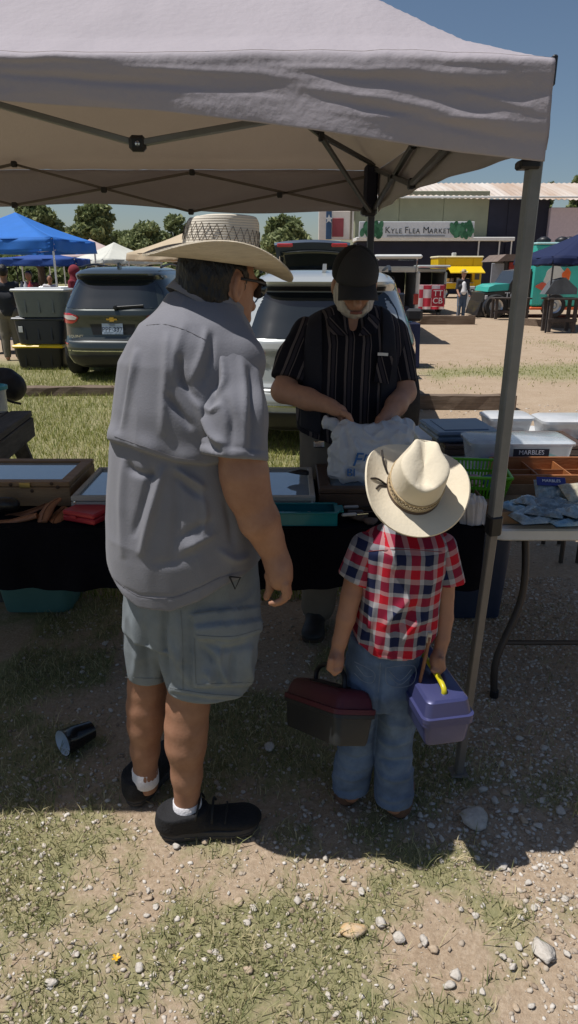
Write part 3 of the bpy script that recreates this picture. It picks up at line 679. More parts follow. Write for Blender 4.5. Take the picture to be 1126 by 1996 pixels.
class SUV:
    T = np.array([  # z, rear y, half width, front y
        (.20, .16, .74, 4.25), (.26, .06, .84, 4.42), (.36, .01, .90, 4.5), (.50, .0, .925, 4.55), (.575, .015, .93, 4.55), (.60, .05, .93, 4.54), (.66, .085, .93, 4.5),
        (.80, .10, .935, 4.48), (.90, .095, .935, 4.42), (.97, .085, .925, 4.3), (1.03, .10, .90, 3.9), (1.08, .14, .875, 3.55), (1.20, .24, .825, 3.2), (1.34, .35, .765, 2.9), (1.46, .44, .715, 2.65), (1.485, .40, .705, 2.6),
        (1.52, .32, .69, 2.5), (1.545, .31, .675, 2.45), (1.59, .42, .63, 2.3), (1.625, .65, .54, 2.1), (1.645, 1.0, .40, 1.9)])
    N = 5.
    def __init__(s, x, y, yaw, paint, label, name='parked_car', sc=1.):
        s.o = V(x, y, 0); s.R = rotz(yaw) * sc; s.paint = paint
        s.t = thing(name, label, 'car', (x, y, 0), 'cars parked behind the stall')
    def prm(s, z):
        T = s.T; return [np.interp(z, T[:, 0], T[:, i]) for i in (1, 2, 3)]
    def w(s, p): return s.o + s.R @ np.array(p, float)
    def rear(s, x, z, off=0.):
        ry, hw, fy = s.prm(z); hl = (fy - ry) / 2; yc = (fy + ry) / 2; q = min(abs(x) / hw, .9995)
        return s.w((x, yc - hl * (1 - q ** s.N) ** (1 / s.N) - off, z))
    def shell(s):
        zs = np.unique(np.concatenate([s.T[:, 0], np.linspace(.2, 1.645, 46)])); n = 88; v = []
        for z in zs:
            ry, hw, fy = s.prm(z); hl = (fy - ry) / 2; yc = (fy + ry) / 2
            for k in range(n):
                a = 2 * math.pi * k / n; c, sn = math.cos(a), math.sin(a); g = lambda q: math.copysign(abs(q) ** (2 / s.N), q)
                v.append(s.w((hw * g(c), yc + hl * g(sn), z)))
        m = len(zs); f = [(i * n + k, i * n + (k + 1) % n, (i + 1) * n + (k + 1) % n, (i + 1) * n + k) for i in range(m - 1) for k in range(n)]
        f += [tuple(range(n))[::-1], tuple(range((m - 1) * n, m * n))]
        obj('body', v, f, s.paint, s.t, True, 50)
    def patch(s, nm, m, rows, off=.006, parent=None, nx=14, thick=.006):
        """rows: (z, x_left, x_right) on the tailgate surface"""
        zr = np.array([r[0] for r in rows]); zz = np.linspace(zr.min(), zr.max(), max(8, len(rows) * 3)); o = np.argsort(zr)
        g = [[s.rear(x, z, off) for x in np.linspace(np.interp(z, zr[o], np.array([r[1] for r in rows])[o]), np.interp(z, zr[o], np.array([r[2] for r in rows])[o]), nx)] for z in zz]
        return B().grid(g, thick).obj(nm, m, parent or s.t, True, 40)
    def build(s, emblem=None, plate=None):
        s.shell()
        g = s.patch('rear_window', glass, [(1.06, -.70, .70), (1.09, -.76, .76), (1.3, -.69, .69), (1.43, -.60, .60), (1.45, -.57, .57)], .008)
        wp = B(); a, b = s.rear(.06, 1.075, .03), s.rear(.47, 1.10, .03); wp.bar(a, b, .035, .02, (0, 1, 0), .005); wp.lathe([(0, -.02), (.035, -.02), (.03, .03), (0, .035)], a, 10, rotx(math.pi / 2)); wp.obj('wiper', black, s.t)
        s.patch('spoiler_lip', black, [(1.462, -.66, .66), (1.50, -.68, .68)], .012)
        for sg in (-1, 1):
            r_ = lambda z, a, b: (z, min(sg * a, sg * b), max(sg * a, sg * b))
            l = s.patch('tail_light', redl, [r_(.845, .62, .934), r_(.87, .55, .934), r_(.93, .50, .93), r_(.975, .56, .922), r_(.99, .66, .915)], .014)
            s.patch('reverse_lens', clearl, [r_(.90, .56, .70), r_(.93, .53, .80), r_(.96, .60, .83)], .019, l, 8)
            s.patch('reflector', redl, [r_(.545, .72, .87), r_(.565, .70, .88)], .008, None, 6)
            p = s.w((sg * 1.02, 2.75, 1.12)); m_ = B(); m_.box(p, (.20, .11, .15), s.R, .03); m_.obj('side_mirror', black, s.t)
            for yy in (.85, 3.6): wheel(s.w((sg * .82, yy, .345)), .345, .225, 'x', s.t)
            B().tube(spline([s.w((sg * .62, .75, 1.63)), s.w((sg * .63, 1.4, 1.68)), s.w((sg * .60, 2.3, 1.64))], 8), .016, 6).obj('roof_rail', black, s.t)
        s.patch('lower_bumper', black, [(.21, -.66, .66), (.30, -.78, .78), (.40, -.80, .80)], .012)
        s.patch('chrome_strip', chrome, [(.452, -.84, .84), (.468, -.84, .84)], .01)
        s.patch('bumper_step', mat('bumper_trim', (.10, .11, .11), .5, .1), [(.585, -.80, .80), (.60, -.80, .80)], .012)
        s.patch('tailgate_seam', black, [(.612, -.76, .76), (.622, -.76, .76)], .004)
        s.patch('plate_recess', black, [(.69, -.30, .30), (.84, -.34, .34)], .004)
        fn = B(); q = s.w((0, .72, 1.632)); fn.prism([s.w((-.018, .62, 1.622)), s.w((-.018, .80, 1.64)), s.w((-.012, .66, 1.70)), s.w((-.012, .63, 1.70))], s.R @ V(.034, 0, 0)); fn.obj('antenna_fin', s.paint, s.t)
        if emblem: emblem(s)
        if plate:
            pl = s.patch('licence_plate', mat('plate_blue_white', s2l(175, 190, 210), .4, .08, 12), [(.70, -.155, .155), (.85, -.155, .155)], .022)
            xd, ud = s.R @ V(1, 0, 0), V(0, 0, 1); ink = mat('plate_ink', s2l(35, 45, 75), .5)
            text_mesh(plate, .098, pl, ink, s.rear(0, .765, .030), xd, ud, .001, name='plate_number')
            text_mesh('TEXAS', .03, pl, ink, s.rear(0, .833, .030), xd, ud, .001, name='plate_heading')
        return s.t
dark_paint = mat('dark_grey_green_paint', s2l(56, 62, 60), .28, .04, 3, metal=.3, coat=1.); silver_paint = mat('silver_paint', (.47, .49, .48), .3, .04, 3, metal=.3, coat=1.)
c0 = G(240, 744); c1 = G(618, 884)
def bowtie(s):
    g = mat('gold_badge', (.62, .42, .12), .25, .1, metal=.9)
    pts = [(-.075, -.012), (-.03, -.012), (-.036, -.03), (.03, -.03), (.036, -.012), (.085, -.012), (.075, .012), (.03, .012), (.036, .03), (-.03, .03), (-.036, .012), (-.085, .012)]
    B().prism([s.rear(a, .91 + b, .012) for a, b in pts], s.R @ V(0, -.012, 0)).obj('badge', g, s.t)
    text_mesh('EQUINOX', .055, s.t, chrome, s.rear(-.55, .665, .016), s.R @ V(1, 0, 0), (0, 0, 1), .002, name='lettering')
SUV(c0[0] - .10, c0[1] - .1, -.05, dark_paint, 'dark grey green car with gold badge, parked at left', sc=1.03).build(bowtie, 'PPF·337')
SUV(c1[0], c1[1] - .1, -.10, silver_paint, 'silver car parked directly behind the bearded vendor', sc=1.0).build()
# car with its tailgate raised behind the silver one
bl_paint = mat('slate_blue_paint', s2l(88, 100, 116), .3, .05, metal=.5, coat=1.)
s3 = SUV(P(607, 600, 12.8)[0], 12.8, -.04, bl_paint, 'slate blue car behind the silver one, tailgate raised high', sc=.98); s3.shell()
s3.patch('open_boot', black, [(.65, -.66, .66), (1.0, -.68, .68), (1.42, -.60, .60)], .012)
def hatch(s, z0=1.58, z1=2.12, out=.55, hw0=.62, hw1=.66, m=None):
    def q(u, x): return s.w((x, .45 - out * u, z0 + (z1 - z0) * u + .06 * math.sin(u * 3.1) - .05 * (x / hw1) ** 2))
    h = B().grid([[q(u, x * (hw0 + (hw1 - hw0) * u)) for x in np.linspace(-1, 1, 13)] for u in np.linspace(0, 1, 8)], .05).obj('raised_tailgate', m or s.paint, s.t, True, 40)
    B().grid([[q(u, x * (hw0 + (hw1 - hw0) * u) * .88) + s.R @ V(0, -.035, 0) for x in np.linspace(-1, 1, 13)] for u in np.linspace(.12, .66, 6)], .01).obj('tailgate_glass', glass, h, True)
    for sg in (-1, 1): B().box(q(.93, sg * hw1 * .72) + s.R @ V(0, -.05, 0), (hw1 * .42, .05, .06), s.R, .012).obj('tail_light', redl, h)
    for sg in (-1, 1): B().tube([s.w((sg * .6, .3, 1.15)), q(.55, sg * hw0 * .95)], .012, 6).obj('gas_strut', chrome, s.t)
hatch(s3, 1.60, 2.13)
# white van with open rear and raised door
def open_van(x, y, yaw, hw, ht, paint, label, items=True, hz=.32):
    Rm = rotz(yaw); o = V(x, y, 0); w_ = lambda *p: o + Rm @ np.array(p, float)
    t = thing('parked_van', label, 'van', (x, y, 0), 'vehicles with open rear doors')
    def pan(nm, m, lo, hi, ch=.03, par=t): lo, hi = np.array(lo), np.array(hi); return B().box(o + Rm @ ((lo + hi) / 2), hi - lo, Rm, ch).obj(nm, m, par)
    pan('side_panel', paint, (-hw, 0, .3), (-hw + .09, 4.2, ht - .12)); pan('side_panel', paint, (hw - .09, 0, .3), (hw, 4.2, ht - .12))
    pan('roof', paint, (-hw + .06, -.03, ht - .13), (hw - .06, 4.0, ht)); pan('floor_pan', black, (-hw + .08, .0, .42), (hw - .08, 4.1, .52)); pan('front_wall', black, (-hw + .1, 2.6, .5), (hw - .1, 2.7, ht - .14)); pan('rear_bumper', mat('grey_plastic', (.25, .25, .26), .5), (-hw + .02, -.1, .32), (hw - .02, .03, .5))
    d = pan('rear_door', paint, (-hw + .08, -.95, ht + hz - .16), (hw - .08, .02, ht + hz - .07), .035); pan('door_glass', glass, (-hw + .2, -.8, ht + hz - .185), (hw - .2, -.2, ht + hz - .158), .01, d)
    for sg in (-1, 1):
        pan('tail_light', redl, (sg * (hw - .075) - .06, -.035, .85), (sg * (hw - .075) + .06, -.005, 1.1), .012)
        for yy in (.8, 3.4): wheel(w_(sg * (hw - .1), yy, .33), .33, .22, 'x', t, 16)
        B().tube([w_(sg * (hw - .1), .2, ht - .25), w_(sg * (hw - .14), -.5, ht + hz - .12)], .014, 6).obj('gas_strut', chrome, t)
    return t
p = P(767, 640, 17.5); open_van(p[0] - .05, 17.5, -.06, .62, 1.72, mat('white_paint', (.62, .62, .60), .3, .04, coat=.8), 'white van with its rear door lifted, boxes inside')
p = P(832, 600, 29); open_van(p[0], 29, .0, .72, 1.68, silver_paint, 'far silver car with its rear door lifted beside yellow trailer', hz=.2)
for k, (px, py, s, c) in enumerate(((748, 560, .3, (.35, .1, .1)), (786, 568, .26, (.12, .12, .16)), (770, 575, .32, (.5, .45, .35)))):
    q = P(px, py, 18.0 + .2 * k); o = B().box((q[0], q[1], .52 + s / 2), (s * 1.1, s, s), rotz(.1 * k), .015).obj('storage_box', mat('box_c%d' % k, c, .7, .15), None); tag(o, ['maroon box inside the white van, leftmost', 'charcoal box inside the white van by its tail light', 'tan box in the middle of the white van'][k], 'box', 'boxes in the white van')
# black pickup at the left stalls
def pickup():
    x0, y0 = P(70, 560, 24)[0], 24.; t = thing('pickup_truck', 'black pickup truck with chrome framed windows behind the hooded person', 'truck', (x0 + 1.6, y0, 0))
    bp = mat('black_paint', (.012, .012, .014), .25, .05, coat=1.)
    b = B(); prof = [(0, .45), (0, 1.05), (.9, 1.08), (1.25, 1.12), (1.75, 1.74), (3.0, 1.76), (3.35, 1.14), (4.6, 1.1), (4.6, .45)]
    b.prism([(x0 + a, y0, c) for a, c in prof], (0, 1.8, 0)).obj('body', bp, t)
    for (q, nm) in (([(1.42, 1.16), (1.82, 1.66), (2.3, 1.68), (2.3, 1.16)], 'window'), ([(2.4, 1.16), (2.4, 1.68), (2.95, 1.68), (3.2, 1.16)], 'window')):
        f = B().prism([(x0 + a, y0 - .012, c) for a, c in q], (0, .01, 0)).obj(nm, glass, t)
        for i in range(4): a, c = q[i], q[(i + 1) % 4]; B().bar((x0 + a[0], y0 - .02, a[1]), (x0 + c[0], y0 - .02, c[1]), .035, .02, (0, 1, 0)).obj('frame', chrome, f)
    B().box((x0 + 2.3, y0 - .01, 1.10), (4.4, .03, .04), None, .005).obj('side_trim', chrome, t)
    for a in (.9, 3.8): wheel(V(x0 + a, y0 + .12, .38), .38, .26, 'y', t, 16)
pickup()
# yellow food trailer
def trailer():
    d = 44.; x = lambda px: P(px, 540, d)[0]; z = lambda py: P(890, py, d)[2]
    t = thing('food_trailer', 'small bright yellow food trailer with a raised serving flap', 'trailer', (x(894), d, 0)); ym = mat('yellow_paint', s2l(225, 190, 25), .4, .05, 2, coat=.4)
    a, b = x(851), x(938); zb = .55; zt = z(503)
    def bx(nm, m, lo, hi, ch=.03, par=t): lo, hi = np.array(lo, float), np.array(hi, float); return B().box((lo + hi) / 2, hi - lo, None, ch).obj(nm, m, par)
    bx('front_panel', ym, (a, d, zb), (x(866), d + .1, zt)); bx('front_panel', ym, (x(920), d, zb), (b, d + .1, zt)); bx('front_panel', ym, (x(866) + .01, d, zb), (x(920) - .01, d + .1, z(551))); bx('front_panel', ym, (x(866) + .01, d, z(526)), (x(920) - .01, d + .1, zt))
    for q in (a, b - .1): bx('side_panel', ym, (q + .002, d + .102, zb), (q + .098, d + 2.2, zt - .002))
    bx('back_panel', mat('dark_interior', (.05, .045, .04), .9), (a + .12, d + 2.1, zb), (b - .12, d + 2.2, zt)); bx('roof', mat('cream_roof', (.6, .55, .38), .6), (a - .05, d - .06, zt + .002), (b + .05, d + 2.3, zt + .12), .05); bx('roof_vent', mat('vent_grey', (.5, .5, .5), .5), (x(885), d + .8, zt + .12), (x(892), d + 1.2, zt + .32))
    fl = B().box(((x(870) + x(936)) / 2, d - .55, z(526)), (x(936) - x(870), 1.1, .06), rotx(.32), .015).obj('serving_flap', ym, t)
    bx('counter', mat('steel_counter', (.5, .5, .5), .35, metal=.7), (x(864), d - .3, z(552)), (x(922), d + .05, z(550)))
    for i, q in enumerate((870, 878, 889, 899, 908)): bx('counter_item', mat('item%d' % i, [(.5, .3, .1), (.15, .12, .1), (.3, .3, .25), (.1, .2, .1), (.4, .35, .2)][i], .6), (x(q), d - .2, z(549)), (x(q + 5), d - .05, z(543 - i % 3)), .01)
    for q in (868, 922): wheel(V(x(q), d + .2, .33), .33, .2, 'y', t, 14)
    bx('price_board', mat('menu_board', (.1, .1, .1), .7), (x(925), d - .03, z(545)), (x(934), d - .005, z(530)), .005)
trailer()
# grey kiosk, white sign board, fence
def kiosk():
    d = 38.; x = lambda px: P(px, 540, d)[0]; z = lambda py: P(970, py, d)[2]
    t = thing('market_kiosk', 'grey sided wooden kiosk with brown roof left of the teal truck', 'kiosk', (x(985), d, 0))
    def bx(nm, m, px0, px1, py0, py1, y0, y1, z0=None): zz = z(py1) if z0 is None else z0; return B().box(((x(px0) + x(px1)) / 2, (y0 + y1) / 2, (z(py0) + zz) / 2), (x(px1) - x(px0), y1 - y0, z(py0) - zz), None, .02).obj(nm, m, t)
    bx('door', mat('kiosk_grey', s2l(135, 138, 145), .7), 956, 980, 513, 570, d - .05, d + .05, .1); bx('wall', mat('kiosk_dark', (.07, .07, .08), .8), 980.5, 1030, 508, 570, d + .2, d + 2.5, 0)
    bx('poster', mat('red_poster', s2l(150, 55, 50), .6, .35, 4), 991, 1006, 511, 535, d + .1, d + .18); bx('post', mat('kiosk_post', (.05, .05, .055), .8), 982, 986, 508, 570, d - .02, d + .1, 0)
    rm = mat('brown_shingle', (.16, .12, .10), .9, .2, 4)
    B().prism([(x(960), d - .6, z(510)), (x(976), d - .6, z(496)), (x(1040), d - .6, z(496)), (x(1040), d - .6, z(508)), (x(982), d - .6, z(509))], (0, 3.2, 0)).obj('roof', rm, t)
kiosk()
def signboard():
    d = 31.; x = lambda px: P(px, 580, d)[0]; z = lambda py: P(940, py, d)[2]
    t = thing('sign_board', 'long white board sign with black letters on the dirt lot', 'sign', (x(930), d, 0))
    B().box(((x(905) + x(975)) / 2, d, (z(558) + .08) / 2), (x(975) - x(905), .06, z(558) - .08), None, .01).obj('board', mat('board_white', (.7, .71, .72), .6, .06), t)
    ink = mat('board_ink', (.03, .03, .035), .7)
    text_mesh('BAIT', .42, t, ink, (x(935), d - .04, z(571)), (1, 0, 0), (0, 0, 1), .005, name='lettering', space=1.1); text_mesh('I', .3, t, ink, (x(924), d - .04, z(563)), (1, 0, 0), (0, 0, 1), .005, name='lettering')
    for q in (908, 972): B().box((x(q), d + .06, .5), (.06, .05, 1.0), None, .005).obj('stake', tim_m, t)
    for i in range(9):
        o = B().box((x(905 + i * 9), d + 4, .55), (.09, .06, 1.1), None, .01).obj('fence_post', black, None) if False else None
signboard()
# teal food truck (facing left)
def food_truck():
    d = 26.; x = lambda px: P(px, 580, d)[0]; z = lambda py: P(1000, py, d)[2]
    t = thing('food_truck', 'teal box food truck with black and teal nose, facing left', 'truck', (x(1040), d, 0))
    teal = mat('teal_paint', s2l(60, 185, 170), .35, .06, 2, coat=.5); org = mat('orange_trim', s2l(205, 95, 50), .5, .1); bk = mat('truck_black', (.02, .02, .022), .35, .1, coat=.5)
    def bx(nm, m, px0, px1, py0, py1, y0, y1, ch=.04, par=t): return B().box(((x(px0) + x(px1)) / 2, (y0 + y1) / 2, (z(py0) + z(py1)) / 2), (x(px1) - x(px0), y1 - y0, z(py0) - z(py1)), None, ch).obj(nm, m, par)
    box = bx('cargo_box', teal, 1034, 1290, 476, 597, d, d + 2.2, .06); bx('bottom_trim', org, 1034, 1290, 598, 604, d - .02, d + 2.2); bx('roof_edge', mat('roof_trim', s2l(150, 185, 185), .5), 1033, 1292, 472, 477, d - .03, d + 2.2)
    cab = B().prism([(x(992), d + .05, z(600)), (x(992), d + .05, z(553)), (x(1006), d + .05, z(528)), (x(1032), d + .05, z(524)), (x(1032), d + .05, z(600))], (0, 2.0, 0)).obj('cab', bk, t)
    B().prism([(x(997), d + .03, z(552)), (x(1008), d + .03, z(532)), (x(1026), d + .03, z(529)), (x(1026), d + .03, z(552))], (0, .015, 0)).obj('cab_window', glass, cab)
    hood = B().prism([(x(946), d + .1, z(608)), (x(943), d + .1, z(590)), (x(945), d + .1, z(572)), (x(991), d + .1, z(566)), (x(991), d + .1, z(608))], (0, 1.9, 0)).obj('fender', bk, t)
    B().prism([(x(951), d + .12, z(569)), (x(953), d + .12, z(560)), (x(965), d + .12, z(555)), (x(992), d + .12, z(553)), (x(991), d + .12, z(566))], (0, 1.84, 0)).obj('hood', teal, t)
    B().prism([(x(934), d + .15, z(616)), (x(941), d + .15, z(589)), (x(946), d + .15, z(589)), (x(953), d + .15, z(616))], (0, 1.8, 0)).obj('push_bumper', bk, t)
    bx('headlight', clearl, 946, 951, 576, 584, d + .05, d + .12, .01); text_mesh('TO', .32, t, mat('white_print', (.7, .7, .7), .6), (x(995), d - .01, z(577)), (1, 0, 0), (0, 0, 1), .004, name='lettering')
    B().lathe([(.42, -.02), (.46, 0), (.42, .1)], (x(967), d + .06, .36), 20, rotx(math.pi / 2)).obj('wheel_arch', bk, t)
    wheel(V(x(967), d + .02, .40), .40, .26, 'y', t, 20); wheel(V(x(1080), d + .05, .42), .42, .3, 'y', t, 20); wheel(V(x(1027), d + 1.8, .38), .38, .3, 'y', t, 12)
    # painted side art: pale cloud, orange scroll, badge
    def blob(nm, m, cx_, cy_, rx, ry, k, seed):
        r = np.random.default_rng(seed); B().prism([(x(cx_ + rx * math.cos(a) * (1 + .18 * math.sin(3 * a + seed))), d - .008 * k, z(cy_ + ry * math.sin(a) * (1 + .15 * math.cos(4 * a)))) for a in np.linspace(0, 6.283, 26)[:-1]], (0, -.006, 0)).obj(nm, m, box)
    crm = mat('mural_cream', s2l(225, 205, 175), .6, .08, 3)
    blob('mural_cloud', mat('mural_white', s2l(215, 215, 205), .6, .05), 1078, 540, 24, 20, 1, 1); blob('mural_sand', crm, 1071, 563, 9, 16, 2, 2); blob('mural_dark', mat('mural_teal_dark', s2l(30, 70, 75), .6, .2, 4), 1088, 552, 14, 9, 3, 3); blob('mural_scroll', mat('mural_orange', s2l(225, 105, 45), .6), 1098, 537, 8, 13, 4, 4); blob('mural_badge', mat('mural_red_orange', s2l(215, 100, 75), .6, .2, 3), 1053, 558, 11, 7, 5, 5); blob('mural_tan', crm, 1101, 490, 13, 8, 6, 6); blob('mural_white_patch', mat('mural_white', (1, 1, 1)), 1084, 556, 7, 4, 7, 7)
    for q in (1062, 1098, 1113): B().lathe([(.0, 0), (.22, 0), (.26, .12), (.12, .22), (0, .24)], (x(q), d + .8, z(473)), 12).obj('roof_vent', black, t, True)
food_truck()
def rough_table(px0, px1, pyt, pyb, label, dm):
    a, b = G(px0, pyb), G(px1, pyb); d = a[1]; zt = P(px0, pyt, d)[2]; t = thing('work_table', label, 'table', (a + b) / 2, 'dark wooden tables by the truck')
    L = b[0] - a[0]
    for k in range(4): B().box(((a[0] + b[0]) / 2, d + .08 + .17 * k, zt), (L + .1, .155, .05), None, .006).obj('plank', dm, t)
    for sx in (a[0] + .06, b[0] - .06):
        for sy in (d + .08, d + .55): B().box((sx, sy, zt / 2), (.09, .09, zt - .05), None, .006).obj('leg', dm, t)
    for sy in (d + .05, d + .58): B().box(((a[0] + b[0]) / 2, sy, zt * .38), (L, .04, .09), None, .005).obj('stretcher', dm, t)
dkw = mat('dark_stained_wood', (.06, .048, .042), .85, .3, 6, .4, 30)
rough_table(1066, 1122, 583, 650, 'dark wooden table under the navy canopy', dkw)
rough_table(963, 1030, 582, 624, 'dark wooden table beside the truck nose', dkw)
q = P(1092, 570, 19.6); o = B(); o.prism([q + V(-.42, 0, -.05), q + V(-.2, 0, .3), q + V(.1, 0, .38), q + V(.45, 0, .1), q + V(.45, 0, -.05)], (0, .4, 0)); tag(o.obj('covered_goods', mat('grey_cover', (.1, .11, .12), .8, .2, 4), None), 'goods under a dark grey cover on the canopy table', 'goods')
# checked red and white tablecloth by the far silver car
def cloth_table(px0, px1, pyt, pyb, d, depth, m, label, nm='clothed_table', cat='table', fold=.04, y_off=0.):
    a, b = P(px0, pyt, d), P(px1, pyt, d); zt = a[2]; zb = max(P(px0, pyb, d)[2], .01)
    t = thing(nm, label, cat, ((a[0] + b[0]) / 2, d, 0))
    B().box(((a[0] + b[0]) / 2, d + depth / 2, zt - .025), (b[0] - a[0] - .02, depth - .02, .03), None, .005).obj('table_top', mat('table_white', (.6, .6, .6), .5), t)
    for sx in (a[0] + .08, b[0] - .08):
        for sy in (d + .1, d + depth - .1): B().tube([(sx, sy, 0), (sx, sy, zt - .04)], .015, 6).obj('leg', black, t)
    v = B()
    per = [(a[0], d), (b[0], d), (b[0], d + depth), (a[0], d + depth), (a[0], d)]; ring = []
    for (x0, y0), (x1, y1) in zip(per[:-1], per[1:]):
        n = max(8, int(math.hypot(x1 - x0, y1 - y0) / .04)); ring += [(x0 + (x1 - x0) * i / n, y0 + (y1 - y0) * i / n) for i in range(n)]
    ring.append(ring[0]); ctr = V((a[0] + b[0]) / 2, d + depth / 2, 0); rows = []
    for h in (0, .1, .4, .7, 1):
        row = []
        for i, (x_, y_) in enumerate(ring):
            o_ = nrm(V(x_, y_, 0) - ctr); am = fold * h * (math.sin(i * .9) * .6 + math.sin(i * .37 + 1) * .5) if i < len(ring) - 1 else 0
            if i == 0: am = 0
            row.append(V(x_, y_, zt + .004 - (zt - zb) * h) + o_ * (.012 + am + .03 * h))
        rows.append(row)
    v.grid(rows); k = len(v.v); v.add([(x_ + .012 * nrm(V(x_, y_, 0) - ctr)[0], y_ + .012 * nrm(V(x_, y_, 0) - ctr)[1], zt + .004) for x_, y_ in ring[:-1]], [tuple(range(len(ring) - 1))])
    v.obj('tablecloth', m, t, True, 40); return t
chk = bpy.data.materials.new('red_white_check'); chk.use_nodes = True
q_ = chk.node_tree.nodes.new('ShaderNodeTexChecker'); q_.inputs['Scale'].default_value = 3.2; q_.inputs[1].default_value = (.55, .03, .06, 1); q_.inputs[2].default_value = (.7, .62, .62, 1)
tcc = chk.node_tree.nodes.new('ShaderNodeTexCoord'); chk.node_tree.links.new(tcc.outputs['Object'], q_.inputs['Vector']); chk.node_tree.links.new(q_.outputs[0], chk.node_tree.nodes['Principled BSDF'].inputs['Base Color'])
cloth_table(817, 866, 556, 603, 27.5, .8, chk, 'small table under a red and white checked cloth')
tb = P(852, 580, 27.4); B().box(tb + V(0, -.08, 0), (.44, .02, .62), None, .005).obj('red_panel', mat('red_print', s2l(165, 30, 50), .6), bpy.data.objects['clothed_table'])
text_mesh('CB', .3, bpy.data.objects['clothed_table'], mat('white_print', (.7, .7, .7), .6), tb + V(0, -.095, -.12), (1, 0, 0), (0, 0, 1), .003); text_mesh('TT', .3, bpy.data.objects['clothed_table'], mat('white_print', (.7, .7, .7), .6), tb + V(0, -.095, .15), (1, 0, 0), (0, 0, 1), .003)
navyc = mat('navy_cloth', s2l(28, 34, 66), .85, .15, 4, .2, 60)
cloth_table(690, 818, 632, 716, 12.4, .7, navyc, 'table under a navy cloth beyond the vendor', fold=.03)
gl = mat('clear_wrap', (.55, .62, .66), .15, .3, 12, .6, 30, coat=.5)
for i, (px, c, s, lb) in enumerate(((800, (.25, .45, .62), .13, 'blue plastic wrapped pack on the navy clothed table'), (780, (.5, .52, .5), .15, 'clear bag of goods at the back of the navy table'), (808, (.62, .5, .42), .1, 'beige bundle behind the blue pack on the navy table'))):
    q = P(px, 628 - 6 * i, 12.6 + .15 * i); v, f = BIG[i]; o = obj('wrapped_goods', v * V(s * 1.2, s, s * 1.1) + V(q[0], q[1], P(800, 632, 12.4)[2] + s * .5), f, mat('goods%d' % i, c, .2, .3, 15, .4, 30, coat=.4), None); tag(o, lb, 'goods', 'goods on the navy table')
# dark folding chair back beside it
t = thing('camp_chair', 'dark camp chair seat back by the navy clothed table', 'chair', G(768, 700)); q = P(768, 585, 11.5)
B().box(q, (.34, .05, .22), rotz(.1), .04).obj('backrest', mat('chair_navy', (.018, .022, .035), .35, .2), t)
for sx in (-.16, .16): B().tube(spline([q + V(sx, .02, .08), q + V(sx, .04, -.4), V(q[0] + sx * 1.2, q[1] + .3, 0)], 6), .012, 6).obj('leg', black, t)
B().box(q + V(0, -.2, -.5), (.36, .4, .03), None, .012).obj('seat', mat('chair_navy', (0, 0, 0)), t)
# ---- left stalls: totes, banner, small goods
def tote(px0, px1, pyt, pyb, d, col, lid, label, zb=None, taper=.88, lidh=.05):
    a, b = P(px0, pyb, d), P(px1, pyt, d); x0, x1 = P(px0, (pyt + pyb) / 2, d)[0], P(px1, (pyt + pyb) / 2, d)[0]; z0 = a[2] if zb is None else zb; z1 = b[2]
    cx_, hw, dep = (x0 + x1) / 2, (x1 - x0) / 2, .55
    t = thing('storage_tote', label, 'tote', (cx_, d + dep / 2, z0), 'stacked storage totes'); cm = mat('tote_' + label[:9], col, .45, .08, 4)
    rows = []
    for u in np.linspace(0, 1, 5):
        k = taper + (1 - taper) * u; row = []
        for i in range(33):
            a_ = 2 * math.pi * i / 32; g = lambda q: math.copysign(abs(q) ** .35, q)
            row.append(V(cx_ + hw * .96 * k * g(math.cos(a_)), d + dep / 2 + dep / 2 * .96 * k * g(math.sin(a_)) + .0, z0 + (z1 - lidh - z0) * u))
        rows.append(row)
    b_ = B(); b_.grid(rows); b_.add([rows[0][i] for i in range(32)], [tuple(range(32))[::-1]]); b_.obj('bin', cm, t, True, 35)
    for sx in (-.5, 0, .5): B().box((cx_ + hw * sx, d + .012 + dep / 2 * (1 - taper) * .5, (z0 + z1) / 2), (.03, .02, (z1 - z0) * .7), rotx(-.05), .005).obj('rib', cm, t)
    B().box((cx_, d + dep / 2, z1 - lidh / 2), (2 * hw, dep, lidh), None, .02).obj('lid', lid, t); B().box((cx_, d + dep / 2, z1 + .005), (1.7 * hw, dep * .75, .02), None, .008).obj('lid_panel', lid, t)
    return t
blk = (.012, .012, .014); ylw = mat('yellow_lid', s2l(225, 190, 20), .4, .05)
tote(24, 124, 673, 716, 12.2, blk, ylw, 'black tote with yellow lid, bottom of its stack', 0.0)
z0 = P(24, 673, 12.2)[2] + .017
t2 = tote(22, 125, 619, 673, 12.2, s2l(45, 50, 62), mat('slate_lid', s2l(52, 58, 70), .45), 'slate blue tote in the middle of its stack', z0)
B().box((P(40, 645, 12.2)[0], 12.205, P(40, 642, 12.2)[2]), (.07, .01, .10), None, .002).obj('paper_tag', mat('paper_white', (.7, .7, .7), .8), t2)
tote(20, 128, 563, 620, 12.15, s2l(105, 112, 112), mat('grey_lid', s2l(165, 170, 172), .45), 'pale grey tote on top of its stack', P(24, 620, 12.2)[2] + .017)
t = thing('market_banner', 'red and white banner hanging in a far stall', 'banner', P(58, 507, 26)); a, b = P(29, 499, 26), P(85, 514, 26)
B().box((a + b) / 2, (b[0] - a[0], .03, a[2] - b[2]), None, .004).obj('sheet', mat('banner_red', s2l(165, 45, 55), .7, .3, 2), t)
for k in range(2): B().box((a + b) / 2 + V(0, -.025, .06 - .12 * k), ((b[0] - a[0]) * .7, .01, .04)).obj('print_line', mat('banner_white', (.6, .55, .55), .7), t)
for sx in (a[0], b[0]): B().tube([(sx, 26, 0), (sx, 26, a[2])], .02, 6).obj('pole', black, t)
p = P(60, 560, 15.5)
cloth_table(-40, 62, 575, 660, 14.6, .7, mat('grey_cloth', (.16, .16, .18), .85, .15), 'grey clothed stall table behind the totes at far left')
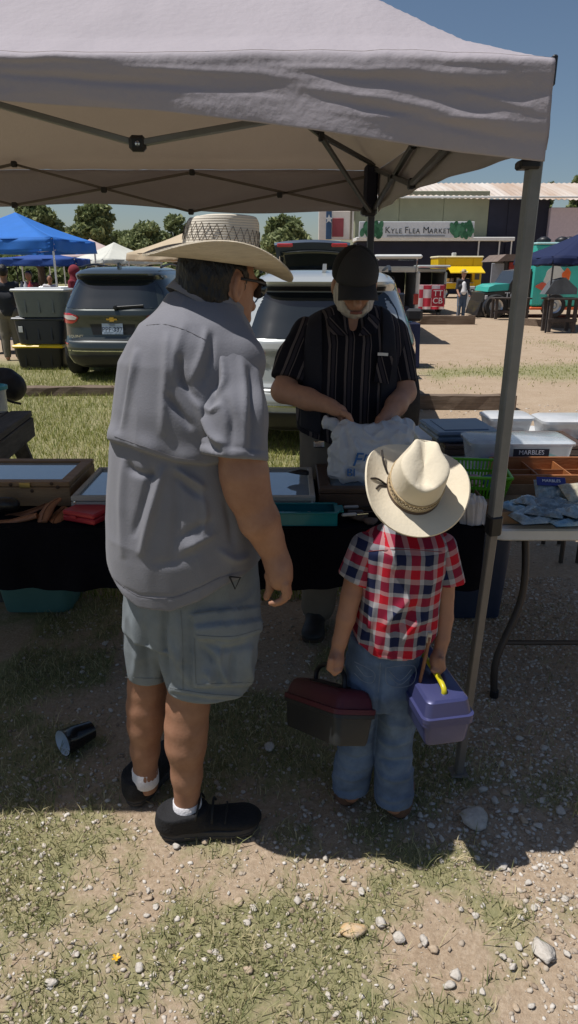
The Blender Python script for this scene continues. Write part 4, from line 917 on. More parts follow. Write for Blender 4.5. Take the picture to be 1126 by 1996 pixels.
for i, (px, c, lb) in enumerate(((52, (.6, .6, .6), 'white bottle with red label on the far left stall'), (61, (.45, .05, .05), 'small red bottle on the far left stall'), (45, (.1, .1, .12), 'dark bottle on the far left stall'))):
    q = P(px, 575, 14.9); o = B().lathe([(.05, 0), (.05, .16), (.02, .21), (.02, .25), (0, .25)], (q[0], 14.9, P(50, 575, 14.6)[2] + .012), 10).obj('bottle', mat('btl%d' % i, c, .3), None, True, 40); tag(o, lb, 'bottle', 'bottles on the left stall')
# ================================================================== the stall canopy overhead
XR, YF, YB, ZE = .575, 1.75, 4.95, 2.11
TENT = thing('stall_canopy', 'big beige pop up canopy with grey steel frame over the stall', 'tent', (-.9, 3.3, 0))
def roof_z(x, y):
    h = 1.55
    a, b, c = (y - YF) / h, (YB - y) / h, (XR - x) / h
    k = .06; m = -k * np.log(np.exp(-a / k) + np.exp(-b / k) + np.exp(-c / k)) + 0
    m = np.minimum(np.minimum(a, b), c) * .55 + .45 * m
    s = np.clip(m, -.05, 1.05)
    z = np.interp(s, [-.05, 0, .083, .197, .35, .5, .75, 1.0, 1.05], [2.085, 2.11, 2.165, 2.285, 2.44, 2.58, 2.82, 3.02, 3.05])
    z = z - .012 + .05 * (y - YF)
    z = z + .012 * fbm(x * 1.7, y * .4, x * 0 + 6, 2) * np.exp(-np.abs(y - YF) / .25)
    return z + .006 * fbm(x * 5, y * 5, x * 0, 3) * sstep(0, .12, s) + .004 * fbm(x * 14, y * 5, x * 0 + 4, 2)
tent_m = mat('beige_canopy_cloth', (.44, .40, .43), .85, .05, 2.2, .25, 45, transl=.22, col2=(.48, .435, .465))
_n = tent_m.node_tree.nodes; _t = [q for q in _n if q.type == 'BSDF_TRANSLUCENT'][0]
for l_ in list(_t.inputs[0].links): tent_m.node_tree.links.remove(l_)
_t.inputs[0].default_value = (.20, .145, .095, 1)
ux = np.linspace(-3.7, XR, 230); uy = np.concatenate([np.linspace(YF, 2.6, 70), np.linspace(2.62, YB, 70)])
XX, YY = np.meshgrid(ux, uy); ZZ = roof_z(XX, YY)
ZZ -= .02 * np.sin(np.clip((XX + 3.7) / 4.3, 0, 1) * 9.4) * sstep(.0, .3, YY - YF) * 0
edge_y = 0
b = B(); b.grid(np.stack([XX, YY + edge_y, ZZ], -1)); b.obj('roof_cover', tent_m, TENT, True)
# front valance: hangs from the eave, lower edge sampled from the picture
def valance(nm, A, Bp, zt, zb, out, folds, nu=150, nv=22, seed=0, rng=None):
    rows = []
    for h in np.linspace(0, 1, nv):
        row = []
        for w_ in np.linspace(0, 1, nu):
            p = A + (Bp - A) * w_; t, bt = zt(w_, p), zb(w_, p); z = t + (bt - t) * h
            o_ = folds(w_, h, p); row.append(np.array([p[0], p[1], z]) + out * o_)
        rows.append(row)
    return B().grid(rows[::-1], .003).obj(nm, tent_m, TENT, True)
cbx = np.array([-400, 0, 300, 500, 700, 900, 1064]); cby = np.array([188, 200, 218, 243, 272, 300, 317])
def zb_front(w_, p):
    px = proj(np.array([p[0], p[1], 2.0]))[0]; py = np.interp(px, cbx, cby); b_ = (CY - py) / FPX; t = p[1] / (b_ * SP + CP); return CAM_H + (b_ * CP - SP) * t
def front_valance():
    n, m = 460, 44; U, H = np.meshgrid(np.linspace(0, 1, n), np.linspace(0, 1, m)); X = -3.7 + (XR + 3.7) * U
    zt = roof_z(X, X * 0 + YF) - .001; zb = np.array([zb_front(0, V(x_, YF, 0)) for x_ in X[0]])[None, :]
    e = .008 * np.sin(X * 7 + 1.3 * H) * H + .014 * fbm(X * 2.2, H * 1.4, X * 0 + 1., 3) * (.2 + H) + .004 * fbm(X * 5, H * 6 + X * 2, X * 0 + 7, 3) * sstep(-.5, .4, X)
    for x0, z0, x1, z1, wd, hg in ((.0, .45, .52, .70, .06, .010), (.1, .60, .55, .85, .05, -.009), (.05, .3, .5, .42, .06, -.008), (-.1, .22, .56, .25, .06, .009), (.2, .15, .58, .05, .05, .008), (-.75, .16, -.3, .02, .07, .012), (-.75, .4, -.1, .55, .08, -.008), (-.4, .2, .1, .38, .07, .007), (.15, .75, .56, .62, .04, .006), (.3, .35, .57, .55, .03, .005)):
        t = np.clip((X - x0) / (x1 - x0), 0, 1); dz = H - (z0 + (z1 - z0) * t); dx = np.maximum(np.maximum(x0 - X, X - x1), 0)
        e += .5 * hg * np.exp(-(dz / wd) ** 2 - (dx / .1) ** 2) * np.sin(math.pi * np.clip(t * .9 + .05, 0, 1))
    q = np.clip(H / .14, 0, 1); rr = .022 * (1 + .5 * fbm(X * 3, X * 0, X * 0 + 5, 2)); out = rr * np.sin(q * math.pi / 2)        # rolled eave
    Z = np.where(H < .14, zt - rr * (1 - np.cos(q * math.pi / 2)) - (H / .14) * .004, zt - rr - .004 + (zb - zt + rr + .004) * (H - .14) / .86)
    pts = np.stack([X, YF - .001 - out - e * sstep(.0, .12, H), Z], -1)
    B().grid(pts[::-1], .003).obj('front_valance', tent_m, TENT, True)
front_valance()
soft = lambda k: (lambda w_, h, p: .01 * math.sin(w_ * 31 + 2 * h) * h + .015 * float(fbm(np.array(w_ * k), np.array(h * 1.5), np.array(3.), 3)) * h)
valance('side_valance', V(XR + .002, YF, 0), V(XR + .002, YB, 0), lambda w_, p: float(roof_z(np.array(XR), p[1])) - .001, lambda w_, p: 1.905 + .10 * w_ + .03 * math.sin(math.pi * w_), V(1, 0, 0), soft(7), 60, 8)
valance('rear_valance', V(XR, YB + .002, 0), V(-3.7, YB + .002, 0), lambda w_, p: float(roof_z(p[0], np.array(YB))) - .001, lambda w_, p: 2.0 + .05 * sstep(.2, -1.6, p[0]) + .012 * math.sin(p[0] * 4), V(0, 1, 0), soft(14), 90, 8)
steel = mat('grey_painted_steel', (.17, .18, .19), .45, .12, 10, .1, 60, metal=.3); steel2 = mat('dark_steel', (.05, .052, .056), .45, .15, 10, metal=.3)
lowst = mat('taupe_steel', (.17, .155, .14), .5, .12, 10, metal=.25)
pb, ptop, pj = G(893, 1508), P(1041, 322, 1.83), P(962, 1022, 1.95)
post = B().bar(pj - (ptop - pj) * .02, ptop + V(0, 0, .05), .033, .033, (1, .2, 0), .004).obj('front_post', steel, TENT)
B().bar(pb, pj, .026, .026, (1, .2, 0), .003).obj('inner_post', lowst, TENT)
B().bar(pj - (ptop - pj) * .035, pj + (ptop - pj) * .035, .041, .041, (1, .2, 0), .006).obj('post_sleeve', black, TENT)
B().box(pb + V(.0, 0, .006), (.06, .055, .006), None, .002).obj('foot_plate', lowst, TENT)
B().box(ptop + V(-.015, .0, .0), (.052, .045, .02), None, .005).obj('corner_bracket', black, TENT)
B().box(P(1082, 135, 1.75) + V(.0, .02, 0), (.012, .03, .06), None, .003).obj('corner_tab', black, TENT)
bpx = P(722, 430, 4.85)
B().bar((bpx[0] + .02, 4.85, 0), (bpx[0], 4.85, 2.32), .042, .042, (1, 0, 0), .004).obj('rear_post', steel2, TENT)
B().box(P(722, 372, 4.85), (.085, .09, .30), None, .015).obj('navy_corner_wrap', mat('navy_wrap', (.015, .016, .035), .7), TENT); B().box(P(718, 412, 4.84), (.10, .08, .05), None, .01).obj('slider', black, TENT)
def bars(lst, d, m, wd=.026, nm='truss_bar', joints=()):
    for (a, b_) in lst: B().bar(P(*a, d) if len(a) == 2 else P(*a), P(*b_, d) if len(b_) == 2 else P(*b_), .014, wd, (0, 1, 0), .002).obj(nm, m, TENT)
    for j in joints: B().box(P(*j, d - .015), (.035, .03, .035) if d > 3 else (.03, .022, .03), None, .006).obj('joint', black, TENT)
bars([((718, 411), (374, 336)), ((712, 345), (372, 413)), ((374, 336), (28, 400)), ((372, 413), (27, 320)), ((27, 320), (-320, 395)), ((28, 400), (-320, 310))], 4.84, mat('truss_taupe', (.12, .10, .085), .5, .1, metal=.3), .026, joints=[(374, 336), (372, 413), (27, 320), (28, 400), (202, 370), (545, 380)])
bars([((268, 280), (0, 205)), ((0, 205), (-300, 121))], 1.93, steel, .028); bars([((268, 280), (640, 214))], 1.92, steel, .028)
B().box(P(268, 280, 1.915), (.042, .028, .036), rotz(.1), .008).obj('joint', black, TENT); B().lathe([(0, 0), (.007, 0), (.006, .004), (0, .005)], P(268, 280, 1.90), 8, rotx(math.pi / 2)).obj('bolt', chrome, TENT)
# side truss and roof struts at the rear corner
X_ = XR - .03
for a, b_ in ((V(X_, 4.8, 2.02), V(X_, 3.4, 2.17)), (V(X_, 4.8, 2.24), V(X_, 3.4, 2.01)), (V(X_, 3.4, 2.17), V(X_, 2.0, 1.96)), (V(X_, 3.4, 2.01), V(X_, 2.0, 2.08)), (V(X_ - .02, 4.75, 2.26), P(622, 262, 3.95)), (V(X_ - .03, 4.8, 2.0), P(628, 270, 3.95)), (P(622, 262, 3.95), V(-.9, 3.4, 2.9))):
    B().bar(a, b_, .022, .022, (0, 0, 1), .002).obj('truss_bar', steel2, TENT)
for q in (V(X_, 3.4, 2.17), V(X_, 3.4, 2.01), V(X_, 4.1, 2.11), V(X_, 2.72, 2.06), P(626, 266, 3.95)): B().box(q, (.03, .045, .045), None, .006).obj('joint', black, TENT)

# ================================================================== black clothed table and its goods
TZ, TF, TB = .74, 2.42, 3.10
t = thing('folding_table', 'long folding table hidden under the black cloth', 'table', (-.8, 2.75, 0), 'folding tables')
B().box((-.85, 2.76, TZ - .03), (3.1, .64, .04), None, .015).obj('table_top', mat('table_white', (.6, .6, .6), .5), t)
for x_ in (-2.1, .45):
    for y_ in (2.52, 3.0): B().tube(spline([(x_, y_, TZ - .05), (x_, y_, .4), (x_ + .03, y_, 0)], 6), .014, 8).obj('leg', mat('brown_steel', (.055, .045, .038), .5, .1, metal=.3), t)
    B().tube([(x_, 2.52, .3), (x_, 3.0, .3)], .01, 6).obj('crossbar', MATS['brown_steel'], t)
xr = P(944, 1020, TF)[0]
rows = []
xs_ = np.linspace(-2.5, xr, 150)
for h in np.linspace(0, 1, 9):
    rows.append([V(x_, TF - .012 - h * .012 - .012 * h * (math.sin(x_ * 21) + .6 * math.sin(x_ * 47 + 1)), TZ + .003 - h * .245 + .004 * h * math.sin(x_ * 9)) for x_ in xs_])
cl = B(); cl.grid(rows[::-1])
cl.grid([[V(x_, y_, TZ + .003 + .001 * math.sin(x_ * 13 + y_ * 9)) for x_ in xs_[::3]] for y_ in np.linspace(TF - .012, TB, 12)])
ys_ = np.linspace(TF - .012, TB, 30)
cl.grid([[V(xr + .002 + h * .012 + .012 * h * math.sin(y_ * 23), y_, TZ + .003 - h * .245) for y_ in ys_] for h in np.linspace(1, 0, 7)])
o = cl.obj('tablecloth', mat('black_cloth', (.0035, .0035, .006), .95, .3, 6, .15, 60, spec=.1), None, True, 50); tag(o, 'black cloth draped over the long front table', 'tablecloth')
skyglass = mat('case_glass', (.25, .33, .42), .03, .05, spec=1., coat=1.)
def case(x0, x1, y0, y1, zt, wood, label, inner, frame=.045, lidline=True, nm='display_case', skew=0.):
    t = thing(nm, label, 'display case', ((x0 + x1) / 2, (y0 + y1) / 2, TZ + .004), 'glass topped display cases'); zb = TZ + .006
    S = lambda p: V(p[0] + skew * (p[1] - y0), p[1], p[2])
    def pl(nm_, m, lo, hi, ch=.003, par=t):
        lo, hi = np.array(lo), np.array(hi); q = B(); q.box((lo + hi) / 2, hi - lo, None, ch); q.v = [tuple(S(p)) for p in q.v]; return q.obj(nm_, m, par)
    pl('front_board', wood, (x0, y0, zb), (x1, y0 + .014, zt - .022)); pl('back_board', wood, (x0, y1 - .014, zb), (x1, y1, zt - .022)); pl('side_board', wood, (x0, y0 + .015, zb), (x0 + .014, y1 - .015, zt - .022)); pl('side_board', wood, (x1 - .014, y0 + .015, zb), (x1, y1 - .015, zt - .022))
    for lo, hi in (((x0, y0, zt - .02), (x1, y0 + frame, zt)), ((x0, y1 - frame, zt - .02), (x1, y1, zt)), ((x0, y0 + frame + .001, zt - .02), (x0 + frame, y1 - frame - .001, zt)), ((x1 - frame, y0 + frame + .001, zt - .02), (x1, y1 - frame - .001, zt))): pl('lid_frame', wood, lo, hi)
    pl('pane', skyglass, (x0 + frame - .004, y0 + frame - .004, zt - .016), (x1 - frame + .004, y1 - frame + .004, zt - .010), .001); pl('lining', inner, (x0 + .016, y0 + .016, zb + .002), (x1 - .016, y1 - .016, zb + .01), .001)
    return t
pine = mat('knotty_pine', (.20, .115, .058), .55, .35, 4, .3, 40, col2=(.30, .19, .10), stretch=(.7, 5, 5)); greyw = mat('greyed_wood', (.35, .34, .31), .6, .12, 6, .2, 40, stretch=(.6, 5, 5)); darkw = mat('dark_walnut', (.075, .045, .03), .45, .3, 5, .2, 40, stretch=(.7, 5, 5))
felt = mat('case_lining', (.2, .25, .3), .9)
t = case(-1.55, -.878, 2.65, 3.02, .848, pine, 'knotty pine display case with glass lid at left end of the table', felt)
B().box(P(48, 946, 2.645), (.045, .006, .022), None, .002).obj('latch', mat('brass', (.45, .36, .15), .3, .1, metal=.9), t)
for k in range(4): B().lathe([(0, 0), (.008, 0), (.0, .002)], P((20, 62, 112, 100)[k], (945, 957, 950, 943)[k], 2.648), 8, rotx(math.pi / 2)).obj('knot', mat('knot', (.05, .025, .012), .6), t)
t = case(-.845, .102, 2.545, 2.97, .822, greyw, 'shallow whitewashed display case with glass lid behind the man', felt, .022)
for x_ in (-.83, .09): B().lathe([(0, 0), (.005, 0), (.004, .002), (0, .003)], (x_, 2.543, .80), 8, rotx(math.pi / 2)).obj('screw', chrome, t)
case(.118, .62, 2.60, 2.98, .835, darkw, 'dark walnut display case under the white plastic bag', felt, .05)
# solid black lump added in place of a dark reflection on the white case
v, f = BIG[3]; o = obj('reflection_lump', v * V(.055, .04, .028) + V(.045, 2.80, .845), f, mat('black_leather_and_reflection', (.012, .012, .013), .4, .2, 30, .3, 80), None, True); tag(o, 'black lump standing for a dark reflection on the whitewashed display case', 'case')
# leather holsters
lea = [mat('tan_leather', (.27, .115, .055), .55, .25, 14, .3, 70), mat('brown_leather', (.17, .07, .035), .5, .25, 14, .3, 70)]
def holster(path, wd, label, m, thick=.5):
    pts = [P(*q) for q in path]; n = 14; c = spline(pts, n); w_ = np.interp(np.linspace(0, 1, n), np.linspace(0, 1, len(wd)), wd)
    b = B(); b.tube(c, w_, 12, True, thick)
    t = thing('leather_holster', label, 'holster', c.mean(0) * V(1, 1, 0) + V(0, 0, TZ + .004), 'leather holsters on the table')
    b.obj('pouch', m, t, True, 60)
    tt = np.gradient(c, axis=0); up = V(0, -.55, .85); st = B(); st.tube(c[1:-1] + up * (w_[1:-1, None] * .55), .0022, 5); st.obj('welt', lea[1], t); return t
holster([(118, 972, 2.58), (100, 985, 2.55), (88, 1003, 2.51), (82, 1020, 2.47)], [.012, .024, .032, .020], 'tan holster standing upright in the leather heap', lea[0])
holster([(130, 992, 2.58), (118, 1005, 2.55), (108, 1018, 2.5), (104, 1028, 2.46)], [.03, .036, .036, .028], 'wide tan holster at the right of the leather heap', lea[0])
holster([(92, 982, 2.60), (70, 993, 2.57), (40, 1003, 2.56), (5, 1008, 2.55)], [.012, .018, .02, .016], 'brown strap of leather along the back of the heap', lea[1], .35)
holster([(72, 1005, 2.50), (45, 1012, 2.49), (20, 1018, 2.48), (-15, 1020, 2.47)], [.018, .02, .018, .016], 'pale rolled leather piece in front at far left', lea[0], .6)
o = B(); o.tube(spline([P(-20, 985, 2.56), P(10, 982, 2.55), P(38, 985, 2.56)], 10), np.array([.02, .028, .032, .034, .034, .034, .033, .03, .024, .012]), 12, True, .8); tag(o.obj('black_pouch', mat('black_leather_and_reflection', (0, 0, 0)), None, True), 'shiny black pouch at far left behind the leather', 'pouch', 'leather holsters on the table')
t = thing('red_case', 'flat red plastic case on the black cloth', 'case', V(P(175, 1010, 2.5)[0], 2.5, TZ + .004)); rdm = mat('red_plastic', (.36, .02, .03), .4, .1, 8); c = V(P(172, 1010, 2.5)[0], 2.505, TZ + .007)
B().box(c + V(0, 0, .011), (.15, .12, .022), rotz(-.42), .005).obj('base', rdm, t); B().box(c + V(0, 0, .033), (.15, .12, .02), rotz(-.42), .006).obj('lid', rdm, t); B().box(c + rotz(-.42) @ V(-.02, -.062, .022), (.03, .008, .012), rotz(-.42), .002).obj('clasp', rdm, t)
# teal handled tray
t = thing('teal_tray', 'translucent teal plastic tray with side handles at the table front', 'tray', V(.05, 2.49, TZ + .004)); tm = mat('teal_plastic', (.01, .21, .24), .25, .1, 6, coat=.3, transl=.25)
x0, x1, y0, y1 = P(505, 1000, 2.47)[0], P(655, 1000, 2.47)[0], 2.425, 2.535
B().box(((x0 + x1) / 2, (y0 + y1) / 2, TZ + .009), (x1 - x0 - .02, y1 - y0 - .02, .006), None, .002).obj('base', tm, t)
for a, b_ in (((x0, y0), (x1, y0)), ((x1, y0), (x1, y1)), ((x1, y1), (x0, y1)), ((x0, y1), (x0, y0))): B().bar(V(*a, TZ + .03), V(*b_, TZ + .03), .004, .05, (0, 0, 1), .001).obj('wall', tm, t) ; B().bar(V(*a, TZ + .057), V(*b_, TZ + .057), .016, .006, (0, 0, 1), .002).obj('rim', tm, t)
for x_ in (x0 - .012, x1 + .012): B().box((x_, (y0 + y1) / 2, TZ + .055), (.03, .07, .008), None, .003).obj('handle', tm, t)
for k in range(7):
    v, f = BIG[k]; o = obj('small_parcel', v * .016 + V(x0 + .05 + .035 * k, 2.48 + .02 * math.sin(k * 2), TZ + .03), f, [mat('parcel_white', (.55, .56, .58), .4, .2, 30), mat('parcel_blue', (.06, .16, .25), .4, .3, 30)][k % 3 == 0], None); tag(o, 'small wrapped piece inside the teal tray', 'parcel', 'wrapped pieces in the teal tray')
# knife blades and paper slips between the tray and child
for k, (px, py, c, a) in enumerate(((688, 962, (.32, .24, .15), .1), (690, 976, (.16, .16, .17), -.05), (684, 988, (.38, .37, .36), .12), (692, 997, (.07, .07, .08), 0), (680, 1003, (.45, .44, .42), .2))):
    q = G(px, py, TZ + .02 + .004 * k); t = thing('pocket_knife', ['tan handled knife topmost of the little pile by the child', 'grey handled knife second in the little pile', 'bright bladed knife in the middle of the little pile', 'black handled knife low in the little pile', 'white handled knife at the front of the little pile'][k], 'knife', V(q[0], q[1], TZ + .004), 'pocket knives in a pile')
    R_ = rotz(a); B().box(q, (.06, .014, .012), R_, .004).obj('handle', mat('knife%d' % k, c, .4, .2), t); B().prism([q + R_ @ V(.03, -.006, -.001), q + R_ @ V(.075, -.003, -.001), q + R_ @ V(.085, .004, -.001), q + R_ @ V(.03, .006, -.001)], (0, 0, .002)).obj('blade', chrome, t)
for k, (px, py, s, c) in enumerate(((700, 1008, .045, (.10, .07, .05)), (722, 1012, .035, (.13, .09, .07)), (880, 990, .05, (.12, .09, .08)), (872, 1003, .035, (.15, .11, .10)))):
    q = G(px, py, TZ + .02); v, f = BIG[(k + 3) % 9]; o = obj('rock_specimen', v * V(s, s * .8, s) + V(q[0], max(q[1], 2.46), TZ + s * .4), f, mat('rock%d' % k, c, .8, .3, 25, .5, 50), None); tag(o, ['dark lumpy rock specimen left of the child\'s hat brim', 'small dark rock under the child\'s hat brim', 'dark rock specimen beside the white crystal cluster', 'smaller brownish rock below the dark one by the crystal'][k], 'rock', 'rock specimens for sale')
# white quartz cluster
t = thing('crystal_cluster', 'cloudy white crystal cluster standing at the table corner', 'crystal', V(P(918, 1020, 2.46)[0], 2.46, TZ + .004)); qz = mat('cloudy_quartz', (.62, .58, .56), .45, .12, 18, .5, 30, transl=.25)
r_ = np.random.default_rng(11)
for k in range(16):
    px = 897 + 46 * r_.random(); top = 955 + 20 * r_.random() + 14 * abs(px - 920) / 25; a, b_ = P(px * .7 + 920 * .3, 1022, 2.45 + .05 * r_.random()), P(px, top, 2.455 + .05 * r_.random()); a[2] = max(a[2], TZ - .01)
    B().tube([a, a + (b_ - a) * .8, b_], np.array([.016, .017, .004]) * (.8 + .5 * r_.random()), 6).obj('crystal_point', qz, t)
# ================================================================== right folding table and goods
t = thing('folding_table', 'white plastic folding table at right, standing lengthwise', 'table', (1.15, 3.3, 0), 'folding tables'); wp = mat('white_table_plastic', (.58, .58, .57), .5, .06, 5, .1, 60)
def rrect(x0, x1, y0, y1, r, n=8):
    out = []
    for cx_, cy_, a0 in ((x1 - r, y0 + r, -90), (x1 - r, y1 - r, 0), (x0 + r, y1 - r, 90), (x0 + r, y0 + r, 180)):
        out += [(cx_ + r * math.cos(R(a0 + 90 * i / n)), cy_ + r * math.sin(R(a0 + 90 * i / n))) for i in range(n + 1)]
    return out
b = B(); o1 = rrect(.745, 1.55, 2.40, 4.22, .07)
n = len(o1); b.add([(x_, y_, TZ - .05) for x_, y_ in rrect(.76, 1.535, 2.415, 4.205, .06)] + [(x_, y_, TZ - .04) for x_, y_ in o1] + [(x_, y_, TZ - .006) for x_, y_ in o1] + [(x_, y_, TZ) for x_, y_ in rrect(.752, 1.543, 2.407, 4.213, .065)], [(i + k * n, (i + 1) % n + k * n, (i + 1) % n + k * n + n, i + k * n + n) for k in range(3) for i in range(n)] + [tuple(range(n))[::-1], tuple(range(3 * n, 4 * n))]); b.obj('table_top', wp, t, True, 35)
lgm = mat('brown_steel', (0, 0, 0))
for yy in (2.60, 4.0):
    for sx, x_ in ((1, .90), (-1, 1.42)):
        B().tube(spline([(x_ + .05 * sx, yy + (.02 if yy < 3 else -.02), TZ - .05), (x_ + .05 * sx, yy - .05 * (1 if yy < 3 else -1), .50), (x_ + .03 * sx, yy - .08 * (1 if yy < 3 else -1), .36), (x_ - .06 * sx, yy - .15 * (1 if yy < 3 else -1), .16), (x_ - .06 * sx, yy - .17 * (1 if yy < 3 else -1), 0)], 20), .0145, 10).obj('leg', lgm, t, True)
        B().lathe([(.018, 0), (.018, .03), (.015, .032)], (x_ - .06 * sx, yy - .17 * (1 if yy < 3 else -1), -.002), 10).obj('foot_cap', black, t)
    B().tube([(.87, yy - .12 * (1 if yy < 3 else -1), .22), (1.45, yy - .12 * (1 if yy < 3 else -1), .22)], .011, 8).obj('crossbar', lgm, t)
    B().tube([(.95, yy, TZ - .06), (1.37, yy, TZ - .06)], .012, 8).obj('crossbar', lgm, t)
nb = B(); nb.add([(x_, y_, 0.002) for x_, y_ in rrect(.80, 1.06, 3.1, 3.45, .04)] + [(x_, y_, .42) for x_, y_ in rrect(.78, 1.08, 3.08, 3.47, .05)], [(i, (i + 1) % 36, (i + 1) % 36 + 36, i + 36) for i in range(36)] + [tuple(range(36))[::-1], tuple(range(36, 72))]); tag(nb.obj('storage_bin', mat('navy_bin', s2l(38, 48, 70), .5, .1), None, True, 35), 'navy bin on the ground under the white table', 'bin')
# cardboard tray with bagged goods
card = mat('cardboard', (.24, .15, .085), .85, .15, 12, .2, 60)
t = thing('cardboard_tray', 'shallow cardboard tray full of bagged toys on the white table', 'tray', (1.06, 2.56, TZ + .002)); x0, x1, y0, y1 = .77, 1.40, 2.45, 2.80; zb = TZ + .004
B().box(((x0 + x1) / 2, (y0 + y1) / 2, zb + .003), (x1 - x0 - .012, y1 - y0 - .012, .004)).obj('base', card, t)
for a, b_ in (((x0, y0), (x1, y0)), ((x1, y0), (x1, y1)), ((x1, y1), (x0, y1)), ((x0, y1), (x0, y0))): B().bar(V(*a, zb + .025), V(*b_, zb + .025), .005, .048, (0, 0, 1)).obj('wall', card, t)
bagm = [mat('bag_greyblue', (.14, .19, .21), .18, .5, 40, .9, 45, coat=.8, col2=(.36, .43, .45)), mat('bag_dark', (.05, .07, .08), .2, .5, 40, .9, 45, coat=.8, col2=(.22, .28, .30)), mat('bag_blue', (.05, .22, .40), .2, .4, 20, .8, 40, coat=.6, col2=(.45, .52, .45))]
def bag(px, py, z, sx, sy, sz, rz, m, label, seed, group='bagged toys in the cardboard tray', tilt=0., hdr=None):
    r = np.random.default_rng(seed); c = G(px, py, z); nx, ny = 18, 14; U, W = np.meshgrid(np.linspace(-1, 1, nx), np.linspace(-1, 1, ny)); puff = np.clip((1 - U ** 4) * (1 - W ** 4), 0, 1) ** .6
    bm = fbm(U * 2.5 + seed, W * 2.5, U * 0 + seed, 3); H = puff * (.55 + .6 * bm)
    Rm = rotz(rz) @ rotx(tilt); top = np.stack([U * sx * (1 + .05 * W), W * sy * (1 + .05 * U), H * sz + .004], -1) @ Rm.T + c; bot = np.stack([U * sx * .98, W * sy * .98, -puff * sz * .15], -1) @ Rm.T + c
    t = thing('toy_bag', label, 'bag', c, group); q = B(); q.grid(top); q.grid(bot[:, ::-1]); q.obj('pouch', m, t, True)
    if hdr:
        h = B(); e = c + Rm @ V(0, sy * .62, sz * .55 + .012); h.box(e, (sx * 1.9, sy * .62, .004), Rm, .001); o_ = h.obj('header_card', mat('header_blue', s2l(40, 50, 120), .4, .1), t); text_mesh(hdr, sx * .30, o_, mat('header_white', (.7, .7, .75), .5), e + Rm @ V(0, 0, .004), Rm @ V(1, 0, 0), Rm @ V(0, 1, 0), .0008)
bag(1040, 1010, TZ + .035, .085, .07, .035, .2, bagm[0], 'crinkled clear bag at the front left of the cardboard tray', 1)
bag(1100, 1008, TZ + .035, .075, .06, .03, -.2, bagm[1], 'dark grey bag right of the crinkled one in the tray', 2)
bag(1010, 990, TZ + .04, .06, .06, .03, .5, bagm[2], 'blue and yellow bag at the left edge of the tray', 3)
bag(1090, 985, TZ + .06, .10, .06, .03, .05, bagm[1], 'long flat dark bag lying across the tray', 4)
bag(1112, 1022, TZ + .04, .07, .03, .02, .1, bagm[2], 'bright blue card bag at the front lip of the tray', 5)
bag(1135, 985, TZ + .05, .07, .07, .035, .3, bagm[0], 'grey bag at the right of the tray', 6)
bag(1060, 1000, TZ + .055, .07, .05, .025, -.4, bagm[1], 'small dark bag lying between the crinkled bags', 8)
bag(1118, 1000, TZ + .06, .06, .05, .03, .6, bagm[0], 'clear bag leaning at the right rear of the tray', 9)
bag(1030, 978, TZ + .06, .05, .045, .025, .9, bagm[0], 'small clear bag at the left rear of the tray', 10)
bag(1120, 962, TZ + .09, .05, .05, .025, .2, mat('bag_cream', (.42, .38, .28), .3, .4, 20, .8, 40, coat=.5), 'cream paper packet behind the blue header card', 12, tilt=.5)
bag(1072, 962, TZ + .075, .058, .062, .03, -.12, bagm[0], 'bag with blue header card propped on top of the tray', 7, tilt=.75, hdr='MARBLES')
# green basket with slots
def basket():
    t = thing('green_basket', 'lime green slotted plastic basket behind the tent post', 'basket', (.78, 2.86, TZ + .002)); gm_ = mat('lime_plastic', (.12, .38, .015), .4, .08, 6)
    x0, x1, y0, y1 = .69, .93, 2.72, 3.02; zb = TZ + .004; Rm = rotz(-.12); c = V((x0 + x1) / 2, (y0 + y1) / 2, 0); w_ = lambda x_, y_, z: c + Rm @ (V(x_, y_, 0) - c) + V(0, 0, z)
    B().box(c + V(0, 0, zb + .003), (x1 - x0 - .05, y1 - y0 - .05, .005), Rm, .001).obj('base', gm_, t)
    ring = [(x0, y0), (x1, y0), (x1, y1), (x0, y1)]; base = [(x0 + .025, y0 + .025), (x1 - .025, y0 + .025), (x1 - .025, y1 - .025), (x0 + .025, y1 - .025)]
    for i in range(4):
        a, b_, a2, b2 = ring[i], ring[(i + 1) % 4], base[i], base[(i + 1) % 4]
        B().bar(w_(*a, zb + .10), w_(*b_, zb + .10), .012, .012, (0, 0, 1), .003).obj('rim', gm_, t); B().bar(w_(*(.5 * np.array(a) + .5 * np.array(a2)), zb + .052), w_(*(.5 * np.array(b_) + .5 * np.array(b2)), zb + .052), .004, .012, (0, 0, 1)).obj('band', gm_, t)
        n = 15
        for k in range(n):
            u = (k + .5) / n; p, q = np.array(a2) + (np.array(b2) - np.array(a2)) * u, np.array(a) + (np.array(b_) - np.array(a)) * u
            B().bar(w_(*p, zb), w_(*q, zb + .10), .008 if i % 2 else .008, .004, (0, 0, 1)).obj('slat', gm_, t)
    for k in range(9):
        v, f = BIG[k]; o = obj('basket_trinket', v * (.03 + .01 * (k % 3)) + w_(x0 + .06 + .06 * (k % 3), y0 + .06 + .08 * (k // 3), zb + .035), f, [mat('trinket_grey', (.18, .19, .2), .5, .3, 20), mat('trinket_pink', (.5, .28, .28), .5, .3, 20), mat('trinket_blue', (.04, .08, .16), .5, .3, 20)][k % 3], None); tag(o, ['grey wrapped trinket inside the green basket', 'pinkish trinket inside the green basket', 'navy trinket inside the green basket'][k % 3], 'trinket', 'trinkets in the green basket')
basket()
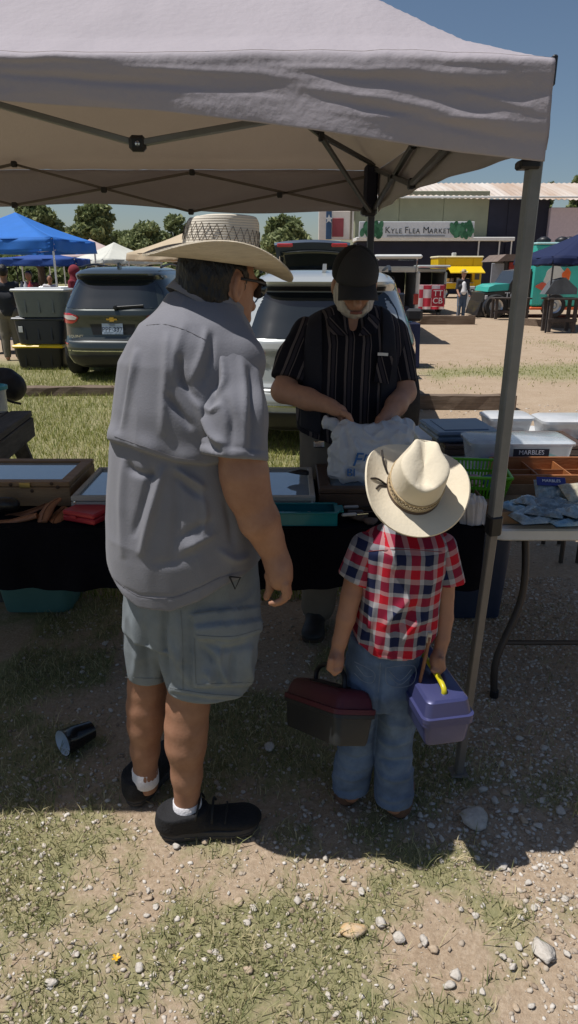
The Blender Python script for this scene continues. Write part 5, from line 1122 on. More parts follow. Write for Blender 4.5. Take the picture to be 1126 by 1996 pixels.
# wooden compartment tray
t = thing('compartment_tray', 'orange brown wooden compartment tray on the white table', 'tray', (1.16, 2.98, TZ + .002)); ow = mat('orange_wood', (.30, .115, .04), .5, .25, 6, .2, 40, stretch=(.7, 4, 4)); x0, x1, y0, y1 = .94, 1.52, 2.84, 3.14; zb = TZ + .004
B().box(((x0 + x1) / 2, (y0 + y1) / 2, zb + .004), (x1 - x0 - .03, y1 - y0 - .03, .006)).obj('base', ow, t)
for lo, hi in (((x0, y0), (x1, y0)), ((x1, y0), (x1, y1)), ((x1, y1), (x0, y1)), ((x0, y1), (x0, y0))): B().bar(V(*lo, zb + .04), V(*hi, zb + .04), .012, .08, (0, 0, 1), .002).obj('board', ow, t)
for u in (.25, .5, .75): B().box((x0 + (x1 - x0) * u, (y0 + y1) / 2, zb + .035), (.006, y1 - y0 - .03, .055)).obj('divider', ow, t)
B().box(((x0 + x1) / 2, (y0 + y1) / 2, zb + .0345), (x1 - x0 - .03, .006, .054)).obj('divider', ow, t)
for k in range(8):
    v, f = BIG[k]; o = obj('tray_trinket', v * .028 + V(x0 + .07 + .145 * (k % 4), y0 + .08 + .15 * (k // 4), zb + .02), f, [mat('amber', (.5, .16, .04), .2, .3, 20, coat=.5), mat('grey_stone', (.25, .25, .24), .6, .3, 30), mat('dark_stone', (.06, .06, .06), .5, .3, 30)][k % 3], None); tag(o, ['amber coloured piece in the wooden compartment tray', 'grey piece in the wooden compartment tray', 'dark piece in the wooden compartment tray'][k % 3], 'trinket', 'trinkets in the compartment tray')
# clear boxes
clr = mat('clear_plastic', (.72, .75, .77), .12, .1, 8, .15, 20, alpha=.42, spec=.8, coat=.5); clr2 = mat('frosted_plastic', (.66, .68, .70), .3, .1, 8, .1, 20, alpha=.75, coat=.3)
def clear_box(x0, x1, y0, y1, z0, h, label, cols, m, seed, group='clear plastic boxes on the white table', lid=True):
    r = np.random.default_rng(seed); t = thing('clear_box', label, 'box', ((x0 + x1) / 2, (y0 + y1) / 2, z0), group)
    q = B(); o1, o2 = rrect(x0 + .02, x1 - .02, y0 + .02, y1 - .02, .03), rrect(x0, x1, y0, y1, .035); n = len(o1)
    q.add([(x_, y_, z0 + .002) for x_, y_ in o1] + [(x_, y_, z0 + h) for x_, y_ in o2], [(i, (i + 1) % n, (i + 1) % n + n, i + n) for i in range(n)] + [tuple(range(n))[::-1]]); q.obj('tub', m, t, True, 35)
    q = B(); o3 = rrect(x0 - .008, x1 + .008, y0 - .008, y1 + .008, .04); o4 = rrect(x0 + .015, x1 - .015, y0 + .015, y1 - .015, .03)
    q.add([(x_, y_, z0 + h - .012) for x_, y_ in o3] + [(x_, y_, z0 + h + .002) for x_, y_ in o3] + [(x_, y_, z0 + h + .012) for x_, y_ in o4], [(i + k * n, (i + 1) % n + k * n, (i + 1) % n + k * n + n, i + k * n + n) for k in range(2) for i in range(n)] + [tuple(range(2 * n, 3 * n))]); q.obj('lid', m, t, True, 35)
    for k, c in enumerate(cols):
        v, f = BIG[(k + seed) % 9]; s = min(h * .42, .05); o = obj('boxed_toy', v * V(s * 1.3, s, s) + V(x0 + .05 + (x1 - x0 - .1) * (k + .5) / len(cols), y0 + .06 + .05 * r.random(), z0 + s * .62), f, mat('toy_%d%d%d' % tuple(int(99 * a) for a in c), c, .5, .3, 20), None); tag(o, '%s lump inside the %s' % ({0: 'navy', 1: 'magenta', 2: 'dark', 3: 'grey', 4: 'teal'}[k % 5], label[:60].split(' on ')[0]), 'toy', 'toys in clear boxes')
    return t
t = clear_box(.87, 1.36, 3.20, 3.44, TZ + .004, .125, 'large clear plastic tub holding coloured toys', [(.03, .06, .16), (.42, .03, .12), (.05, .05, .06), (.16, .17, .2), (.03, .16, .14)], clr, 1)
B().box((1.15, 3.196, TZ + .07), (.17, .003, .075), None, .001).obj('printed_card', mat('card_dark', (.03, .03, .045), .5), t); text_mesh('MARBLES', .03, t, mat('header_white', (0, 0, 0)), (1.15, 3.192, TZ + .09), (1, 0, 0), (0, 0, 1), .0006)
t = case(.80, 1.53, 3.46, 3.80, .80, darkw, 'flat dark framed display case at the back of the white table', mat('pale_lining', (.5, .55, .58), .9), .03, nm='display_case')
t = thing('hard_case', 'slate blue flat hard case behind the child\'s hat', 'case', (.93, 3.8, .802)); sb = mat('slate_hard_plastic', s2l(92, 108, 128), .35, .06, 6); Rm = rotz(.10)
c = V(.92, 3.70, .815); B().box(c, (.34, .36, .03), Rm, .01).obj('base', sb, t); B().box(c + V(0, 0, .028), (.34, .36, .024), Rm, .01).obj('lid', sb, t); B().box(c + V(0, 0, .041), (.24, .26, .006), Rm, .002).obj('lid_panel', sb, t)
clear_box(1.12, 1.38, 3.84, 4.04, TZ + .004, .115, 'frosted box of dark bits behind the tent post', [(.06, .07, .07), (.12, .05, .03), (.05, .08, .05), (.3, .28, .27)], clr2, 4); clear_box(1.43, 1.74, 3.82, 4.05, TZ + .004, .10, 'frosted white lidded box at far right of the table', [(.1, .12, .1), (.3, .05, .05), (.2, .2, .22)], clr2, 6)
B().box((1.5, 3.95, TZ - .03), (.5, .36, .05), None, .01).obj('side_board', darkw, tag(thing('side_shelf', 'dark wooden shelf carrying the frosted white box', 'shelf', (1.6, 3.95, 0)), None)) 
for x_ in (1.62, 1.72):
    for y_ in (3.8, 4.1): B().tube([(x_, y_, 0), (x_, y_, TZ - .055)], .014, 8).obj('leg', lgm, bpy.data.objects['side_shelf'])
# teal tub under the black clothed table
q = B(); a, b_ = P(-60, 1170, 2.9)[0], P(108, 1170, 2.9)[0]; o1, o2 = rrect(a + .03, b_ - .03, 3.16, 3.46, .05), rrect(a, b_ + .03, 3.12, 3.5, .06); n = len(o1)
q.add([(x_, y_, .12) for x_, y_ in o1] + [(x_, y_, .40) for x_, y_ in o2] + [(x_, y_, .40) for x_, y_ in rrect(a - .015, b_ + .045, 3.105, 3.515, .07)], [(i + k * n, (i + 1) % n + k * n, (i + 1) % n + k * n + n, i + k * n + n) for k in range(2) for i in range(n)] + [tuple(range(n))[::-1]])
q.v = [(x_, y_, z - .118) for x_, y_, z in q.v]; tag(q.obj('plastic_tub', mat('sea_green_tub', (.07, .17, .16), .5, .1, 5), None, True, 35), 'sea green plastic tub on the ground under the table', 'tub')
# ---- wooden table at left behind the stall
def left_table():
    zt = .76; A, C_ = G(63, 800, zt), G(-30, 868, zt); e = nrm(C_ - A); o_ = nrm(np.cross(V(0, 0, 1), e)); o_ = o_ if o_[0] < 0 else -o_
    t = thing('picnic_table', 'weathered dark wooden table on the grass at far left', 'table', (A[0] - .4, A[1], 0)); wm = mat('weathered_dark_wood', (.05, .045, .043), .9, .35, 6, .6, 30, col2=(.12, .11, .10), stretch=(4, .6, 4))
    L = 1.6
    for k in range(5): B().box(A + e * L / 2 + o_ * (.075 + .15 * k) + V(0, 0, -.02), (L, .14, .04), np.stack([e, o_, V(0, 0, 1)], 1), .005).obj('plank', wm, t)
    B().box(A + e * L / 2 + o_ * .02 + V(0, 0, -.11), (L, .04, .13), np.stack([e, o_, V(0, 0, 1)], 1), .005).obj('apron', wm, t)
    for u in (.25, 1.3): B().bar(A + e * u + o_ * .06 + V(0, 0, -.1), A + e * (u + .0) - o_ * .12 + V(0, 0, -zt), .09, .04, e, .004).obj('leg', wm, t); B().bar(A + e * u + o_ * .6 + V(0, 0, -.1), A + e * u + o_ * .8 + V(0, 0, -zt), .09, .04, e, .004).obj('leg', wm, t)
    c = P(18, 800, 4.85); c[2] = zt
    t = thing('black_bag', 'black cloth bag slumped on the wooden table at far left', 'bag', c); bkm = mat('black_nylon', (.010, .010, .014), .6, .3, 8, .4, 12)
    s = SDF(c + V(-.5, -.2, -.01), c + V(.3, .35, .35), .012); s.cap(c + V(-.25, .05, .1), c + V(.02, .05, .11), .10, .10, .05).cap(c + V(-.2, .06, .2), c + V(-.0, .06, .2), .055, .04, .04); s.cut(lambda X, Y, Z: c[2] + .004 - Z); v, q = s.mesh(2); obj('sack', v + vnormals(v, q) * (.01 * fbm(v[:, 0] * 14, v[:, 1] * 14, v[:, 2] * 8, 3))[:, None], q, bkm, t, True)
    B().tube(spline([c + V(-.1, -.06, .16), c + V(.02, -.1, .05), c + V(.12, -.08, .012)], 8), .008, 6).obj('strap', bkm, t)
    c = P(-4, 826, 4.55); c[2] = zt; t = thing('plastic_jar', 'clear plastic jar with teal lid at the left edge', 'jar', c)
    B().lathe([(.07, .003), (.075, .02), (.075, .13), (.085, .15)], c, 20).obj('tub', clr2, t, True, 40); B().lathe([(.09, .15), (.09, .172), (.075, .176), (.07, .165), (0, .165)], c, 20).obj('lid', mat('teal_lid', (.02, .28, .33), .35), t, True, 40)
left_table()
# ---- tumbled cup
t = thing('plastic_cup', 'black plastic cup with white inside tipped over in the shade', 'cup', G(150, 1470)); a = G(150, 1476) ; ax = nrm(V(.66, .75, -.07)); up = nrm(V(0, 0, 1) - ax * ax[2]); sd_ = np.cross(up, ax); Rm = np.stack([sd_, up, ax], 1); rr = .048; c = G(124, 1470); c = c + V(0, 0, rr * .98)
B().lathe([(.0475, 0), (.0495, .001), (.0495, .004), (.0475, .006), (.044, .05), (.034, .118), (0, .118)], c, 28, Rm).obj('shell', mat('black_cup', (.008, .008, .01), .25, .1, coat=.3), t, True, 50); B().lathe([(.0473, .0005), (.043, .05), (.032, .115), (0, .115)], c, 28, Rm).obj('inner_wall', mat('white_cup_inside', (.62, .68, .74), .4, .04), t, True, 50)
# ================================================================== people
skin = mat('tanned_skin', (.27, .13, .078), .5, .10, 16, .10, 160, spec=.35, col2=(.36, .19, .12), detail=10); skin2 = mat('pale_skin', (.40, .22, .15), .5, .12, 18, .12, 120, spec=.35); skinb = mat('child_skin', (.36, .18, .11), .5, .08, 18, .08, 120, spec=.35)
hair_m = mat('black_hair', (.006, .005, .005), .45, .5, 60, .9, 140, stretch=(1, 1, .25))
def hat(parent, c, front, up, sa, sb, ca, cb, ch, curl, m, band, name='cowboy_hat', droop=.0, dent=.02, thick=.005, side_dent=.012, bandm=None, band_h=.03):
    """brim half length sa, half width sb; crown half axes ca, cb, height ch"""
    up = nrm(up); fr = np.array(front, float); fr = nrm(fr - up * (fr @ up)); sd = np.cross(up, fr); c = np.array(c, float)
    w_ = lambda x, y, z: c + fr * x + sd * y + up * z
    n, m_ = 72, 14; rows = []
    for u in np.linspace(0, 1, m_):
        row = []
        for k in range(n + 1):
            a = 2 * math.pi * k / n; ca_, sn = math.cos(a), math.sin(a); x = ca_ * (ca + (sa - ca) * u); y = sn * (cb + (sb - cb) * u)
            z = curl * (abs(sn) ** 2.2) * u ** 1.8 - droop * (max(ca_, 0) ** 2) * u ** 1.6 - droop * .35 * (max(-ca_, 0) ** 2) * u ** 1.5
            row.append(w_(x, y * (1 - .10 * u * abs(sn) ** 3), z))
        rows.append(row)
    t = B().grid(rows, thick).obj(name, m, parent, True, 60)
    rows = []
    for u in np.linspace(0, 1, 22):
        row = []
        tp = min(u / .78, 1.); rad = (1 - .10 * tp ** 2) if u < .78 else (1 - .10) * math.cos((u - .78) / .22 * math.pi / 2) ** .8
        z0 = ch * tp * (1 - .0) if u < .78 else ch * (1 + .06 * math.sin((u - .78) / .22 * math.pi / 2))
        for k in range(n + 1):
            a = 2 * math.pi * k / n; ca_, sn = math.cos(a), math.sin(a); x, y = ca * rad * ca_, cb * rad * sn
            q = sstep(.45, .95, np.array(z0 / ch))
            dn = dent * math.exp(-(y / (cb * .33)) ** 2) * sstep(.85, 1.02, np.array(z0 / ch)) * (1 if x > -ca * .75 else .5)
            pin = side_dent * math.exp(-((x - ca * .45) / (ca * .35)) ** 2) * q * (1 - math.exp(-(y / (cb * .4)) ** 2))
            row.append(w_(x, y - math.copysign(pin, y), z0 - dn + .012 * (x / ca) * q))
        rows.append(row)
    B().grid(rows[::-1]).obj('crown', m if bandm is None else bandm, t, True)
    if band:
        g = []
        for u in np.linspace(0, 1, 4): g.append([w_(ca * 1.02 * (1 - .02 * u) * math.cos(a), cb * 1.02 * (1 - .02 * u) * math.sin(a), .002 + band_h * u) for a in np.linspace(0, 2 * math.pi, 61)])
        B().grid(g[::-1], .002).obj('hat_band', band, t, True)
    return t, w_
def shoe(heel, toe, label_parent, up_m, sole_m, wd=.05, hgt=.09, name='shoe', sole=.032):
    heel, toe = np.array(heel, float), np.array(toe, float); e = toe - heel; L = np.linalg.norm(e); e /= L; s_ = np.cross(V(0, 0, 1), e); w_ = lambda x, y, z: heel + e * x + s_ * y + V(0, 0, z)
    def half(u): return wd * np.interp(u, [0, .04, .15, .35, .55, .75, .9, .97, 1], [.2, .55, .78, .76, .86, 1.0, .84, .55, .15])
    us = np.concatenate([np.linspace(0, .1, 6), np.linspace(.14, .9, 14), np.linspace(.92, 1, 6)])
    out = [(u * L, half(u)) for u in us] + [(u * L, -half(u)) for u in us[::-1]]
    b = B(); n = len(out)
    lv = [(.0, .94), (.006, 1.0), (sole * .45, 1.03), (sole * .5, .99), (sole * .55, 1.03), (sole, 1.02), (sole + .002, .9)]
    v = []
    for z, k in lv: v += [w_(L / 2 + (x - L / 2) * (1 + (k - 1) * .4), y * k, z + .012 * max((x / L - .8) / .2, 0) ** 2 * (1 if z < .02 else .6)) for x, y in out]
    b.add(v, [(i + k * n, (i + 1) % n + k * n, (i + 1) % n + k * n + n, i + k * n + n) for k in range(len(lv) - 1) for i in range(n)] + [tuple(range(n))[::-1], tuple(range((len(lv) - 1) * n, len(lv) * n))]); b.v = [tuple(q) for q in b.v]
    so_ = b.obj(name, sole_m, label_parent, True, 40)
    lo = np.minimum(heel, toe) - .12; hi = np.maximum(heel, toe) + V(.12, .12, hgt + .1); s = SDF(lo, hi, .0055)
    for u, r, z in ((.10, .82, .50), (.2, .84, .46), (.34, .86, .42), (.5, .92, .34), (.66, 1.0, .27), (.8, .95, .22), (.9, .78, .2)):
        s.ell(w_(u * L, 0, sole + hgt * z * .45), (max(L * .13, .03), half(u) * 1.0 * .98, hgt * z * 1.0), np.stack([e, s_, V(0, 0, 1)], 1), .03)
    s.cap(w_(.13 * L, 0, sole + .02), w_(.16 * L, 0, sole + hgt * .62), wd * .78, wd * .98, .03); s.cap(w_(.36 * L, 0, sole + .02), w_(.34 * L, 0, sole + hgt * .60), wd * .7, wd * .85, .03)
    s.cut(lambda X, Y, Z: (heel[2] + sole * .85) - Z)
    zc = lambda X, Y: heel[2] + sole + hgt * .72 + .02 * np.clip(((X - heel[0]) * e[0] + (Y - heel[1]) * e[1]) / L - .25, -.2, .3)
    s.cut(lambda X, Y, Z: Z - zc(X, Y)); v, q = s.mesh(1); obj('upper', v, q, up_m, so_, True); return so_, w_
def finish(s, name, m, parent, folds=None, noise=(0, 30, 30, 8), smooth=1, uv=None, extra=None, ridge=None):
    v, q = s.mesh(smooth); N = vnormals(v, q)
    a, sx, sy, sz = noise; d = np.zeros(len(v))
    if a: d += a * fbm(v[:, 0] * sx, v[:, 1] * sy, v[:, 2] * sz, 3)
    if ridge:
        for ra, rx, ry, rz, off in ridge:
            wq = .35 * fbm(v[:, 0] * 5 + off, v[:, 1] * 5, v[:, 2] * 5, 2); n_ = fbm(v[:, 0] * rx + wq + off, v[:, 1] * ry + wq, v[:, 2] * rz + wq, 2)
            d += ra * ((1 - np.clip(np.abs(n_) * 2.6, 0, 1)) ** 2 - .25)
    if folds or extra:
        px, py = proj(v); fc = np.clip(-(N * nrm_view(v)).sum(1) * 2.5, 0, 1)
        if folds: d += strokes(px, py, folds) * fc
        if extra: d += extra(px, py, v, N) * fc
    v = v + N * d[:, None]
    if folds or ridge:
        acc = np.zeros_like(v); cn_ = np.zeros(len(v))
        for i in range(4):
            a_, b_ = q[:, i], q[:, (i + 1) % 4]
            for k_ in range(3): acc[:, k_] += np.bincount(a_, v[b_, k_], len(v)) + np.bincount(b_, v[a_, k_], len(v))
            cn_ += np.bincount(a_, minlength=len(v)) + np.bincount(b_, minlength=len(v))
        v = .45 * v + .55 * acc / np.maximum(cn_, 1)[:, None]
    if noise[0] or folds or extra: pass
    o = obj(name, v, q, m, parent, True)
    if uv is not None: set_attr(o, 'cloth_uv', uv(v))
    return o
def nrm_view(v): w_ = v - V(0, 0, CAM_H); return w_ / np.linalg.norm(w_, axis=1)[:, None]
def torso_rows(rows, d):
    """rows (py, left px, right px, half depth[, depth]) -> loft arrays"""
    out = []
    for r in rows:
        dd = r[4] if len(r) > 4 else d; a, b = P(r[1], r[0], dd), P(r[2], r[0], dd); out.append((a[2], (a[0] + b[0]) / 2, dd, (b[0] - a[0]) / 2, r[3]))
    return [np.array(c) for c in zip(*out)]
def box_of(pts, m): pts = np.array(pts); return pts.min(0) - m, pts.max(0) + m
def crease(m, scale, dist, stretch=(1, 1, 1), strength=.5):
    """adds crisp small cloth creases to a material's relief"""
    q, l = m.node_tree.nodes, m.node_tree.links; b = q['Principled BSDF']; tc = q.new('ShaderNodeTexCoord'); mp = q.new('ShaderNodeMapping'); mp.inputs['Scale'].default_value = stretch; l.new(tc.outputs['Object'], mp.inputs[0])
    n = q.new('ShaderNodeTexNoise'); n.noise_type = 'RIDGED_MULTIFRACTAL'; n.inputs['Scale'].default_value = scale; n.inputs['Detail'].default_value = 3; n.inputs['Distortion'].default_value = .6; l.new(mp.outputs[0], n.inputs['Vector'])
    bp = q.new('ShaderNodeBump'); bp.inputs['Strength'].default_value = strength; bp.inputs['Distance'].default_value = dist; l.new(n.outputs[0], bp.inputs['Height'])
    if b.inputs['Normal'].links: l.new(b.inputs['Normal'].links[0].from_socket, bp.inputs['Normal'])
    l.new(bp.outputs[0], b.inputs['Normal']); return m
def seams(o, parent, lines, thread, r=.0011):
    sv = np.array([q.co[:] for q in o.data.vertices]) + wloc(parent); spx, spy = proj(sv)
    near = (vnormals(sv, np.array([q.vertices[:] for q in o.data.polygons])) * nrm_view(sv)).sum(1) < -.1
    for pts in lines:
        c_ = spline([(u, w_, 0) for u, w_ in pts], 8 * len(pts)); b = B(); q = []
        for u, w_, _ in c_: k = np.argmin((spx - u) ** 2 + (spy - w_) ** 2 + 1e6 * ~near); q.append(P(u, w_, sv[k, 1] - .0008))
        b.tube(q, r, 5); b.obj('seam', thread, o, True)
def in_poly(px, py, poly):
    r = np.zeros(len(px), bool); n = len(poly)
    for i in range(n):
        (x1, y1), (x2, y2) = poly[i], poly[(i + 1) % n]; c = ((y1 > py) != (y2 > py)) & (px < (x2 - x1) * (py - y1) / (y2 - y1 + 1e-9) + x1); r ^= c
    return r
# ------------------------------------------------------------------ the man in the grey shirt
def man():
    t = thing('person', 'person in grey shirt, cargo shorts and straw hat, seen from behind', 'person', (-.2, 1.78, 0), 'people at the stall')
    D = 1.78
    sh_r, el_r, wr_r = P(452, 725, 1.665), P(482, 958, 1.60), P(533, 1076, 1.61)
    # ---- body: one surface from head to ankles
    lo, hi = V(-.52, 1.45, .04), V(.06, 2.22, 1.76); s = SDF(lo, hi, .0043)
    fw = nrm(V(.72, .69, -.12)); upv = nrm(V(.16, .12, 1)); Rh = np.stack([fw, np.cross(upv, fw), upv], 1); Rh[:, 2] = np.cross(Rh[:, 0], Rh[:, 1])
    hc = P(424, 552, 1.80)
    s.ell(hc + V(0, 0, .01), (.100, .076, .105), Rh, .02); s.ell(hc + Rh @ V(.035, 0, -.055), (.062, .058, .06), Rh, .03); s.cap(hc + Rh @ V(.05, .0, -.085), hc + Rh @ V(.078, 0, -.108), .036, .024, .03)
    s.cap(hc + Rh @ V(.092, 0, -.02), hc + Rh @ V(.112, 0, -.045), .012, .015, .012); s.cap(hc + Rh @ V(.085, -.02, -.078), hc + Rh @ V(.085, .02, -.078), .012, .012, .01); s.cap(hc + Rh @ V(.09, -.03, .012), hc + Rh @ V(.09, .03, .012), .014, .014, .015)
    s.chain([(P(395, 680, 1.80), .085), (P(405, 615, 1.79), .068), (P(410, 575, 1.795), .066)], .03)
    # ear
    ec = hc + Rh @ V(.0, -.078, -.008); s.ell(ec, (.018, .008, .034), Rh @ rotz(.35), .006); s.ell(ec + Rh @ V(.003, -.006, .002), (.009, .006, .02), Rh, .002, sub=True)
    s.cap(P(365, 760, 1.82), P(365, 1100, 1.80), .10, .10, .05); s.cap(P(365, 1100, 1.80), P(350, 1150, 1.79), .10, .10, .05)
    s.cap(P(400, 690, 1.80), sh_r, .06, .045, .03); s.chain([(sh_r, .045), (P(465, 850, 1.615), .058), (P(476, 925, 1.60), .056), (el_r, .052), (P(505, 1015, 1.60), .048), (P(522, 1050, 1.608), .037), (wr_r, .031)], .02)
    shl, ell_, wrl = P(315, 690, 1.87), P(290, 860, 1.99), P(380, 900, 2.12); s.cap(P(340, 680, 1.82), shl, .06, .045, .04); s.chain([(shl, .045), (ell_, .05), (wrl, .032)], .02)
    # right hand, relaxed and half curled
    s.chain([(wr_r, .029), (P(541, 1100, 1.605), .031), (P(546, 1125, 1.60), .031)], .018); s.ell(P(546, 1118, 1.60), (.026, .038, .040), roty(.1), .015)
    for k, (kx, ky, mx, my, tx, ty) in enumerate(((555, 1140, 556, 1166, 527, 1176), (559, 1138, 561, 1162, 534, 1178), (558, 1134, 563, 1156, 545, 1176), (554, 1132, 560, 1150, 548, 1168))):
        dd = 1.570 + .0215 * k; s.chain([(P(545, 1112, 1.585 + .01 * k), .012), (P(kx, ky, dd), .0110), (P(mx, my, dd + .002), .0092), (P((mx + tx) / 2, (my + ty) / 2 + 3, dd + .004), .0086), (P(tx, ty, dd + .006), .0074)], .002)
    s.chain([(P(532, 1098, 1.625), .016), (P(525, 1122, 1.645), .0135), (P(527, 1145, 1.645), .0115), (P(519, 1164, 1.64), .0095)], .006)
    # left hand resting forward
    for k in range(4): s.chain([(wrl, .022), (wrl + V(.05, .02, -.01 + .0), .02), (wrl + V(.085, .03 + .018 * k - .03, -.02), .0095), (wrl + V(.11, .03 + .016 * k - .03, -.045), .0085)], .006)
    s.chain([(wrl, .02), (wrl + V(.04, -.035, 0), .011), (wrl + V(.07, -.04, -.02), .009)], .006)
    hr, hl = P(385, 1170, 1.75), P(305, 1160, 1.83); kr, kl = P(366, 1375, 1.722), P(287, 1340, 1.825); ar, al = P(364, 1572, 1.712), P(283, 1508, 1.835)
    s.cap(P(350, 1120, 1.79), hr, .09, .085, .04).cap(P(350, 1120, 1.79), hl, .09, .085, .04)
    s.chain([(hr, .085), (kr, .060), (P(363, 1415, 1.715), .0605), (P(362, 1450, 1.71), .058), (P(364, 1510, 1.71), .045), (ar, .037), (P(366, 1600, 1.715), .038)], .02)
    s.chain([(hl, .08), (kl, .057), (P(285, 1375, 1.825), .0575), (P(284, 1410, 1.828), .054), (P(283, 1460, 1.835), .044), (al, .037), (P(286, 1530, 1.84), .036)], .02)
    finish(s, 'body', skin, t, noise=(.0015, 20, 20, 14), smooth=1)
    # ---- hair and goatee
    s = SDF(hc - .15, hc + .15, .004); s.ell(hc + Rh @ V(-.012, 0, .012), (.098, .082, .108), Rh, .01); s.ell(hc + Rh @ V(-.045, 0, -.04), (.05, .068, .045), Rh, .02)
    
    cf = hc + Rh @ V(.012, 0, 0)
    s.cut(lambda X, Y, Z: (X - cf[0]) * Rh[0, 0] + (Y - cf[1]) * Rh[1, 0] + (Z - cf[2]) * Rh[2, 0] - .045 - .25 * np.clip(Z - cf[2], -.03, .2)); s.ell(ec, (.024, .02, .042), Rh, .001, sub=True)
    finish(s, 'hair', hair_m, t, noise=(.006, 55, 55, 30))
    s = SDF(hc - .2, hc + .2, .004); s.ell(hc + Rh @ V(.085, 0, -.115), (.016, .026, .02), Rh, .01); finish(s, 'goatee', hair_m, t, noise=(.002, 90, 90, 60))
    # ---- sunglasses
    g = thing('sunglasses', None, None); bpy.data.objects.remove(g)
    b = B(); b.tube([ec + Rh @ V(.005, -.004, .022), hc + Rh @ V(.06, -.076, .014), hc + Rh @ V(.10, -.062, .012)], .0035, 6); b.tube([ec + Rh @ V(.005, .16, .022), hc + Rh @ V(.06, .076, .014), hc + Rh @ V(.10, .062, .012)], .0035, 6); b.tube([hc + Rh @ V(.10, -.062, .014), hc + Rh @ V(.118, 0, .014), hc + Rh @ V(.10, .062, .014)], .004, 6)
    gl_ = b.obj('sunglasses', black, t, True)
    for sg in (-1, 1):
        b = B(); b.lathe([(0, -.004), (.022, -.004), (.025, 0), (.022, .004), (0, .004)], hc + Rh @ V(.104, sg * .035, .0), 16, Rh @ rotz(-sg * .35) @ roty(math.pi / 2)); b.obj('lens', glass, gl_, True)
    # ---- shirt
    rows = [(575, 330, 440, .06, 1.80), (600, 312, 462, .095, 1.795), (630, 280, 480, .13, 1.79), (660, 256, 492, .15, 1.785), (700, 236, 500, .168), (780, 226, 505, .185), (865, 217, 508, .195), (950, 214, 512, .205), (1050, 213, 514, .21), (1130, 217, 510, .205), (1200, 222, 506, .20)]
    z, cx_, cy_, a, bb = torso_rows(rows, D); s = SDF(V(-.50, 1.48, .70), V(.06, 2.06, 1.66), .004); s.loft(z, cx_, cy_, a, bb, .0, 2.25)
    s.cap(P(395, 640, 1.80), P(460, 705, 1.70), .07, .064, .05); s.cap(P(380, 640, 1.80), P(318, 665, 1.84), .065, .05, .05); s.cap(P(365, 700, 1.72), P(365, 800, 1.70), .10, .10, .06)
    hp = np.array([(190, 1120), (217, 1142), (238, 1160), (272, 1176), (338, 1178), (385, 1160), (430, 1138), (470, 1127), (510, 1120), (560, 1115)], float); hx = np.array([P(u, v_, 1.62)[0] for u, v_ in hp]); hz = np.array([P(u, v_, 1.62)[2] for u, v_ in hp])
    s.cut(lambda X, Y, Z: np.interp(X, hx, hz) - Z); nk = P(402, 602, 1.795)
    flap = np.array([(190, 852), (212, 858), (250, 868), (300, 885), (345, 900), (400, 906), (450, 897), (520, 890)], float)
    def extra(px, py, v, N):
        up = sstep(2, -3, py - np.interp(px, flap[:, 0], flap[:, 1])); yoke = sstep(1, -2, py - (690 + .10 * (px - 250))) * .0
        hem = -.0025 * np.exp(-((py - np.interp(px, hp[:, 0], hp[:, 1]) + 14) / 3) ** 2)
        billow = .007 * np.exp(-((py - np.interp(px, flap[:, 0], flap[:, 1]) + 14) / 20) ** 2) * (1 + .6 * np.sin(px * .09))
        return .013 * up + billow * up + hem
    F = [([(275, 690), (262, 750), (246, 830)], 8, .009), ([(262, 720), (252, 775), (240, 840)], 7, -.006), ([(330, 660), (326, 740), (320, 840)], 10, .008), ([(352, 700), (356, 740), (384, 782)], 8, -.014), ([(330, 772), (345, 795), (370, 828)], 8, -.012), ([(372, 760), (388, 800), (398, 850)], 9, .010), ([(318, 915), (300, 980), (276, 1076)], 10, .012), ([(296, 915), (285, 960), (262, 1040)], 9, -.009), ([(340, 925), (345, 1000), (335, 1090)], 12, -.008), ([(359, 1070), (385, 1055), (414, 1042)], 10, .009), ([(350, 1050), (380, 1030), (408, 1018)], 10, -.008), ([(346, 916), (370, 930), (396, 948)], 8, .012), ([(345, 930), (365, 950), (392, 968)], 8, -.010), ([(392, 960), (400, 1000), (395, 1040)], 8, .008), ([(240, 900), (236, 980), (240, 1080)], 10, .007), ([(250, 905), (262, 920), (300, 928)], 8, -.010), ([(300, 1100), (340, 1095), (390, 1075)], 12, -.004), ([(430, 1075), (455, 1090), (480, 1085)], 10, .010), ([(440, 980), (450, 1020), (452, 1060)], 10, -.008), ([(360, 640), (345, 690), (340, 740)], 12, .006), ([(400, 650), (392, 690), (372, 740)], 9, .008), ([(412, 660), (408, 700), (392, 750)], 7, -.007)]
    shirt_m = crease(mat('grey_shirt_cloth', s2l(116, 116, 123), .85, .07, 7, .10, 240, sheen=.1), 7, .010, (1.3, 1.3, .55), .55)
    sh = finish(s, 'shirt', shirt_m, t, F, (.0022, 14, 14, 3), 1, extra=extra, ridge=[(.0035, 7, 7, 1.6, 3.)])
    seams(sh, t, [[(222, 850), (250, 860), (300, 877), (345, 892), (395, 898)], [(224, 1128), (245, 1147), (276, 1163), (336, 1165), (383, 1148), (428, 1127), (465, 1117)], [(285, 634), (320, 632), (360, 643), (400, 662)]], mat('grey_thread', s2l(112, 109, 113), .9), .0006)
    # sleeve
    def sleeve(nm, p0, p1, p2, r0, r1, cutn, cutp, folds, m, tt, h=.0055, uv=None, k=.02):
        pts = [p0, p1, p2]; lo, hi = box_of(pts, max(r0, r1) + .05); s = SDF(lo, hi, h); s.chain([(p0, r0), (p1, (r0 + r1) / 2), (p2 + (p2 - p1) * .3, r1)], k); n_ = nrm(cutn); s.cut(lambda X, Y, Z: (X - cutp[0]) * n_[0] + (Y - cutp[1]) * n_[1] + (Z - cutp[2]) * n_[2])
        hemf = lambda px, py, v, N: -.003 * np.exp(-(((v - cutp) @ n_ + .022) / .004) ** 2) + .003 * sstep(-.022, -.018, (v - cutp) @ n_)
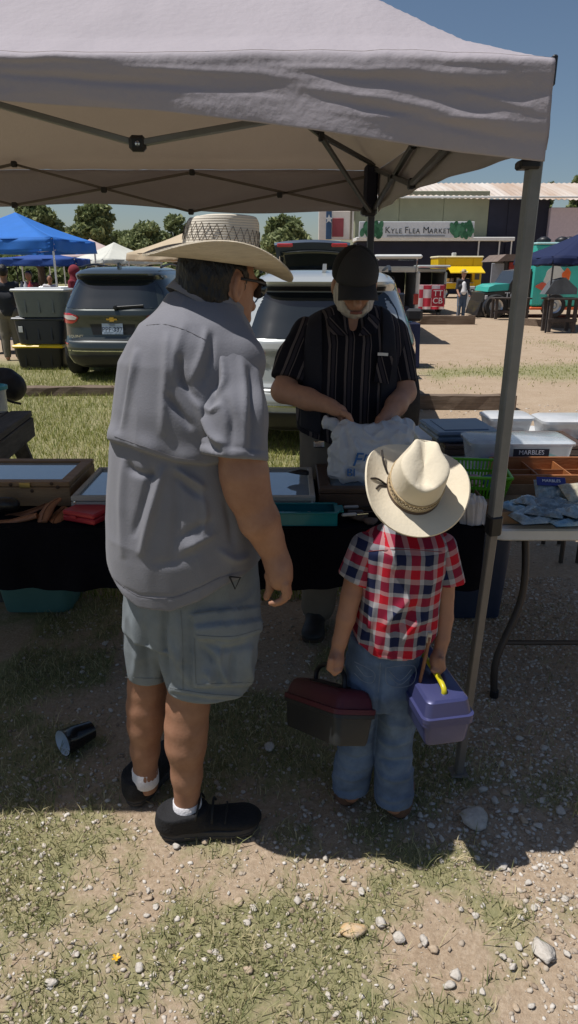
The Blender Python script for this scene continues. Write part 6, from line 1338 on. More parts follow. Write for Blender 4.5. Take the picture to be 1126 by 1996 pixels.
        return finish(s, nm, m, tt, folds, (.0022, 15, 15, 6), 1, uv, hemf, ridge=[(.004, 8, 8, 3, 5.)])
    c0, c1 = P(390, 884, 1.62), P(520, 899, 1.60); dn = nrm(P(462, 895, 1.60) - P(448, 720, 1.66)); ex = nrm(c1 - c0); cn = nrm(dn - ex * (dn @ ex))
    SF = [([(405, 690), (420, 745), (408, 800)], 9, -.010), ([(430, 690), (436, 740), (418, 770)], 8, .010), ([(395, 810), (415, 850), (436, 868)], 8, .014), ([(392, 830), (408, 868), (430, 880)], 6, -.010), ([(470, 700), (478, 780), (474, 880)], 9, .008), ([(486, 720), (492, 790), (490, 880)], 7, -.007), ([(440, 780), (452, 820), (448, 880)], 9, -.008), ([(500, 720), (508, 800), (510, 880)], 8, .006), ([(400, 790), (408, 800), (425, 790)], 6, .010)]
    sleeve('sleeve', P(449, 716, 1.685), P(455, 810, 1.628), P(456, 895, 1.60), .074, .084, cn, (c0 + c1) / 2, SF, shirt_m, sh)
    sleeve('sleeve', P(315, 690, 1.87), P(300, 760, 1.92), P(292, 840, 1.97), .062, .066, nrm(P(292, 840, 1.97) - P(300, 760, 1.92)), P(292, 842, 1.97), None, shirt_m, sh)
    # collar
    ax = nrm(V(.62, .28, 1)); u1 = nrm(np.cross(ax, V(0, 1, 0))); u2 = np.cross(ax, u1); rows = []
    for h, r in ((-.02, .104), (.0, .098), (.022, .092), (.036, .087), (.040, .082), (.02, .078)):
        rows.append([nk + ax * (h + .012) + u1 * r * 1.0 * math.cos(a) + u2 * r * .92 * math.sin(a) + V(-.004, 0, 0) for a in np.linspace(0, 2 * math.pi, 61)])
    B().grid(rows[::-1], .003).obj('collar', shirt_m, sh, True)
    # ---- shorts
    sm_ = crease(mat('grey_cargo_cloth', s2l(118, 125, 130), .9, .14, 10, .12, 240), 9, .008, (1.2, 1.2, .8), .55)
    s = SDF(V(-.48, 1.48, .28), V(.06, 2.06, .92), .005)
    z, cx_, cy_, a, bb = torso_rows([(1050, 246, 500, .18), (1160, 243, 504, .185), (1215, 242, 502, .17)], 1.79); s.loft(z, cx_, cy_, a, bb, .03)
    z, cx_, cy_, a, bb = torso_rows([(1150, 300, 492, .13, 1.755), (1220, 300, 503, .135, 1.745), (1280, 312, 500, .128, 1.735), (1326, 326, 490, .118, 1.73)], 1.74); s.loft(z, cx_, cy_, a, bb, .03, 2.3)
    z, cx_, cy_, a, bb = torso_rows([(1160, 242, 380, .12, 1.83), (1240, 240, 360, .115, 1.835), (1302, 247, 352, .105, 1.84)], 1.84); s.loft(z, cx_, cy_, a, bb, .02)
    flapP = [(372, 1194), (400, 1190), (470, 1184), (516, 1180), (522, 1212), (508, 1228), (450, 1244), (384, 1240)]; pockP = [(376, 1215), (512, 1205), (512, 1322), (496, 1334), (378, 1336)]
    gap = [(330, 1185), (352, 1240), (322, 1340), (318, 1345)]
    def ex2(px, py, v, N):
        d = .013 * in_poly(px, py, pockP) + .010 * in_poly(px, py, flapP)
        d += -.004 * np.exp(-((py - (1352 + .13 * (px - 328))) / 3) ** 2) * (px > 325); return d
    F = [([(395, 1260), (420, 1290), (428, 1325)], 8, -.012), ([(428, 1255), (424, 1290), (440, 1322)], 8, .014), ([(455, 1260), (450, 1290), (452, 1325)], 7, -.010), ([(480, 1255), (476, 1290), (484, 1325)], 8, .010), ([(400, 1250), (440, 1262), (480, 1250)], 7, -.010), ([(400, 1300), (410, 1318), (400, 1330)], 8, .012), ([(500, 1250), (494, 1290), (500, 1320)], 6, -.007), ([(330, 1250), (350, 1290), (370, 1330)], 10, .008), ([(322, 1180), (318, 1250), (324, 1340)], 8, -.016), ([(258, 1210), (268, 1270), (262, 1320)], 9, .008), ([(280, 1200), (285, 1260), (290, 1320)], 9, -.008), ([(340, 1345), (400, 1352), (480, 1358)], 8, .006), ([(345, 1200), (352, 1250), (350, 1300)], 9, .006), ([(372, 1205), (374, 1270), (374, 1334)], 3, -.004)]
    so_ = finish(s, 'shorts', sm_, t, F, (.002, 16, 16, 9), 1, extra=ex2, ridge=[(.003, 8, 8, 4, 7.)])
    seams(so_, t, [[(374, 1196), (440, 1188), (516, 1182)], [(382, 1238), (450, 1241), (508, 1226)], [(379, 1245), (380, 1300), (382, 1332)], [(384, 1334), (440, 1332), (496, 1330)], [(330, 1340), (400, 1352), (486, 1358)], [(352, 1190), (356, 1260), (356, 1345)], [(244, 1320), (280, 1322), (318, 1322)]], mat('cargo_thread', s2l(110, 115, 117), .9), .0007)
    e_ = mat('black_cord', (.01, .01, .01), .6); a = P(447, 1124, 1.598); B().tube([a, P(458, 1148, 1.592), P(468, 1126, 1.596), a], .0025, 6).obj('belt_loop_clip', e_, so_)
    # ---- socks and shoes
    sk = mat('white_sock', (.70, .68, .70), .9, .05, 30, .3, 150)
    for p0, p1, r in ((P(365, 1568, 1.712), P(366, 1600, 1.713), .044), (P(283, 1506, 1.835), P(286, 1530, 1.84), .042)): b = B(); b.lathe([(r * .93, .020), (r, .016), (r * 1.02, -.015), (r * 1.0, -.035), (r * .85, -.045)], p0, 20); b.obj('sock', sk, t, True)
    um = mat('black_canvas', (.010, .010, .012), .85, .3, 20, .35, 160); smm = mat('grey_black_sole', (.045, .043, .042), .7, .2, 20)
    so_, w_ = shoe(G(312, 1626), G(505, 1608), t, um, smm, .054, .088)
    b = B(); b.tube(spline([w_(.11, -.05, .085), w_(.125, -.02, .125), w_(.13, .02, .125), w_(.14, .05, .08)], 9), .004, 6); b.tube(spline([w_(.16, -.05, .07), w_(.165, -.02, .105), w_(.17, .02, .105), w_(.175, .05, .07)], 9), .004, 6); b.tube(spline([w_(.20, -.048, .062), w_(.21, -.0, .09), w_(.21, .045, .062)], 9), .003, 6); b.obj('lace', e_, so_, True)
    B().prism([w_(.098, -.024, .125), w_(.098, .024, .125), w_(.112, .02, .155), w_(.112, -.02, .155)], V(.006, 0, .003)).obj('tongue', um, so_)
    so_, w_ = shoe(G(256, 1573), G(348, 1462), t, um, smm, .054, .10); B().box(w_(.006, 0, .07), (.006, .034, .03), np.stack([nrm(w_(1, 0, 0) - w_(0, 0, 0)), nrm(w_(0, 1, 0) - w_(0, 0, 0)), V(0, 0, 1)], 1) @ roty(.15), .003).obj('heel_badge', mat('heel_badge', (.03, .03, .032), .6), so_)
    # ---- hat
    straw = mat('pale_straw', (.60, .52, .40), .7, .10, 60, .5, 260, stretch=(.3, .3, 3), transl=.12)
    crown_m = bpy.data.materials.new('woven_straw_crown'); crown_m.use_nodes = True; q, l = crown_m.node_tree.nodes, crown_m.node_tree.links; bs = q['Principled BSDF']; bs.inputs['Roughness'].default_value = .7
    tc = q.new('ShaderNodeTexCoord'); wv = q.new('ShaderNodeTexWave'); wv.wave_type = 'BANDS'; wv.bands_direction = 'Z'; wv.inputs['Scale'].default_value = 55; wv.inputs['Distortion'].default_value = .6; l.new(tc.outputs['Object'], wv.inputs['Vector'])
    rp = q.new('ShaderNodeValToRGB'); rp.color_ramp.elements[0].color = (.52, .46, .38, 1); rp.color_ramp.elements[1].color = (.64, .58, .48, 1); rp.color_ramp.elements[1].position = .45; l.new(wv.outputs[0], rp.inputs[0]); l.new(rp.outputs[0], bs.inputs['Base Color']); bp = q.new('ShaderNodeBump'); bp.inputs['Strength'].default_value = .3; bp.inputs['Distance'].default_value = .003; l.new(wv.outputs[0], bp.inputs['Height']); l.new(bp.outputs[0], bs.inputs['Normal'])
    hc2 = P(428, 513, 1.79); hu = nrm(V(.12, .03, 1)); hf = V(.94, .34, -.1)
    h_, w_ = hat(t, hc2, hf, hu, .185, .15, .094, .082, .105, .045, straw, mat('brown_band', (.06, .04, .03), .6), droop=.022, bandm=crown_m, band_h=.008, dent=.025)
    dk = mat('open_weave', (.07, .055, .045), .8)
    for row in range(2):
        b = B()
        for k in range(15):
            a0 = -math.pi * 1.02 + k * .42; a1 = a0 + .21
            for sg in (0, 1):
                z0, z1 = (.042, .082) if (row == sg) else (.082, .042)
                b.tube([w_(.096 * math.cos(a) * (1 - .10 * (z / .105) ** 2), .0838 * math.sin(a) * (1 - .10 * (z / .105) ** 2), z) for a, z in zip(np.linspace(a0 + sg * .21, a1 + sg * .21, 4), np.linspace(z0, z1, 4))], .0007, 4)
        b.obj('weave_pattern', dk, h_)
man()
# ------------------------------------------------------------------ woven cloth from a stored cloth coordinate
def woven(name, warp, weft, period, rough=.9):
    m = bpy.data.materials.new(name); m.use_nodes = True; q, l = m.node_tree.nodes, m.node_tree.links; b = q['Principled BSDF']; b.inputs['Roughness'].default_value = rough; b.inputs['Specular IOR Level'].default_value = .2
    a = q.new('ShaderNodeAttribute'); a.attribute_name = 'cloth_uv'; s = q.new('ShaderNodeSeparateXYZ')
    nz = q.new('ShaderNodeTexNoise'); nz.inputs['Scale'].default_value = 14; l.new(a.outputs['Vector'], nz.inputs['Vector']); vm = q.new('ShaderNodeVectorMath'); vm.operation = 'MULTIPLY_ADD'; l.new(nz.outputs['Color'], vm.inputs[0]); vm.inputs[1].default_value = (.006,) * 3; l.new(a.outputs['Vector'], vm.inputs[2]); l.new(vm.outputs[0], s.inputs[0])
    outs = []
    for ax, stops in ((0, warp), (1, weft)):
        if stops is None: continue
        d = q.new('ShaderNodeMath'); d.operation = 'DIVIDE'; l.new(s.outputs[ax], d.inputs[0]); d.inputs[1].default_value = period
        f = q.new('ShaderNodeMath'); f.operation = 'FRACT'; l.new(d.outputs[0], f.inputs[0]); r = q.new('ShaderNodeValToRGB'); r.color_ramp.interpolation = 'CONSTANT'; e = r.color_ramp.elements
        while len(e) < len(stops): e.new(.5)
        for el, (p, c) in zip(e, stops): el.position = p; el.color = (*c, 1)
        l.new(f.outputs[0], r.inputs[0]); outs.append(r.outputs[0])
    if len(outs) == 2:
        mx = q.new('ShaderNodeMix'); mx.data_type = 'RGBA'; mx.inputs[0].default_value = .5; l.new(outs[0], mx.inputs[6]); l.new(outs[1], mx.inputs[7]); l.new(mx.outputs[2], b.inputs['Base Color'])
    else: l.new(outs[0], b.inputs['Base Color'])
    n2 = q.new('ShaderNodeTexNoise'); n2.inputs['Scale'].default_value = 300; bp = q.new('ShaderNodeBump'); bp.inputs['Strength'].default_value = .08; bp.inputs['Distance'].default_value = .003; l.new(n2.outputs[0], bp.inputs['Height']); l.new(bp.outputs[0], b.inputs['Normal'])
    return m
# ------------------------------------------------------------------ the child
def child():
    t = thing('person', 'child in plaid shirt, jeans and cream cowboy hat carrying two toolboxes', 'person', (.24, 1.77, 0), 'people at the stall'); D = 1.75
    nav, wht, red = (.010, .015, .05), (.36, .345, .35), (.42, .010, .022)
    st = [(0, nav), (.34, wht), (.53, red), (.85, wht)]; plaid = woven('red_white_navy_plaid', st, [(0, nav), (.34, wht), (.53, red), (.85, wht)], .078)
    s = SDF(V(.02, 1.52, .0), V(.50, 2.02, 1.26), .005)
    wl, wr = P(657, 1272, 1.69), P(858, 1268, 1.70)
    s.ell(P(790, 965, 1.80), (.078, .085, .095), rotx(.5), .03); s.cap(P(787, 1000, 1.79), P(785, 1050, 1.78), .042, .045, .03); s.cap(P(783, 1060, 1.78), P(770, 1250, 1.77), .06, .065, .04)
    s.cap(P(783, 1065, 1.77), P(712, 1072, 1.75), .04, .034, .03).cap(P(783, 1065, 1.77), P(862, 1072, 1.76), .04, .034, .03)
    s.chain([(P(705, 1078, 1.75), .033), (P(684, 1160, 1.72), .0285), (P(674, 1205, 1.705), .0265), (P(662, 1250, 1.695), .0215), (wl, .0185)], .006); s.chain([(P(868, 1078, 1.76), .033), (P(866, 1160, 1.745), .027), (P(866, 1205, 1.73), .025), (P(862, 1245, 1.71), .0205), (wr, .018)], .006)
    # fists closed round the handles
    for w0, hx, hy, dd, sg in ((wl, 654, 1300, 1.675, 1), (wr, 851, 1300, 1.685, -1)):
        s.ell(P(hx + 1, hy - 12, dd), (.022, .026, .028), None, .012)
        for k in range(4): d0 = dd - .024 + .015 * k; s.chain([(P(hx - 9 * sg, hy - 14, d0), .0095), (P(hx - 12 * sg, hy + 2, d0), .0088), (P(hx - 2 * sg, hy + 12, d0), .008), (P(hx + 8 * sg, hy + 6, d0), .0075)], .004)
        s.chain([(P(hx + 6 * sg, hy - 14, dd + .02), .0095), (P(hx + 10 * sg, hy - 2, dd + .022), .0085), (P(hx + 5 * sg, hy + 8, dd + .018), .0075)], .004)
    kl, kr, al, ar = P(698, 1440, 1.79), P(770, 1450, 1.76), P(684, 1545, 1.81), P(768, 1568, 1.76)
    s.cap(P(765, 1255, 1.77), P(715, 1310, 1.78), .06, .055, .03).cap(P(765, 1255, 1.77), P(773, 1315, 1.76), .06, .055, .03); s.chain([(P(712, 1310, 1.78), .052), (kl, .040), (al, .030)], .02); s.chain([(P(773, 1315, 1.76), .052), (kr, .040), (ar, .030)], .02)
    finish(s, 'body', skinb, t, noise=(.001, 20, 20, 14))
    # hair under the hat
    hcn = P(790, 965, 1.80); s = SDF(hcn - .13, hcn + .13, .005); s.ell(hcn, (.082, .088, .098), rotx(.5), .01); s.cut(lambda X, Y, Z: (Y - hcn[1]) - .03); finish(s, 'hair', hair_m, t, noise=(.004, 60, 60, 40))
    # shirt
    rows = [(1022, 752, 822, .035, 1.765), (1034, 722, 852, .055, 1.762), (1046, 704, 868, .07, 1.76), (1062, 697, 873, .082), (1100, 698, 866, .09), (1150, 699, 858, .095), (1200, 692, 852, .098), (1250, 682, 846, .102), (1300, 674, 840, .105)]
    z, cx_, cy_, a, bb = torso_rows(rows, D); s = SDF(V(.06, 1.58, .50), V(.44, 1.92, 1.10), .005); s.loft(z, cx_, cy_, a, bb, 0, 2.4)
    hp = np.array([(640, 1245), (680, 1256), (705, 1272), (740, 1288), (790, 1290), (825, 1282), (845, 1262), (870, 1255)], float); hx = np.array([P(u, v_, 1.65)[0] for u, v_ in hp]); hz = np.array([P(u, v_, 1.65)[2] for u, v_ in hp]); s.cut(lambda X, Y, Z: np.interp(X, hx, hz) - Z)
    F = [([(728, 1180), (720, 1220), (700, 1255)], 8, .008), ([(800, 1165), (775, 1190), (750, 1220)], 8, .012), ([(815, 1180), (790, 1210), (765, 1235)], 7, -.010), ([(822, 1205), (800, 1225), (785, 1250)], 8, .012), ([(838, 1215), (822, 1240), (815, 1268)], 7, -.009), ([(755, 1070), (765, 1085), (772, 1110)], 7, .010), ([(742, 1080), (735, 1130), (738, 1170)], 9, -.006), ([(700, 1200), (720, 1240), (728, 1280)], 8, -.007), ([(830, 1090), (838, 1130), (832, 1170)], 8, .006), ([(760, 1230), (758, 1260), (765, 1288)], 8, .007)]
    yk = lambda px, py, v, N: .0035 * sstep(1.5, -1.5, py - (1072 + .02 * (px - 780))) - .002 * np.exp(-((py - np.interp(px, hp[:, 0], hp[:, 1]) + 10) / 2.5) ** 2)
    ang = R(3); uvt = lambda v: np.stack([(v[:, 0] - .255) * math.cos(ang) - (v[:, 2]) * math.sin(ang) + .02 + .25 * (v[:, 1] - 1.66) * np.sign(v[:, 0] - .255), (v[:, 0]) * math.sin(ang) + v[:, 2] * math.cos(ang), v[:, 1] * 0], 1)
    sh = finish(s, 'shirt', plaid, t, F, (.003, 18, 18, 7), 1, uvt, yk, ridge=[(.004, 10, 10, 5, 4.)])
    def slv(p0, p1, c0, c1, r0, r1, folds):
        lo, hi = box_of([p0, p1], .12); s = SDF(lo, hi, .005); s.cap(p0, p1 + (p1 - p0) * .3, r0, r1 + (r1 - r0) * .3, .01); ex = nrm(c1 - c0); dn = nrm(p1 - p0); cn = nrm(dn - ex * (dn @ ex)); cp = (c0 + c1) / 2; s.cut(lambda X, Y, Z: (X - cp[0]) * cn[0] + (Y - cp[1]) * cn[1] + (Z - cp[2]) * cn[2])
        sd = nrm(np.cross(dn, V(0, 1, 0))); uvs = lambda v: np.stack([(v - p0) @ sd + .03, (v - p0) @ dn + .02, v[:, 0] * 0], 1); finish(s, 'sleeve', plaid, sh, folds, (.003, 20, 20, 9), 1, uvs)
    slv(P(712, 1066, 1.74), P(685, 1138, 1.725), P(654, 1118, 1.70), P(718, 1150, 1.70), .043, .048, [([(690, 1070), (685, 1100), (700, 1130)], 6, -.006)])
    slv(P(862, 1066, 1.75), P(878, 1138, 1.745), P(850, 1146, 1.72), P(904, 1140, 1.72), .040, .041, [([(870, 1070), (866, 1100), (872, 1130)], 6, -.006)])
    B().grid([[P(787 + 34 * math.sin(a), 1030 - 5 * h, 1.765) + V(0, .05 * math.cos(a), .012 * h) for a in np.linspace(0, 6.283, 31)] for h in (3, 2, 1, 0)], .003).obj('collar', plaid, sh, True)
    crease(plaid, 8, .007, (1, 1, .8), .5); seams(sh, t, [[(700, 1076), (780, 1071), (862, 1076)]], mat('plaid_thread', (.2, .05, .06), .9), .001)
    # jeans
    den = mat('blue_denim', (.045, .075, .14), .9, .35, 9, .12, 220, col2=(.13, .19, .29)); s = SDF(V(.02, 1.58, .02), V(.42, 2.0, .66), .005)
    z, cx_, cy_, a, bb = torso_rows([(1235, 682, 828, .085), (1280, 676, 816, .095), (1330, 672, 812, .095), (1360, 676, 808, .08)], 1.765); s.loft(z, cx_, cy_, a, bb, .02)
    z, cx_, cy_, a, bb = torso_rows([(1320, 674, 742, .08, 1.775), (1400, 666, 732, .07, 1.785), (1470, 656, 728, .06, 1.795), (1515, 648, 720, .062, 1.805), (1532, 647, 718, .064, 1.808)], 1.79); s.loft(z, cx_, cy_, a, bb, .012, 2.3)
    z, cx_, cy_, a, bb = torso_rows([(1320, 738, 812, .08, 1.762), (1400, 736, 806, .07, 1.76), (1470, 732, 802, .06, 1.758), (1530, 730, 804, .062, 1.755), (1556, 731, 803, .064, 1.752)], 1.76); s.loft(z, cx_, cy_, a, bb, .012, 2.3)
    F = [([(738, 1300), (737, 1340), (735, 1380)], 4, -.012), ([(672, 1440), (695, 1450), (722, 1446)], 6, .008), ([(668, 1470), (690, 1482), (720, 1474)], 6, -.008), ([(740, 1440), (765, 1452), (800, 1442)], 6, .008), ([(738, 1475), (765, 1486), (800, 1480)], 6, -.009), ([(740, 1510), (770, 1520), (800, 1512)], 6, .008), ([(655, 1510), (685, 1520), (715, 1512)], 6, .008), ([(652, 1540), (680, 1548), (712, 1540)], 5, -.006), ([(738, 1550), (765, 1562), (800, 1552)], 5, .007), ([(740, 1350), (760, 1400), (765, 1430)], 8, .006), ([(690, 1360), (684, 1400), (676, 1430)], 8, .006)]
    crease(den, 10, .008, (.8, .8, 1.6), .6); jn = finish(s, 'jeans', den, t, F, (.003, 22, 22, 10), ridge=[(.006, 6, 6, 14, 4.), (.003, 12, 12, 9, 6.)])
    stc = mat('pale_stitching', (.17, .20, .25), .8)
    def seam(pts, dd): 
        b = B(); b.tube(spline([P(u, v_, dd) for u, v_ in pts], 6 * len(pts)), .0008, 4); b.obj('stitching', stc, jn)
    dj = 1.664
    seam([(752, 1302), (806, 1298), (806, 1330), (780, 1340), (754, 1332), (752, 1302)], dj); seam([(758, 1308), (780, 1326), (802, 1305)], dj); seam([(758, 1318), (780, 1334), (802, 1316)], dj)
    seam([(690, 1290), (728, 1310), (726, 1330), (708, 1328), (690, 1312)], dj + .004); seam([(694, 1298), (712, 1318), (726, 1318)], dj + .004); seam([(741, 1292), (740, 1320), (737, 1350)], dj)
    # boots
    bt = mat('tan_boot', (.13, .07, .045), .6, .2, 20, .2, 60); bs = mat('boot_sole', (.05, .035, .025), .7)
    for hx_, hy_, tx, ty in ((664, 1572, 672, 1512), (768, 1597, 772, 1530)): shoe(G(hx_ + 8, hy_), G(tx + 14, ty), t, bt, bs, .036, .07, 'boot', .02)
    shoe(G(792, 1572), G(806, 1540), t, bt, bs, .03, .06, 'boot_spur', .012) if False else None
    # hat, tipped well back
    cream = mat('cream_felt', (.66, .58, .44), .8, .06, 6, .12, 120, sheen=.1)
    u = nrm(V(.10, -.64, .77)); fr = nrm(V(.10, .80, .60))
    h_, w_ = hat(t, P(806, 952, 1.70), fr, u, .142, .150, .080, .069, .116, .042, cream, mat('brown_hat_band', (.085, .055, .038), .6), droop=.012, dent=.022, side_dent=.016, band_h=.011)
    emb = mat('tan_embroidery', (.40, .30, .17), .8, .2, 60)
    for z0, wd in ((.016, .0024), (.040, .0024)): b = B(); b.tube([w_(.0795 * math.cos(a), .0695 * math.sin(a), z0) for a in np.linspace(0, 6.283, 61)], wd, 5); b.obj('band_trim', emb, h_)
    for row in range(3):
        b = B()
        for k in range(40):
            a0 = k * .157 + (.078 if row % 2 else 0); pts = [(.0797 * math.cos(a), .0697 * math.sin(a), .021 + .0065 * row + .0032 * q) for a, q in ((a0, 0), (a0 + .04, 1), (a0 + .08, 1), (a0 + .12, 0))]; b.tube([w_(*p) for p in pts], .0015, 4)
        b.obj('embroidery', emb if row != 1 else mat('dark_embroidery', (.16, .11, .06), .8), h_)
    cordm = mat('dark_hat_cord', (.03, .022, .018), .6)
    for pts in (((.03, .070, .006), (.055, .085, .02), (.085, .092, .03)), ((-.005, .072, .006), (-.0, .10, .02), (-.012, .122, .03)), ((-.01, .072, .006), (-.014, .09, .012), (-.03, .10, .018))): b = B(); b.tube(spline([w_(*p) for p in pts], 8), .0028, 6); b.obj('hat_cord', cordm, h_)
    # sheath on the belt
    lm = mat('tan_leather', (0, 0, 0)); b = B(); b.tube(spline([P(836, 1240, 1.672), P(828, 1285, 1.664), P(818, 1330, 1.66)], 8), np.linspace(.011, .008, 8), 10, True, .5); o = b.obj('knife_sheath', lm, None, True); tag(o, 'tan leather knife sheath hanging at the child\'s right hip', 'sheath')
    b = B(); b.tube(spline([P(838, 1232, 1.670), P(834, 1252, 1.668)], 4), .007, 8); o2 = b.obj('sheathed_handle', mat('bone_handle', (.5, .42, .32), .5), o, True)
child()
# ------------------------------------------------------------------ toolboxes
def frame_box(o, ex, ey, ez): return lambda x, y, z: np.array(o) + ex * x + ey * y + ez * z
def toolbox(nm, label, o, ex, ey, L, W, hb, hl, mb, ml, mh, hand, latch, top_in=.03, recess=True):
    ex, ey = nrm(ex), nrm(ey); ey = nrm(ey - ex * (ey @ ex)); ez = np.cross(ex, ey); w_ = frame_box(o, ex, ey, ez); Rm = np.stack([ex, ey, ez], 1); t = thing(nm, label, 'toolbox', w_(L / 2, W / 2, 0), 'toolboxes carried by the child')
    def shell(levels, m, name, par=t):
        v = []; n = 0
        for z, inn, r in levels:
            pr = rrect(inn, L - inn, inn, W - inn, r, 5); n = len(pr); v += [w_(x, y, z) for x, y in pr]
        k = len(levels); b = B(); b.add(v, [(i + a * n, (i + 1) % n + a * n, (i + 1) % n + a * n + n, i + a * n + n) for a in range(k - 1) for i in range(n)] + [tuple(range(n))[::-1], tuple(range((k - 1) * n, k * n))]); return b.obj(name, m, par, True, 35)
    shell([(0, .012, .015), (.01, .008, .018), (hb - .012, .002, .02), (hb - .01, -.004, .022), (hb, -.004, .022)], mb, 'base'); ld = shell([(hb + .001, -.005, .022), (hb + .014, -.005, .022), (hb + .016, .002, .02), (hb + hl * .6, .006, .02), (hb + hl * .9, top_in * .6, .02), (hb + hl, top_in, .02)], ml, 'lid')
    if recess: B().box(w_(L / 2, W / 2, hb + hl + .001), (L * .55, W * .34, .006), Rm, .003).obj('handle_recess', mat('recess_' + label[:8], (.01, .005, .008), .6), ld)
    b = B(); zt = hb + hl; hx = L * (.26 if recess else .36); hgt = float((hand - w_(0, 0, zt)) @ ez); b.tube(spline([w_(L / 2 - hx, W / 2, zt - .005), w_(L / 2 - hx * .95, W / 2, zt + hgt * .6), w_(L / 2 - hx * .5, W / 2, zt + hgt), w_(L / 2 + hx * .5, W / 2, zt + hgt), w_(L / 2 + hx * .95, W / 2, zt + hgt * .6), w_(L / 2 + hx, W / 2, zt - .005)], 24), .0075, 10); b.obj('handle', mh, t, True)
    for q in latch: B().box(w_(*q), (.03, .012, .035), Rm, .004).obj('latch', mh if mh is not None else mb, t)
    return t
A_, L_, R_ = P(643, 1452, 1.575), P(545, 1410, 1.82), P(728, 1456, 1.60)
ex = nrm(L_ - A_); ey0 = -(R_ - A_)
# maroon box: length runs back to the left, width to the right
mar = mat('maroon_plastic', (.075, .009, .018), .55, .12, 6, .06, 60); char = mat('charcoal_plastic', (.016, .018, .020), .5, .15, 8, .06, 60)
oo = A_ + (R_ - A_)
toolbox('toolbox', 'maroon lidded black toolbox in the child\'s left hand', oo, nrm(L_ - A_), A_ - R_, .315, float(np.linalg.norm(R_ - A_)), .085, .062, char, mar, black, P(654, 1306, 1.68), [(.07, .118, .085), (.21, .118, .085)], .022)
vio = mat('violet_metallic_plastic', (.05, .055, .15), .35, .06, 5, metal=.2, coat=.25); yel = mat('yellow_handle', (.55, .47, .015), .35, .06)
f0, f1, bk = P(820, 1452, 1.56), P(920, 1448, 1.565), P(806, 1385, 1.87)
toolbox('toolbox', 'violet blue toolbox with yellow handle at the child\'s right hand', f0, nrm(bk - f0 + V(.035, 0, .04)), V(-1, 0, 0) * 0 + (f0 - f1) * -1 if False else np.cross(V(0, 0, 1), nrm(bk - f0)), .33, .138, .075, .06, vio, vio, yel, P(851, 1304, 1.685), [], .03, False) if False else None
ex = nrm(V(-.05, .30, -.005)); ey = nrm(V(1, .12, .02)); o_ = f1 + V(0, 0, 0)
toolbox('toolbox', 'violet blue toolbox with yellow handle at the child\'s right hand', f1, ex, -ey, .33, .138, .075, .06, vio, vio, yel, P(851, 1304, 1.685), [], .016, False)
